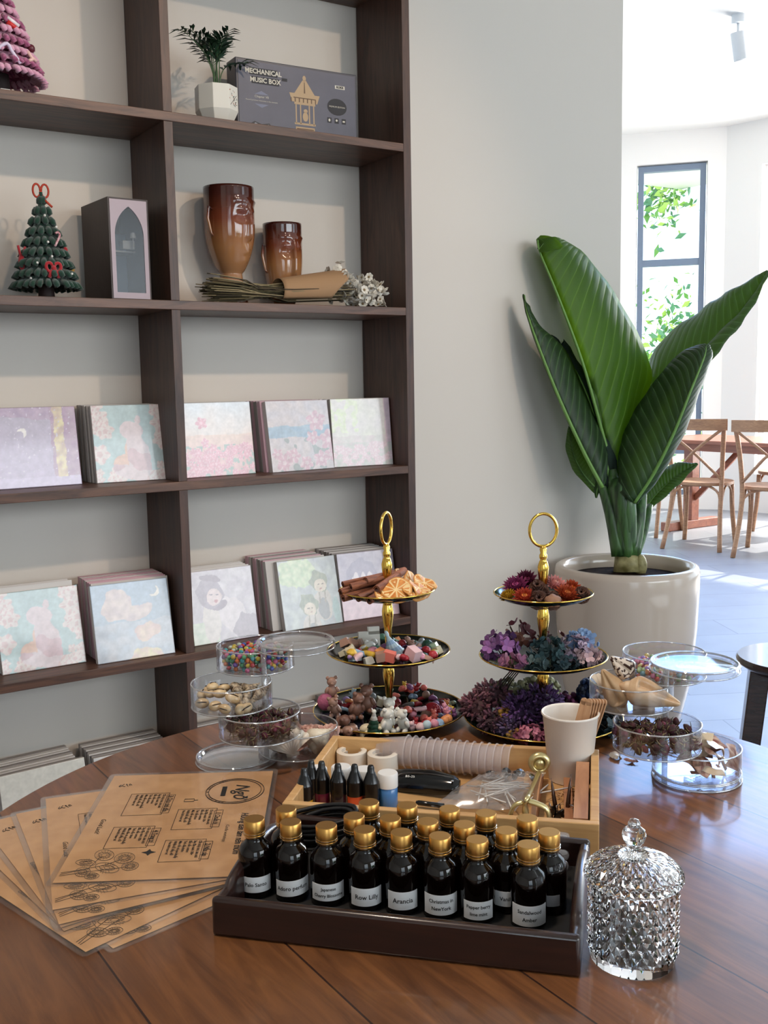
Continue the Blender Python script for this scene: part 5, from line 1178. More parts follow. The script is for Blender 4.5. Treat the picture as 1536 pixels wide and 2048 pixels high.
# ============================================================ ACRYLIC ORGANIZERS
LV = dict(z4=.7095, z3=.7440, z2=.7785, z1=.8130); TH_ = .0330
def organizer(label, pole, lv, lid, base, R0=.0565):
    t = thing('acrylic_organizer', label, 'organizer', (pole.x, pole.y, 0), 0, 'swivel acrylic organizers')
    rel = lambda p: (p[0] - pole.x, p[1] - pole.y)
    def edge_ring(x, y, z, r, par, w_=.0011): MB().tube([(x + r * cos(a), y + r * sin(a), z) for a in [2 * pi * k / 64 for k in range(64)]], w_, 6, closed=True).build('rim', ACRE, par)
    for p, z in lv:
        x, y = rel(p)
        o = MB().lathe([(0, z), (R0, z), (R0, z + TH_), (R0 - .0018, z + TH_), (R0 - .0018, z + .0018), (0, z + .0018)], 64, M=Tr(x, y, 0)).build('tray', ACR, t, angle=40)
        edge_ring(x, y, z + TH_, R0 - .0008, o); edge_ring(x, y, z + .0008, R0 - .0008, o, .0013)
    x, y = rel(lid); z = .8468
    o = MB().lathe([(0, z + .0045), (R0 - .006, z + .0045), (R0 + .0005, z), (R0 + .001, z + .008), (R0 - .001, z + .0105), (R0 - .006, z + .0105), (R0 - .008, z + .0080), (0, z + .0080)], 64, M=Tr(x, y, 0)).build('lid', ACR, t, angle=40)
    edge_ring(x, y, z + .0095, R0 - .002, o, .0016); edge_ring(x, y, z + .001, R0, o, .0011)
    x, y = rel(base); z = .7004
    o = MB().lathe([(0, z), (R0, z), (R0 + .0008, z + .004), (R0 - .001, z + .0085), (R0 - .006, z + .0085), (R0 - .008, z + .0055), (0, z + .0055)], 64, M=Tr(x, y, 0)).build('base_tray', ACR, t, angle=40)
    edge_ring(x, y, z + .0012, R0, o, .0014); edge_ring(x, y, z + .0078, R0 - .001, o, .0014)
    MB().tube([(0, 0, .702), (0, 0, .852)], .0038, 14).build('pole', ACRE, t)
    return t
PL = Vector((-.3300, -1.0990, 0)); PRt = Vector((.0814, -1.4720, 0))
def from_pole(pole, p, r): d_ = (Vector((p[0], p[1], 0)) - pole).normalized() * r; return (pole.x + d_.x, pole.y + d_.y)
rL = .0500; rR = .0500
L1, L2_, L3, L4, LB, LLd = [from_pole(PL, q, rL) for q in ((-.3184, -1.0495), (-.3677, -1.0977), (-.3574, -1.1379), (-.2992, -1.1377), (-.3815, -1.1057), (-.2901, -1.1028))]
R1, R2_, R3, R4, RB, RLd = [from_pole(PRt, q, rR) for q in ((.12, -1.4339), (.0663, -1.4238), (.0345, -1.4984), (.0858, -1.5187), (.0858, -1.5187), (.0771, -1.5279))]
organizer('clear acrylic swivel organizer at the left, fanned out with beads on top', PL, [(L4, LV['z4']), (L3, LV['z3']), (L2_, LV['z2']), (L1, LV['z1'])], LLd, LB)
organizer('clear acrylic swivel organizer at the right, holding large seashells', PRt, [(R4, LV['z4']), (R3, LV['z3']), (R2_, LV['z2']), (R1, LV['z1'])], RLd, RB)
# beads
BC = dict(red='#a3202c', orange='#c9662a', yellow='#b9a53c', green='#4d9a6a', teal='#2f8f96', blue='#2d4aa0', violet='#6d4a9c', pink='#c4608c', clear='#a9b5a8')
def beads(c, z, n_, cols, grp, where, cat, R0=.050, layers=3, rad_=.0038, pole=None, gloss=.12, shape='ball', seed=1, lo=0):
    r_ = random.Random(seed); ms = {k: (MB().ball((0, 0, 0), (rad_, rad_, rad_ * .85), 0, (8, 6)) if shape == 'ball' else MB().lathe([(0, -rad_ * .6), (rad_ * .9, -rad_ * .5), (rad_, 0), (rad_ * .9, rad_ * .5), (0, rad_ * .6)], 8)).mesh('bead', P('bead_%s_%s' % (k, where), v, gloss, Coat_Weight=.3, Transmission_Weight=.15)) for k, v in cols.items()}
    keys = sorted(cols); pts = []; tries = 0; ALL = []
    while len(pts) < n_ and tries < 60000:
        tries += 1; a = r_.uniform(0, 2 * pi); r = (R0 - rad_) * sqrt(r_.random()); x, y = c[0] + r * cos(a), c[1] + r * sin(a)
        if pole and (x - pole.x) ** 2 + (y - pole.y) ** 2 < (.004 + rad_) ** 2: continue
        zz = z + .0018 + rad_
        for (px_, py_, pz_) in pts:
            d2_ = (px_ - x) ** 2 + (py_ - y) ** 2
            if d2_ < (2 * rad_ * .95) ** 2: zz = max(zz, pz_ + sqrt((2 * rad_ * .95) ** 2 - d2_))
        if zz > z + .0018 + rad_ * (1 + 1.7 * layers): continue
        pts.append((x, y, zz)); ALL.append((x, y, zz, r_.choice(keys)))
    ALL.sort(key=lambda q: (Vector(q[:3]) - CAM).length - 3 * q[2])
    rest = MB()
    for i, (x, y, zz, k) in enumerate(ALL):
        if i < 148: tag(place(ms[k], 'bead', None, (x, y, zz), (r_.uniform(0, 3), r_.uniform(0, 3), 0)), 'tiny %s bead in the top tray of the %s organizer' % (k, where), cat, grp)
        else: rest.ball((x, y, zz), (rad_, rad_, rad_ * .8), keys.index(k), (8, 6))
    tag(rest.build('bead_layer', [MATS['bead_%s_%s' % (k, where)] for k in keys]), 'mixed beads at the back and bottom of the top tray of the %s organizer' % where, 'beads', kind='stuff')
beads(L1, LV['z1'], 290,  BC, 'beads in the left organizer', 'left acrylic', 'bead', pole=PL, layers=3.0)
beads(R1, LV['z1'], 250, dict(pink='#cf7fa3', orange='#d08a58', violet='#8f6fb8', green='#9dbf8d', teal='#6fa9b8', coral='#cf6a66', yellow='#c9b876'), 'beads in the right organizer', 'right acrylic', 'bead', pole=PRt, layers=1.6, seed=4, gloss=.25, shape='lathe')
# rosebuds
BUDM = [P('rosebud_red', '#2a0c10', .7, col2='#47121f', scale=200), P('rosebud_pink', '#5f1c34', .7), P('sepal', '#8a7c58', .8), P('sepal_dark', '#4f4a34', .8)]
def bud(seed, pink=0):
    r_ = random.Random(seed); b_ = MB(); b_.lathe([(0, 0), (.0030, .0012), (.0042, .004), (.0030, .0085), (.0008, .011), (0, .0112)], 8, pink, fn=lambda r, a, z: r * (1 + .12 * sin(3 * a + z * 500)))
    for k in range(5):
        a = 2 * pi * k / 5 + r_.uniform(-.3, .3); cv = r_.uniform(.2, 1)
        b_.tube(catmull([(0.001 * cos(a), .001 * sin(a), .001), (.0045 * cos(a), .0045 * sin(a), .002 + .003 * cv), (.0070 * cos(a + .3), .0070 * sin(a + .3), .005 + .004 * cv)], 5), [.0007, .0007, .0006, .0005, .0003], 4, 2 if k % 2 else 3)
    b_.tube([(0, 0, .001), (jit(.002), jit(.002), -.006)], .0006, 4, 3)
    return b_.mesh('rosebud', BUDM)
buds = [bud(i, 1 if i == 3 else 0) for i in range(5)]
def fill_buds(c, z, n_, pole, where, seed, lay):
    r_ = random.Random(seed)
    for i in range(n_):
        a = r_.uniform(0, 2 * pi); r = .047 * sqrt(r_.random()); x, y = c[0] + r * cos(a), c[1] + r * sin(a)
        if (x - pole.x) ** 2 + (y - pole.y) ** 2 < .008 ** 2: x += .012
        zz = z + .007 + lay * (i / n_) * (1 - .3 * (r / .047) ** 2)
        tag(place(buds[r_.randrange(5)], 'dried_rosebud', None, (x, y, zz), (r_.uniform(0, 6), r_.uniform(0, 6), r_.uniform(0, 6)), r_.uniform(.9, 1.25)), 'dried dark red rosebud in the third tray of the %s organizer' % where, 'rosebud', 'rosebuds in the %s organizer' % where)
fill_buds(L3, LV['z3'], 130, PL, 'left acrylic', 5, .017); fill_buds(R3, LV['z3'], 150, PRt, 'right acrylic', 6, .021)
# shells
SHC = P('cowrie_shell', '#cdb690', .3, col2='#b8996b', scale=60, Coat_Weight=.3); SHW = P('white_shell', '#d8ccbb', .5, bump=.3, bscale=60); SHP = P('pink_shell', '#a87468', .5, col2='#d0a898', scale=70); SHB = P('brown_shell', '#c19a72', .35, col2='#dcc1a0', scale=35, Coat_Weight=.3); SHS = P('spiral_shell', '#57493c', .5, col2='#b8a68a', scale=160)
SLIT = P('shell_slit', '#2a1c16', .8)
def cowrie():
    b_ = MB().ball((0, 0, .006), (.0105, .0078, .0068), 0, (16, 10)); b_.ball((0, 0, .0122), (.0078, .0011, .0012), 1, (10, 6)); return b_.mesh('cowrie_shell', [SHC, SLIT])
def scallop(R0, mats, name='scallop_shell', ribs=9):
    b_ = MB(); rows = []
    n_ = ribs * 4
    for i in range(n_ + 1):
        a = rad(-62) + rad(124) * i / n_; k = cos(i * 2 * pi / 4)
        rows.append([Vector((R0 * f * sin(a) * (1 + .02 * k), R0 * (f * cos(a) * (1 + .03 * k)) - R0 * .5, R0 * .32 * sin(min(1, f * 1.02) * pi * .86) ** .8 + R0 * .035 * k * f)) for f in [j / 10 for j in range(11)]])
    o_ = len(b_.v); b_.grid(rows); b_.box((0, -R0 * .47, R0 * .02), (R0 * .5, R0 * .14, R0 * .06))
    me = b_.mesh(name, mats); return me
def spiral(R0, H0, mats):
    b_ = MB(); pts = []; rs = []
    for k in range(60):
        f = k / 59; a = f * 5.2 * 2 * pi; r = R0 * .55 * (1 - f) ** 1.1; pts.append((r * cos(a), r * sin(a), H0 * f)); rs.append(R0 * .52 * (1 - f) ** 1.0 + .0004)
    b_.tube(pts, rs, 10); return b_.mesh('spiral_shell', mats)
def conch(L_, R0, mats):
    # body whorl tapering to one end, spire at the other, slit opening along the side
    prof = [(0, -L_ * .5), (R0 * .18, -L_ * .47), (R0 * .42, -L_ * .32), (R0 * .78, -L_ * .1), (R0, L_ * .12), (R0 * .96, L_ * .22), (R0 * .62, L_ * .31), (R0 * .50, L_ * .33), (R0 * .38, L_ * .39), (R0 * .26, L_ * .42), (R0 * .1, L_ * .48), (0, L_ * .5)]
    def fn(r, a, z):
        d_ = atan2(sin(a), cos(a)); k = math.exp(-(d_ / .28) ** 2) * (1 if z < L_ * .2 else 0); return r * (1 - .45 * k) * (1 + .10 * math.exp(-((d_ - .5) / .3) ** 2))
    pr_ = [(max(0, v.x), v.y) for v in catmull([(r, z, 0) for r, z in prof], 46)]; pr_[0] = (0, prof[0][1]); pr_[-1] = (0, prof[-1][1])
    return MB().lathe(pr_, 56, fn=fn).mesh('conch_shell', mats)
cw = cowrie()
rr_ = random.Random(9)
for i, (dx, dy, dz, rx, ry, rz) in enumerate([(-.038, -.022, .006, 60, 0, 10), (-.020, -.034, .005, 55, 0, 35), (-.002, -.038, .004, 75, 10, -20), (.012, -.040, .003, 80, 0, 70), (-.030, -.010, .013, 20, 10, 40), (-.042, -.002, .008, 10, 0, 90), (.004, -.028, .012, 30, 20, 0), (.024, -.036, .003, 60, -20, 30), (-.014, -.016, .014, 10, 0, 0), (-.028, .006, .016, 0, 10, 60), (-.012, .010, .014, 0, 0, 20), (-.034, .020, .008, 0, 0, 0)]):
    p = at_stand(Vector((L2_[0], L2_[1], 0)), dx, dy, LV['z2'] + .002 + dz); tag(place(cw, 'cowrie_shell', None, p, (rad(rx), rad(ry), RW_ + rad(rz)), rr_.uniform(.85, 1.05)), 'glossy cream cowrie shell in the second tray of the left organizer', 'shell', 'cowries in the left organizer')
sp = spiral(.009, .022, SHS)
for i in range(16):
    a = rr_.uniform(-1.2, 1.9); r = rr_.uniform(.008, .044); dx, dy = r * cos(a) * 1.0, r * sin(a)
    p = at_stand(Vector((L2_[0], L2_[1], 0)), dx, dy, LV['z2'] + .008 + rr_.uniform(0, .012)); tag(place(sp, 'spiral_shell', None, p, (rr_.uniform(0, 6), rr_.uniform(0, 6), rr_.uniform(0, 6)), rr_.uniform(.6, 1.1)), 'small dark striped spiral shell in the second tray of the left organizer', 'shell', 'spiral shells in the left organizer')
L4v = Vector((L4[0], L4[1], 0)); R4v = Vector((R4[0], R4[1], 0)); R2v = Vector((R2_[0], R2_[1], 0))
FC = atan2(-CF.y, -CF.x)
tag(place(scallop(.036, SHW), 'scallop_shell', None, at_stand(L4v, -.008, -.032, LV['z4'] + .020), (rad(68), rad(-14), RW_)), 'white ribbed scallop shell in the lowest left tray', 'shell')
tag(place(spiral(.019, .030, P('chalky_shell', '#d5c9b4', .8, bump=.9, bscale=110)), 'whelk_shell', None, at_stand(L4v, .026, -.030, LV['z4'] + .020), (rad(-30), rad(60), RW_)), 'knobbly white whelk shell beside the scallop, near the wooden tray', 'shell')
sps = scallop(.024, SHP, ribs=7)
for i in range(11):
    p = at_stand(L4v, .004 + .0045 * i + jit(.002), .004 + jit(.014), LV['z4'] + .012 + .0020 * (i % 5)); tag(place(sps, 'pink_clam_shell', None, p, (rad(60 + jit(40)), rad(jit(50)), RW_ + jit(1.0))), 'thin reddish pink clam shell in the lowest left tray', 'shell', 'pink clam shells in the left organizer')
for dx, dy in ((-.020, -.006), (-.030, -.014), (-.022, -.024)): tag(place(sp, 'spiral_shell', None, at_stand(L4v, dx, dy, LV['z4'] + .010), (1.2, dx * 60, .4)), 'small spiral shell behind the white scallop in the lowest left tray', 'shell', 'spiral shells in the lowest left tray')
# right organizer shells
tag(place(conch(.086, .0200, [SHB]), 'olive_shell', None, at_stand(R2v, .016, -.030, LV['z2'] + .022), orient(-CR * .93 + Vector((0, 0, .28)) + CF * .25, -CF + Vector((0, 0, .9)))), 'large smooth tan shell with a long opening, in the second right tray', 'shell')
tag(place(conch(.070, .0185, [P('tan_shell', '#b08a60', .45, col2='#d0b088', scale=30)]), 'tan_whelk_shell', None, at_stand(R2v, -.026, -.010, LV['z2'] + .024), orient(CR * .5 + Vector((0, 0, -.8)) + CF * .2, -CF - CR * .4)), 'ridged tan whelk shell left of the large smooth one', 'shell')
SPOT = P('spotted_shell', '#d9cdbf', .3, Coat_Weight=.4)
me = conch(.044, .0155, [SPOT, P('shell_spot', '#3a2019', .4)])
for p_ in me.polygons:
    c_ = p_.center
    if noise.noise(Vector((c_.x * 210, c_.y * 210, c_.z * 260))) > .14 and c_.z < .012: p_.material_index = 1
tag(place(me, 'spotted_cone_shell', None, at_stand(R2v, -.012, .000, LV['z2'] + .052), orient(CR * .75 - Vector((0, 0, .62)), -CF)), 'white cone shell with dark brown spots on top of the others', 'shell')
tag(place(conch(.05, .015, [SHB]), 'small_tan_shell', None, at_stand(R2v, .020, .020, LV['z2'] + .016), (rad(80), rad(60), RW_)), 'small tan shell behind the pole in the second right tray', 'shell')
tag(place(scallop(.026, SHW, ribs=8), 'fan_shell', None, at_stand(R2v, -.036, .012, LV['z2'] + .024), (rad(60), rad(30), RW_)), 'yellowish fan shell at the left wall of the second right tray', 'shell')
STR = P('striped_shell', '#c9ab98', .35, col2='#7d4238', scale=45, stretch=(1, 5, 1)); CRM = P('cream_clam', '#d6c4a8', .35, Coat_Weight=.3)
clam = scallop(.030, STR, 'striped_clam_shell', 3); clam2 = scallop(.030, CRM, 'cream_clam_shell', 2)
for dx, dy, dz, rx, ry, rz, me, lb in [(-.010, -.006, .006, 30, 10, 20, clam, 'brown striped clam shell lying at the left of the lowest right tray'), (.000, -.024, .004, 20, -10, 80, clam, 'striped clam shell at the front of the lowest right tray'), (.014, -.010, .016, 40, 20, 60, clam, 'striped clam shell under the cream one'), (.020, -.006, .024, 35, 15, 70, clam2, 'cream clam shell on top in the lowest right tray'), (.004, .010, .024, 70, -40, 10, clam2, 'upright cream clam shell behind the top one'), (.018, .018, .022, 50, 10, 0, clam, 'rust patterned clam shell at the back'), (.042, .000, .012, 80, 60, 30, clam, 'striped clam shell against the right wall of the tray'), (.006, -.030, .002, 10, 0, 120, clam2, 'flat cream clam shell at the bottom of the tray')]:
    tag(place(me, 'clam_shell', None, at_stand(R4v, dx, dy, LV['z4'] + .004 + dz), (rad(rx), rad(ry), RW_ + rad(rz))), lb, 'shell', 'clam shells in the lowest right tray')
tag(place(scallop(.016, SHW, ribs=6), 'small_white_shell', None, TZ(1230, 1515, .7005), (0, 0, 1)), 'small white shell lying on the table beside the wooden tray', 'shell')
tag(place(scallop(.012, SHP, ribs=5), 'small_brown_shell', None, TZ(1262, 1524, .7005), (0, 0, 2)), 'tiny brown shell on the table next to the white one', 'shell')
# ============================================================ WOODEN TRAY AND ITS CONTENTS
PINE = wood('pine_wood', '#b58a58', '#d3aa74', (2, 18, 18), 2.2, .5)
FLp, FRp, BRp, BLp = Vector((-.4498, -1.375, 0)), Vector((-.1961, -1.6243, 0)), Vector((-.0319, -1.4634, 0)), Vector((-.2827, -1.2073, 0))
WC = (FLp + FRp + BRp + BLp) / 4; wa = atan2((FRp - FLp).y + (BRp - BLp).y, (FRp - FLp).x + (BRp - BLp).x); TWd, TDp = .3565, .2335
wt = thing('wooden_tray', 'light pine wooden tray with craft supplies behind the bottles', 'tray', (WC.x, WC.y, .70), wa)
Kw = Tr(WC.x, WC.y, .70) @ Rz(wa); KwI = Kw.inverted()
H_, th = .045, .010
MB().box((0, 0, .003), (TWd - .002, TDp - .002, .005)).build('tray_floor', PINE, wt, smooth=False)
for (x, y, dx, dy) in ((0, -TDp / 2 + th / 2, TWd, th), (0, TDp / 2 - th / 2, TWd, th), (-TWd / 2 + th / 2, 0, th, TDp - 2 * th), (TWd / 2 - th / 2, 0, th, TDp - 2 * th)):
    MB().box((x, y, H_ / 2 + .0004), (dx, dy, H_)).build('tray_side', PINE, wt, smooth=False, bevel=.0012)
def L(px, py, z=.706): p = KwI @ TZ(px, py, z); return p       # tray-local point under a pixel
def inW(lx, ly, lz): return Kw @ Vector((lx, ly, lz))
CEDAR = wood('cedar_wood', '#9a6646', '#c18e66', (20, 2, 20), 2, .55)
x1 = L(1092, 1560).x
MB().box((x1 - .006, -.004, .020), (.006, TDp - .03, .030)).build('partition', CEDAR, wt, smooth=False)
MB().box((TWd / 2 - th - .010, -.012, .024), (.016, TDp - .06, .038)).build('partition', CEDAR, wt, smooth=False)
MB().box((TWd / 2 - th - .026, .000, .012), (.010, TDp - .09, .016), M=Rz(.04)).build('partition', CEDAR, wt, smooth=False)
mb = MB()
for k in range(60):
    p = Vector((x1 + .012 + random.random() * .035, -.01 + jit(.07), .0075 + random.random() * .006)); a = random.uniform(0, 6)
    mb.tube(catmull([p, p + Vector((.006 * cos(a), .006 * sin(a), .003)), p + Vector((.010 * cos(a + .8), .010 * sin(a + .8), .000))], 5), .0007, 4)
o = mb.build('wood_shavings', P('wood_shaving', '#c9a077', .8)); o.matrix_world = Kw; tag(o, 'pale wood shavings in the narrow compartment of the pine tray', 'wood shavings', kind='stuff')
def put(me_or_o, lx, ly, lz, rz=0, rx=0, ry=0):
    o = me_or_o; p = inW(lx, ly, lz); o.location = p; o.rotation_euler = (rx, ry, wa + rz); return o
# tape rolls
for px, py, lb in ((703, 1499, 'roll of cream wick tape in the back left corner of the pine tray'), (765, 1504, 'roll of cream wick tape next to the clear cups')):
    p = TZ(px, py, .7335); r0 = .0205
    MBo = MB().lathe([(r0, 0), (r0, .026), (r0 - .0035, .0275), (.0135, .0265), (.0135, .022), (.0115, .022), (.0115, 0), (r0, 0)], 40)
    tag(MBo.build('tape_roll', P('cream_tape', '#d9d0c3', .55), angle=40, loc=(p.x, p.y, .706)), lb, 'tape roll', 'cream tape rolls')
# nested clear cups lying on their side
CUPM = clear('frosted_cup', (.97, .95, .955), .2, (.02, .06), .2, (.99, .95, .95))
cupme = MB().lathe([(0, 0), (.0150, 0), (.0205, .040), (.0225, .040), (.0225, .0415), (.0200, .0412), (.0143, .0012), (0, .0012)], 36).mesh('plastic_cup', CUPM)
q0 = L(800, 1502, .7295); q1 = L(1022, 1524, .7295)
for k in range(15):
    f = k / 14; x = q0.x + .006 + (q1.x - q0.x - .010) * f; y = q0.y + (q1.y - q0.y) * f + .004
    o = place(cupme, 'clear_plastic_cup'); p = inW(x - .036, y, .0295); o.location = p
    dr = (Kw.to_3x3() @ Vector((1, (q1.y - q0.y) / (q1.x - q0.x), 0))).normalized(); o.rotation_euler = dr.to_track_quat('Z', 'Y').to_euler()
    tag(o, 'clear plastic cup nested in the lying row at the back of the pine tray', 'plastic cup', 'nested clear cups')
# dye bottles with black dropper caps
def dye(label, p, col, tip=True):
    t = thing('dye_bottle', label, 'dye bottle', p, wa, 'small dye bottles with black caps')
    MB().lathe([(0, 0), (.0090, 0), (.0096, .001), (.0096, .022), (.0085, .024), (.0065, .025), (0, .025)], 24).build('bottle_body', P('dye_' + col, col, .15, Coat_Weight=.5), t, angle=50)
    MB().lathe([(0, .019), (.0100, .019), (.0100, .036), (.0098, .037), (.0088, .039), (.0056, .048), (.0045, .0495), (.0042, .0545), (.0032, .057), (0, .057)], 24, fn=lambda r, a, z: r * (1 + (.02 * cos(18 * a) if z < .031 else 0))).build('dropper_cap', BLACKP, t, angle=40)
dys = [(608, 1537, '#c08e22', 'dye bottle with yellow liquid, leftmost of the front row'), (643, 1523, '#5f1230', 'dye bottle with dark crimson liquid, second of the front row'), (675.5, 1528, '#15131f', 'dye bottle with blackish liquid in the middle of the front row'), (709, 1529, '#c9502a', 'dye bottle with orange liquid, fourth of the front row'), (741.5, 1531, '#16181c', 'dark dye bottle next to the blue powder bottle')]
for px, py, c, lb in dys:
    p = TZ(px, py, .763); dye(lb, (p.x, p.y, .706), c)
bk_ = Kw.to_3x3() @ Vector((-.003, .0225, 0))
p = TZ(622, 1521, .763); dye('black-capped dye bottle standing behind the yellow one', (p.x, p.y, .706), '#1c1712')
def powder(label, p, col):
    t = thing('powder_bottle', label, 'powder bottle', p, wa)
    MB().lathe([(0, 0), (.0112, 0), (.012, .001), (.012, .0245), (.010, .027), (.0085, .028), (0, .028)], 28).build('bottle_body', P('powder_' + col, col, .3, Coat_Weight=.6, Coat_Roughness=.05), t, angle=50)
    MB().lathe([(0, .027), (.0125, .027), (.0125, .043), (.0115, .0445), (0, .0445)], 28).build('screw_cap', WHITEP, t, angle=40)
p = TZ(775, 1541, .7525); powder('white-capped bottle of bright blue powder at the right of the dye bottles', (p.x, p.y, .706), '#3f78b5')
for px, py, c, lb in ((634, 1532, '#b7b2ad', 'white-capped bottle behind the left dye bottles'), (682, 1529, '#c4beb6', 'white-capped bottle behind the middle dye bottles'), (729, 1534, '#b3aeb0', 'white-capped bottle behind the right dye bottles')):
    p = TZ(px, py, .7525); powder(lb, (p.x, p.y, .706), c)
# black folding pliers-like tool
t = thing('folding_lighter', 'black folding candle lighter tool lying in the pine tray', 'lighter'); a_, c_, d_ = L(795, 1575, .708), L(918, 1583, .714), L(790, 1548, .712)
BLK2 = P('gloss_black', '#0a0a0b', .12)
MB().tube(catmull([a_ + Vector((0, 0, .006)), a_.lerp(c_, .35) + Vector((0, 0, .008)), c_ + Vector((0, 0, .006))], 10), [.011, .0125, .013, .0135, .0135, .0135, .0135, .013, .012, .009], 14, flat=.6).build('handle', BLK2, t)
MB().tube(catmull([d_ + Vector((0, 0, .002)), d_.lerp(c_, .5) + Vector((0, -.004, .010)), c_ + Vector((-.004, .004, .008))], 10), [.004, .0055, .007, .008, .009, .010, .010, .010, .010, .008], 12, flat=.6).build('arm', BLACKP, t)
MB().tube([d_ + Vector((.02, .006, .001)), d_.lerp(c_, .6) + Vector((0, .012, .006))], [.002, .004], 8).build('nozzle', BLK2, t)
MB().lathe([(0, 0), (.0022, 0), (.0022, .001), (0, .0015)], 12, M=Tr(c_ + Vector((-.008, -.004, .0145)))).build('rivet', P('chrome', '#c8c8c8', .15, 1.0), t)
v_, f_ = text_data('B5-25', .0052, 0, 0); MB().add(v_, f_, 0, Tr(a_.lerp(c_, .22) + Vector((0, -.003, .0170))) @ Rx(rad(25))).build('marking', WHITEP, t, smooth=False)
t.location = Kw.to_translation(); t.rotation_euler = (0, 0, wa)
# pen-like tube at the front of the tray
p0, p1 = L(832, 1605, .712), L(888, 1612, .712)
o = MB().tube([p0, p0.lerp(p1, .1), p1], [.002, .0032, .0032], 10).build('black_pen', BLK2); o.matrix_world = Kw; tag(o, 'slim glossy black pen along the front side of the pine tray', 'pen')
# zip bag with wicks
bag = thing('wick_bag', 'clear plastic bag of white candle wicks with metal bases', 'plastic bag'); bag.location = Kw.to_translation(); bag.rotation_euler = (0, 0, wa)
cs = [L(862, 1612, .712), L(1030, 1622, .712), L(1092, 1545, .735), L(958, 1548, .722)]
rows = []
for i in range(15):
    u = i / 14; row = []
    for j in range(15):
        v = j / 14; p = (cs[0].lerp(cs[1], u)).lerp(cs[3].lerp(cs[2], u), v); p = p + Vector((0, 0, .013 * sin(pi * u) ** .6 * sin(pi * v) ** .6 + .0035 * noise.noise((u * 6, v * 6, 1)))); row.append(p)
    rows.append(row)
rows2 = [[Vector((p.x, p.y, max(.0065, p.z - .0005 - .022 * sin(pi * i / 14) ** .6 * sin(pi * j / 14) ** .6))) for j, p in enumerate(r)] for i, r in enumerate(rows)]
b_ = MB().grid(rows).grid(rows2)
b_.build('bag_film', clear('bag_film', (.93, .92, .92), .12, (.12, .6), .10, (.8, .76, .76)), bag)
cc = (cs[0] + cs[1] + cs[2] + cs[3]) / 4; wd = (cs[2] - cs[0]).normalized()
rb = random.Random(11)
for k in range(26):
    a = atan2(wd.y, wd.x) + rb.gauss(0, .7); p = cc + Vector((rb.gauss(0, .022), rb.gauss(0, .016), rb.uniform(-.002, .006))); q = Vector((cos(a), sin(a), rb.uniform(-.1, .1))) * .026
    tag(MB().tube([p - q, p + q], .0010, 5).build('wick', WHITEP, bag), None)
for k in range(9):
    p = cs[3].lerp(cs[2], .15 + .08 * k) + Vector((rb.gauss(0, .004), -.010 + rb.gauss(0, .004), rb.uniform(-.002, .005)))
    MB().lathe([(0, 0), (.0062, 0), (.0062, .0006), (.002, .0010), (.0016, .003), (0, .003)], 14, M=Tr(p) @ Rx(rb.uniform(-1, 1)) @ Ry(rb.uniform(-1, 1))).build('wick_base', P('tin', '#9a9a9c', .2, 1.0), bag)
# brass wick trimmer
BRS = P('pale_brass', '#cdbb86', .3, .85)
t = thing('wick_trimmer', 'pale gold wick trimmer scissors standing in the pine tray', 'scissors'); t.location = Kw.to_translation(); t.rotation_euler = (0, 0, wa)
hA, hB = L(1079, 1536, .725), L(1054, 1636, .738)
hA, hB = L(1079, 1527, .745), L(1050, 1625, .745)
rightv = KwI.to_3x3() @ CR; upv = Vector((0, 0, 1)); 
def onv(base, u, v): return base + rightv * u + upv * v
MB().tube([onv(hA, .011 * cos(a), .011 * sin(a)) for a in [2 * pi * k / 24 for k in range(24)]], .0042, 8, closed=True, flat=.5).build('finger_ring', BRS, t)
MB().lathe([(0, -.001), (.0075, -.001), (.0075, .001), (0, .001)], 20, M=Tr(hA) @ (KwI.to_3x3() @ CF).to_track_quat('Z', 'Y').to_matrix().to_4x4()).build('tip_plate', BRS, t)
MB().tube(catmull([onv(hB, .002, -.008), onv(hB, .000, .008), onv(hB, .003, .018), hA.lerp(hB, .5) + Vector((0, 0, .0)), hA + Vector((0, 0, -.010))], 14), [.0035, .0045, .005, .004, .0035, .003, .003, .003, .003, .003, .003, .003, .003, .003], 8, flat=.5).build('blade', BRS, t)
MB().tube(catmull([onv(hB, .002, .014), onv(hB, .014, .010), onv(hB, .024, .004), onv(hB, .027, -.008), onv(hB, .022, -.012)], 12), .0035, 8, flat=.6).build('finger_ring', BRS, t)
MB().tube(catmull([onv(hB, -.002, .012), onv(hB, -.012, .008), onv(hB, -.018, -.006), onv(hB, -.026, -.014)], 12), .003, 8, flat=.6).build('finger_ring', BRS, t)
# tweezers
STEEL = P('dark_steel', '#5c4a42', .3, .8)
for px0, py0, px1, py1, lb in ((1112, 1622, 1102, 1556, 'thin pointed metal tweezers, left one in the narrow compartment'), (1134, 1628, 1142, 1548, 'thin pointed metal tweezers in front of the paper cup')):
    b0_, t0_ = L(px0, py0, .712), L(px1, py1, .760)
    base = L(px0, py0, .712); dist = (TZ(px0, py0, .712) - CAM).dot(CF); tipw = PX(px1, py1, dist + .004); tipl = KwI @ tipw
    o = MB().tube([base, base.lerp(tipl, .3), base.lerp(tipl, .7), tipl], [.003, .0028, .0018, .0004], 6).build('tweezers', STEEL); o.matrix_world = Kw; tag(o, lb, 'tweezers')
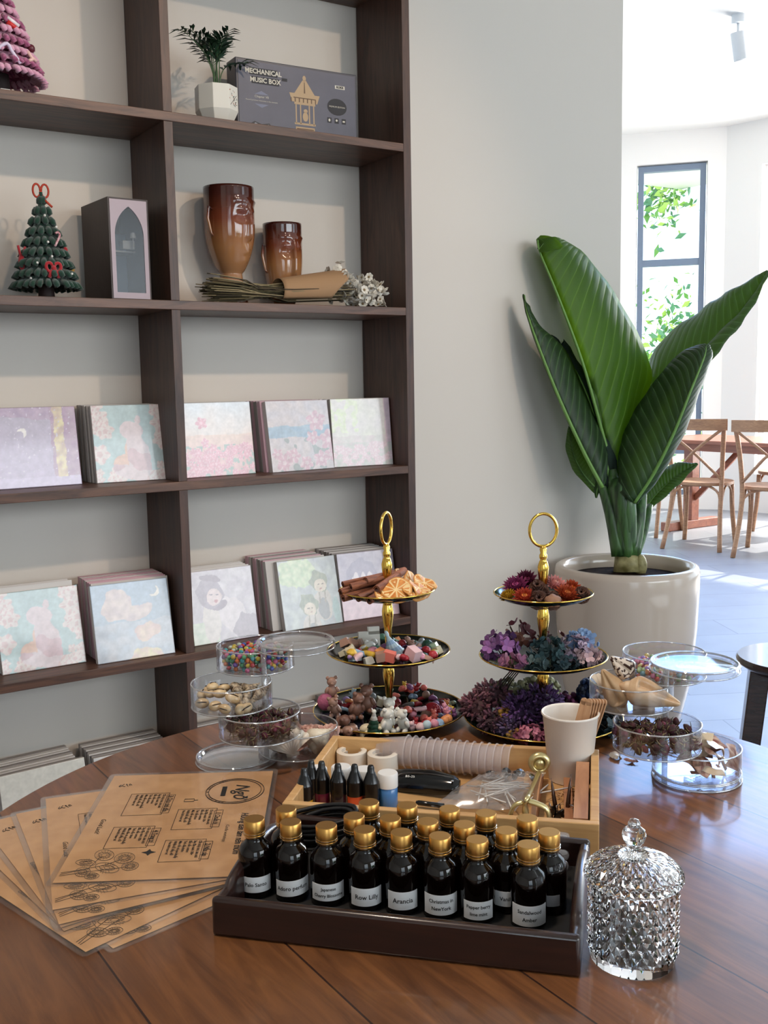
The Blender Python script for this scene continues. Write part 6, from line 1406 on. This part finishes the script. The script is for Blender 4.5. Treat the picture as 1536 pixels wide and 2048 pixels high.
# binder clips
for px, py, rz, lb in ((1106, 1626, .2, 'black metal clip at the foot of the left tweezers'), (1122, 1631, -.5, 'black metal clip in the middle of the three clips'), (1147, 1628, .9, 'black metal clip at the right end of the compartment')):
    p = L(px, py, .712); t = thing('binder_clip', lb, 'clip', Kw @ Vector((p.x, p.y, .008)), wa + rz, 'black binder clips')
    MB().prism([(-.006, 0), (.006, 0), (.0015, .010), (-.0015, .010)], -.006, .006, M=Rx(rad(90))).build('clip_body', BLK2, t, smooth=False)
    MB().tube([(-.003, -.004, .010), (-.004, -.004, .016), (-.004, .004, .016), (-.003, .004, .010)], .0007, 5).build('clip_wire', P('chrome', '#c8c8c8', .15, 1.0), t)
# paper cup and sticks
cp = TZ(1140, 1556, .7065)
t = thing('paper_cup', 'plain white paper cup standing in the right corner of the pine tray', 'paper cup', (cp.x, cp.y, .7065))
MB().lathe([(0, .004), (.0262, .004), (.0262, 0), (.0272, 0), (.0355, .0855), (.0368, .0862), (.0375, .0880), (.0368, .0896), (.0352, .0892), (.0345, .0870), (.0262, .0052), (0, .0052)], 64).build('cup_body', P('cup_paper', '#ece4da', .6), t, angle=60)
STK2 = wood('stick_wood', '#b08562', '#c9a07a', (6, 6, 1), 8, .6)
rd3 = Vector((CR.x, CR.y, 0)).normalized(); fd3 = Vector((CF.x, CF.y, 0)).normalized()
for k in range(7):
    o = MB().box((0, 0, .045), (.0095, .0018, .090)).lathe([(0, 0), (.00475, 0), (.00475, .0018), (0, .0018)], 16, M=Tr(0, .0009, .090) @ Rx(rad(90))).build('stick', STK2, smooth=False)
    u = .012 + .0038 * k; top = rd3 * (u + .008) + fd3 * (-.004 + .004 * k * .3) + Vector((0, 0, .104 - (.0015 * k if k else -.004) )); bot = rd3 * (u * .45) + fd3 * (.002 * k - .01) + Vector((0, 0, .012))
    if k == 0: top = rd3 * .022 + fd3 * .010 + Vector((0, 0, .108)); bot = rd3 * -.006 + Vector((0, 0, .012))
    dr = (top - bot).normalized(); o.location = Vector((cp.x, cp.y, .7065)) + bot + dr * .002
    q = dr.to_track_quat('Z', 'Y'); o.rotation_euler = (q @ Rz(RW_ + rad(60)).to_quaternion()).to_euler(); tag(o, 'wooden stirring stick standing in the white paper cup', 'wooden stick', 'wooden sticks in the paper cup'); o.name = 'wooden_stick'

# ============================================================ DARK TRAY WITH BOTTLES
DTW = wood('dark_tray_wood', '#1b0d0a', '#2f1812', (1.5, 20, 20), 3, .3, coat=.3)
f0, f1 = Vector((-.6018, -1.5186, 0)), Vector((-.3663, -1.7719, 0)); u_ = (f1 - f0).normalized(); n_ = Vector((-u_.y, u_.x, 0)); da = atan2(u_.y, u_.x); DWd, DDp = (f1 - f0).length, .205
DC = (f0 + f1) / 2 + n_ * DDp / 2
t = thing('dark_serving_tray', 'dark brown glossy wooden tray holding the amber bottles', 'tray', (DC.x, DC.y, .70), da)
Kd = Tr(DC.x, DC.y, .70) @ Rz(da)
BLKF = P('black_felt', '#0a0909', .8)
MB().box((0, 0, .005), (DWd - .01, DDp - .01, .008)).build('tray_floor', BLKF, t, smooth=False)
MB().box((0, -DDp / 2 + .005, .0190), (DWd, .010, .038)).build('tray_side', DTW, t, smooth=True, bevel=.0035, angle=30)
MB().box((0, DDp / 2 - .005, .0190), (DWd, .010, .038)).build('tray_side', DTW, t, smooth=True, bevel=.0035, angle=30)
for s_ in (-1, 1):
    x = s_ * (DWd / 2 - .0055); rows = []
    for i in range(31):
        f = i / 30; y = -DDp / 2 + .0105 + (DDp - .021) * f; hh = .036 + .013 * (max(0, sin(pi * min(1, max(0, (f - .10) / .8)))) ** .5)
        rows.append([Vector((x + a, y, z)) for a, z in ((-.0055, .001), (-.0055, hh - .006), (-.0040, hh - .0015), (0, hh), (.0040, hh - .0015), (.0055, hh - .006), (.0055, .001), (-.0055, .001))])
    MB().grid(rows).build('tray_end', DTW, t, angle=60)
AMB = P('amber_bottle_glass', '#080302', .04)
AMB2 = P('amber_bottle_glass_light', '#1d0d06', .05, Coat_Weight=.6, Coat_Roughness=.03, Transmission_Weight=.25)
CAPG = P('brushed_gold_cap', '#cf9d55', .33, 1.0); CAPL = P('cap_ring_silver', '#d8c8a8', .15, 1.0)
BR = .0172
bodyme = MB().lathe([(0, 0), (BR - .0015, 0), (BR, .0015), (BR, .0435), (BR - .0012, .0480), (BR * .82, .0520), (.0100, .0555), (.0090, .0580), (.0090, .0615), (0, .0615)], 36).mesh('bottle_body', AMB)
capme = MB().lathe([(0, .0605), (.0104, .0605), (.0107, .0610), (.0107, .0772), (.0101, .0780), (0, .0780)], 32).mesh('cap', CAPG)
ringme = MB().lathe([(.0104, .0616), (.0112, .0619), (.0112, .0627), (.0104, .0630)], 32).lathe([(.0104, .0642), (.0112, .0645), (.0112, .0653), (.0104, .0656)], 32).mesh('cap_ring', CAPL)
for me in (bodyme, capme, ringme):
    try: me.set_sharp_from_angle(angle=rad(45))
    except Exception: pass
def cyl_text(lines, size, gap, R_, z0, mat, parent, yawc, tilt=0):
    b_ = MB()
    for i, s in enumerate(lines):
        v_, f_ = text_data(s, size * .88, 0, .0001); oy = ((len(lines) - 1) / 2 - i) * gap
        vs = []
        for x, y, z in v_:
            a = x / R_ + yawc; zz = z0 + oy + y + tilt * x; vs.append((R_ * sin(a), -R_ * cos(a), zz))
        b_.add(vs, f_)
    return b_.build('lettering', mat, parent, smooth=False)
def bottle(px, py, label, text=None, size=.0062, gap=.0068, ztop=.7872, facez=None, lab_w=1.0, blank=False, lz=.0155, lh=.0160, tilt=0):
    p = TZ(px, py, ztop)
    t = thing('amber_bottle', label, 'bottle', (p.x, p.y, .7092), 0, 'amber fragrance bottles with gold caps')
    # turned so the label looks at the front
    aim = atan2(CAM.y - p.y, CAM.x - p.x); t.rotation_euler = (0, 0, aim + pi / 2 + rad(jit(3)) + rad(1))
    place(bodyme, 'bottle_body', t); c = place(capme, 'cap', t); place(ringme, 'cap_ring', c)
    if text or blank:
        R_ = BR + .00025; w2 = lab_w; rows = []
        for i in range(25):
            a = -w2 + 2 * w2 * i / 24; xx = a * R_
            rows.append([Vector((R_ * sin(a), -R_ * cos(a), lz + tilt * xx - lh / 2 * 1)), Vector((R_ * sin(a), -R_ * cos(a), lz + tilt * xx + lh / 2)), Vector(((R_ - .0004) * sin(a), -(R_ - .0004) * cos(a), lz + tilt * xx + lh / 2)), Vector(((R_ - .0004) * sin(a), -(R_ - .0004) * cos(a), lz + tilt * xx - lh / 2)), Vector((R_ * sin(a), -R_ * cos(a), lz + tilt * xx - lh / 2))])
        lb = MB().grid(rows).build('label', PAPER if not blank else P('label_grey', '#8d8d90', .6), t, angle=50)
        if text: cyl_text(text, size, gap, R_ + .00012, lz, INK, lb, 0, tilt)
    return t
bottle(508, 1637, 'amber bottle labelled Palo Santo, leftmost in the front row', ['Palo Santo'], .0062)
bottle(581, 1643, 'amber bottle labelled Adoro perfum in the front row', ['Adoro perfum'], .0066, lab_w=1.15, tilt=.08)
bottle(652.5, 1650, 'amber bottle labelled Japanese Cherry Blossome', ['Japanese', 'Cherry Blossome'], .0050, .0066, lab_w=1.1, lh=.017)
bottle(729, 1658, 'amber bottle labelled Row Lilly', ['Row Lilly'], .0074, lh=.018)
bottle(802.5, 1664, 'amber bottle labelled Arancia', ['Arancia'], .0076, lab_w=.95, lh=.018)
bottle(879.6, 1671, 'amber bottle labelled Christmas in NewYork', ['Christmas in', 'NewYork'], .0056, .0072, lab_w=1.1, lh=.020)
bottle(954.4, 1678, 'amber bottle labelled Pepper berry lime mint', ['Pepper berry', 'lime mint'], .0052, .0070, lab_w=.90, lh=.018, lz=.014)
bottle(1057, 1688, 'amber bottle labelled Sandalwood Amber, nearest the crystal jar', ['Sandalwood', 'Amber'], .0056, .0072, lab_w=1.1, lh=.020, lz=.0145)
bottle(1012.7, 1660, 'amber bottle with a label starting Va, behind Pepper berry and Sandalwood', ['Vanilla'], .0062, lh=.015)
bottle(1098, 1663, 'amber bottle with a small blank grey label at the right end of the second row', None, blank=True, lab_w=.62, lh=.011)
for px, py, lb in ((572, 1617, 'gold-capped bottle directly behind Adoro perfum'), (708, 1631, 'gold-capped bottle in the second row between Cherry Blossome and Row Lilly'), (780.7, 1635.4, 'gold-capped bottle in the second row between Row Lilly and Arancia'), (855.4, 1642, 'gold-capped bottle in the second row behind Arancia and Christmas'), (928.6, 1648, 'gold-capped bottle in the second row behind Christmas and Pepper berry'),
        (737.7, 1603.7, 'gold-capped bottle at the left end of the back row'), (814.3, 1609.7, 'second gold-capped bottle of the back row from the left'), (899, 1617, 'gold-capped bottle in the middle of the back row'), (971.7, 1625.5, 'fourth gold-capped bottle of the back row from the left'), (1054.8, 1635.4, 'gold-capped bottle at the right end of the back row')):
    bottle(px, py, lb)
# black cord coil
KdI = Kd.inverted()
mb = MB(); rc = random.Random(4)
cc = KdI @ TZ(622, 1672, .725); pts = []
for k in range(220):
    a = k / 220 * 2 * pi * 9; r = .030 + .006 * sin(a * .37) + rc.uniform(-.001, .001); pts.append((cc.x + .010 + 1.3 * r * cos(a), cc.y + .018 + .55 * r * sin(a), .014 + .030 * (k / 220) + .010 * sin(a + 1)))
mb.tube(pts, .0026, 6); o = mb.build('cord_bundle', P('black_rubber', '#101012', .35)); o.matrix_world = Kd; tag(o, 'coil of black rubber cord behind the left bottles in the dark tray', 'cord')
# clear plastic tubes
TUBM = clear('clear_tube', (.93, .93, .95), .05, (.15, .9), .14, (.8, .8, .84))
for k in range(7):
    a = KdI @ TZ(1138 - 1 * k, 1668 + 14 * k, .722 + .003 * ((k + 1) % 3)); a.z = .026 - .0005 * k + (.006 if k < 3 else 0)
    o = MB().tube([a + Vector((-.040, 0, 0)), a + Vector((-.006, 0, 0)), a + Vector((-.002, 0, 0)), a + Vector((.0005, 0, 0)), a + Vector((.0018, 0, 0))], [.0058, .0058, .0054, .0040, .0006], 14).build('clear_tube', TUBM); o.matrix_world = Kd
    tag(o, 'clear round-ended plastic tube lying at the right end of the dark tray', 'plastic tube', 'clear tubes in the dark tray')

# ============================================================ CRYSTAL JAR
jp = Vector((-.3017, -1.7727, 0)); jp = TZ(1265, 1914, .70)
JG = P('crystal_glass', '#ffffff', .0, 0, Transmission_Weight=1.0, IOR=1.46)
t = thing('crystal_jar', 'cut-glass jar with diamond facets and a knobbed lid at the lower right', 'jar', (jp.x, jp.y, .7004)); t.scale = (.97, .97, .95)
Rj = .0392; NT, NZ = 26, 9; hz = .0076
mb = MB(); vs = []; fs = []
# diamond pyramids: node lattice (alternate) with raised centres
z_ = [.0065 + hz * i for i in range(NZ + 1)]
idx = {}
for i in range(NZ + 1):
    for k in range(NT):
        a = 2 * pi * (k + .5 * (i % 2)) / NT; idx[(i, k)] = len(vs); vs.append((Rj * cos(a), Rj * sin(a), z_[i]))
for i in range(NZ - 1):
    for k in range(NT):
        # diamond with bottom (i,k), sides on i+1, top (i+2,k)
        if i % 2 == 0: l_, r_ = (k - 1) % NT, k
        else: l_, r_ = k, (k + 1) % NT
        a = 2 * pi * (k + .5 * (i % 2)) / NT; c = len(vs); vs.append(((Rj + .0032) * cos(a), (Rj + .0032) * sin(a), z_[i + 1]))
        b0_, t0_, lf, rt = idx[(i, k)], idx[(i + 2, k)], idx[(i + 1, l_)], idx[(i + 1, r_)]
        fs += [(b0_, rt, c), (rt, t0_, c), (t0_, lf, c), (lf, b0_, c)]
for k in range(NT):   # closing triangles bottom and top
    fs.append((idx[(0, k)], idx[(0, (k + 1) % NT)], idx[(1, k)]))
    i = NZ
    if i % 2 == 0: fs.append((idx[(i, k)], idx[(i - 1, (k) % NT)], idx[(i, (k + 1) % NT)]))
    else: fs.append((idx[(i, k)], idx[(i - 1, (k + 1) % NT)], idx[(i, (k + 1) % NT)]))
nb = len(vs)
for k in range(NT): a = 2 * pi * k / NT; vs.append(((Rj - .0005) * cos(a), (Rj - .0005) * sin(a), 0))
for k in range(NT): fs.append((nb + k, nb + (k + 1) % NT, idx[(0, (k + 1) % NT)], idx[(0, k)]))
fs.append(tuple(reversed(range(nb, nb + NT))))
# rim, inner wall
off = .5 * (NZ % 2); prev = [idx[(NZ, k)] for k in range(NT)]
for (r, z) in ((Rj, z_[NZ] + .004), (Rj - .0045, z_[NZ] + .004), (Rj - .0048, .009)):
    cur = []
    for k in range(NT): a = 2 * pi * (k + off) / NT; cur.append(len(vs)); vs.append((r * cos(a), r * sin(a), z))
    for k in range(NT): fs.append((prev[k], prev[(k + 1) % NT], cur[(k + 1) % NT], cur[k]))
    prev = cur
fs.append(tuple(prev)); mb.add(vs, fs); mb.build('jar_body', JG, t, smooth=False)
mb = MB(); zl = z_[NZ] + .0045; NF = 32; fac = lambda r, a, z: r * (1 + (.022 * cos(NF / 2 * a + z * 900)))
rows = []; prof = [(.0438, zl), (.0445, zl + .003), (.0438, zl + .008), (.0415, zl + .0105), (.037, zl + .0150), (.030, zl + .0185), (.022, zl + .0215), (.014, zl + .0245), (.0075, zl + .0285), (.0055, zl + .0310), (.0060, zl + .0330), (.0095, zl + .037), (.0112, zl + .0425), (.0100, zl + .0475), (.0065, zl + .0505), (.0055, zl + .0520), (.0058, zl + .054), (.0040, zl + .0575), (0, zl + .059)]
outp = []
for q, (r, z) in enumerate(prof):
    ring = []
    for k in range(NF * 2):
        a = 2 * pi * k / (NF * 2); amp = .035 if 1 <= q <= 7 else (.05 if q in (8,) else 0); rr = r * (1 + amp * (1 if (k + q) % 2 else -1)); ring.append((rr * cos(a), rr * sin(a), z))
    outp.append(ring)
vs = [p for ring in outp for p in ring]; m_ = NF * 2; fs = []
for q in range(len(outp) - 1):
    for k in range(m_):
        a_, b2, c2, d2_ = q * m_ + k, q * m_ + (k + 1) % m_, (q + 1) * m_ + (k + 1) % m_, (q + 1) * m_ + k
        fs += [(a_, b2, c2), (a_, c2, d2_)] if (k + q) % 2 else [(a_, b2, d2_), (b2, c2, d2_)]
base = len(vs)
inner = [(.0405, zl), (.0395, zl + .007), (.030, zl + .0145), (.014, zl + .0205)]
for r, z in inner:
    for k in range(m_): a = 2 * pi * k / m_; vs.append((r * cos(a), r * sin(a), z))
for k in range(m_): fs.append((base + k, base + (k + 1) % m_, (k + 1) % m_, k))
for q in range(3):
    for k in range(m_): fs.append((base + q * m_ + (k + 1) % m_, base + q * m_ + k, base + (q + 1) * m_ + k, base + (q + 1) * m_ + (k + 1) % m_))
fs.append(tuple(reversed(range(base + 3 * m_, base + 4 * m_)))); mb.add(vs, fs); mb.build('lid', JG, t, smooth=False)

# ============================================================ KRAFT INSTRUCTION CARDS
KRAFT = P('kraft_paper', '#b98b5b', .75, col2='#c99b6a', scale=38)
FILM = clear('laminate_film', (.985, .98, .975), .06, (.045, .5), .03, (.8, .78, .76)); GREYI = P('grey_ink', '#54473a', .8)
CW, CHt = .297, .210     # page width runs down the picture, page top at the right
def card(label, TLp, BLp_, z, full=False, plant=True):
    """page laid so that its left picture edge runs from TLp to BLp_ (pixels); local x: from picture-top to picture-bottom, local y: toward page top (picture right)"""
    a, c = TZ(TLp[0], TLp[1], z), TZ(BLp_[0], BLp_[1], z); d_ = (c - a); d_.z = 0; d_ = d_.normalized(); ang = atan2(d_.y, d_.x)
    if full: ang -= rad(1.9); d_ = Vector((cos(ang), sin(ang), 0))
    t = thing('instruction_card', label, 'instruction card', (c.x - d_.x * CW, c.y - d_.y * CW, z), ang, 'laminated kraft cards fanned out on the table')
    MB().box((CW / 2, CHt / 2, 0), (CW, CHt, .0004)).build('paper', KRAFT, t, smooth=False)
    m_ = .0065
    MB().prism([(CW / 2 + sx * (CW / 2 + m_ - r_ + r_ * cos(q)), CHt / 2 + sy * (CHt / 2 + m_ - r_ + r_ * sin(q))) for sx, sy, qs in ((1, 1, (0, .5, 1, 1.57)), (-1, 1, (1.57, 1, .5, 0)), (-1, -1, (0, .5, 1, 1.57)), (1, -1, (1.57, 1, .5, 0))) for r_ in (.006,) for q in qs], -.0006, .0006).build('laminate', FILM, t, smooth=False)
    zt_ = .00075
    K = Tr(0, 0, zt_)
    def T_(s, size, x, y, mat=INK, name='lettering', **kw):
        v_, f_ = text_data(s, size, **kw); return v_, f_, K @ Tr(x, y, 0)
    pb = MB(); rk = random.Random(3)
    # flower line drawing in the lower right page corner (picture bottom left)
    def oval(cx, cy, a_, b_, rot, w_=.0003):
        pb.tube([(cx + a_ * cos(q) * cos(rot) - b_ * sin(q) * sin(rot), cy + a_ * cos(q) * sin(rot) + b_ * sin(q) * cos(rot), zt_) for q in [2 * pi * k / 20 for k in range(20)]], w_, 3, closed=True)
    def line(pts, w_=.0003): pb.tube([(x, y, zt_) for x, y in pts], w_, 3)
    for (cx, cy, a_, b_, rot) in ((.237, .040, .014, .010, .5), (.254, .024, .012, .007, 1.2), (.268, .050, .016, .009, .9), (.266, .074, .010, .009, .2), (.246, .064, .013, .011, .3), (.276, .026, .011, .008, .4), (.286, .038, .008, .007, 1.0)):
        oval(cx, cy, a_, b_, rot); oval(cx, cy, a_ * .6, b_ * .55, rot + .2); oval(cx, cy, a_ * .25, b_ * .3, rot)
        for k in range(14): q = 2 * pi * k / 14; line([(cx + a_ * .3 * cos(q), cy + a_ * .3 * sin(q)), (cx + a_ * .85 * cos(q + .2), cy + b_ * .85 * sin(q + .2))], .00022)
    line([(.276, .003), (.270, .024), (.262, .045), (.250, .060)]); line([(.280, .003), (.268, .030), (.252, .034), (.240, .038)]); line([(.283, .003), (.276, .03), (.268, .070)])
    pb.build('flower_drawing', GREYI, t, smooth=False)
    b_ = MB(); b_.add(*T_('Good Luck!', .0085, .150, .012, shear=.3)[:2], 0, K @ Tr(.160, .018, 0)); b_.build('lettering', INK, t, smooth=False)
    # little squiggle flower
    b_ = MB()
    for k in range(4): b_.tube([(.036 + .004 * sin(q * 3 + k) , .016 + .004 * k + .002 * cos(q * 4), zt_) for q in [i / 5 for i in range(7)]], .0004, 3)
    b_.build('doodle', INK, t, smooth=False)
    b_ = MB()
    def frame(x0, y0, x1, y1, w_=.0005):
        for p, q in (((x0, y0), (x1, y0)), ((x1, y0), (x1, y1)), ((x1, y1), (x0, y1)), ((x0, y1), (x0, y0))):
            b_.box(((p[0] + q[0]) / 2, (p[1] + q[1]) / 2, zt_), (abs(p[0] - q[0]) + w_, abs(p[1] - q[1]) + w_, .0002))
    rows_ = ['Cốc thủy tinh, bát nhỏ', 'Sáp đậu nành 100g', 'Bấc nến cotton', 'Tinh dầu thơm', 'Màu nến và que khuấy', 'Nhiệt kế, bếp, nồi', 'Hoa khô trang trí']
    bx = [(.050, .050, .120, '3) Chọn tinh dầu'), (.085, .118, .120, '1) Chuẩn bị')]
    boxes = [(.066, .036, .132, .084, '3) Chọn tinh dầu'), (.119, .103, .177, .150, '1) Chuẩn bị'), (.165, .035, .221, .083, '4) Trang trí'), (.205, .102, .259, .148, '2) Nấu sáp')]
    tx = MB()
    use = boxes if full else boxes[:1]
    for x0, y0, x1, y1, ttl in use:
        frame(x0, y0, x1, y1); frame(x0 + .006, y1 - .002, x1 - .004, y1 + .008)
        v_, f_ = text_data(ttl, .0085, 0, .00012); tx.add(v_, f_, 0, K @ Tr((x0 + x1) / 2, y1 + .003, 0) @ Matrix.Diagonal((.82, 1, 1, 1)))
        for k, s in enumerate(rows_):
            yy = y1 - .0062 - k * .0056
            if yy < y0 + .003: break
            v_, f_ = text_data(s, .0046, 0, .00014, 'LEFT'); tx.add(v_, f_, 0, K @ Tr(x0 + .003, yy, 0))
    if full:
        v_, f_ = text_data('Hướng dẫn làm nến thơm', .0125, .25, .0001); tx.add(v_, f_, 0, K @ Tr(.190, .185, 0) @ Matrix.Diagonal((.82, 1, 1, 1)))
        v_, f_ = text_data('(Candle workshop)', .0060, .25); tx.add(v_, f_, 0, K @ Tr(.190, .168, 0))
        # round logo
        lx, ly = .066, .166
        for r_, w_ in ((.040, .0005), (.036, .0004)): b_.tube([(lx + r_ * cos(q), ly + r_ * .92 * sin(q), zt_) for q in [2 * pi * k / 48 for k in range(48)] ], w_, 4, closed=True)
        tx.build('printed_text', INK, t, smooth=False); tx = MB()
        v_, f_ = text_data('Ngơ', .026, .35, .0002); tx.add(v_, f_, 0, K @ Tr(lx + .002, ly + .008, 0))
        b_.box((lx, ly - .014, zt_), (.030, .006, .0002))
        b_.prism([(lx + .022, ly + .012), (lx + .026, ly + .018), (lx + .018, ly + .018)], zt_ - .0001, zt_ + .0001)
        # ring lettering
        for k, ch in enumerate('Nến Thơm & Tinh Dầu'):
            if ch == ' ': continue
            v_, f_ = text_data(ch, .0056, 0, .0001); q = rad(205 + 7.5 * k); tx.add(v_, f_, 0, K @ Tr(lx + .038 * cos(q) * .98, ly + .035 * sin(q) * .98, 0) @ Rz(q + pi / 2) @ Matrix.Diagonal((.9, .9, 1, 1)))
        # candle doodle and star
        b_.tube([(.064 + a_, .128 + c_, zt_) for a_, c_ in ((.024, -.022), (.032, -.022), (.032, -.010), (.024, -.010))], .0004, 4, closed=True); b_.tube([(.092, .118, zt_), (.092, .123, zt_)], .0004, 4)
        b_.prism([(.234 + u * k_, .088 + v * k_) for k_ in (1,) for u, v in ((0, .008), (.0025, .0025), (.008, 0), (.0025, -.0025), (0, -.008), (-.0025, -.0025), (-.008, 0), (-.0025, .0025))], zt_ - .0001, zt_ + .0001)
    b_.build('printed_frame', INK, t, smooth=False); tx.build('logo_lettering' if full else 'printed_text', INK, t, smooth=False)
    return t
z0 = .7010
cards = [('kraft card lying lowest, its corner sticking out nearest the viewer', (-175, 1590), (226, 1897)), ('kraft card whose lower corner points at the viewer, second lowest of the fan', (-230, 1640), (171, 1904)),
    ('kraft card in the lower middle of the fan, left of the fanned corners', (-120, 1625), (128, 1862)), ('kraft card with only its left strip showing, below the two upper left ones', (-60, 1617), (122, 1855)),
    ('kraft card with a leftmost squiggle, third from the top of the fan', (24, 1608), (118, 1849)), ('kraft card directly under the top one, shifted to the left', (91, 1591), (105, 1820)), ]
for k, (lb, a_, c_) in enumerate(cards): card(lb, a_, c_, z0 + .0014 * k)
card('topmost kraft card showing the round logo and the full candle instructions', (213, 1555), (105, 1766), z0 + .0014 * 6 + .0006, True)
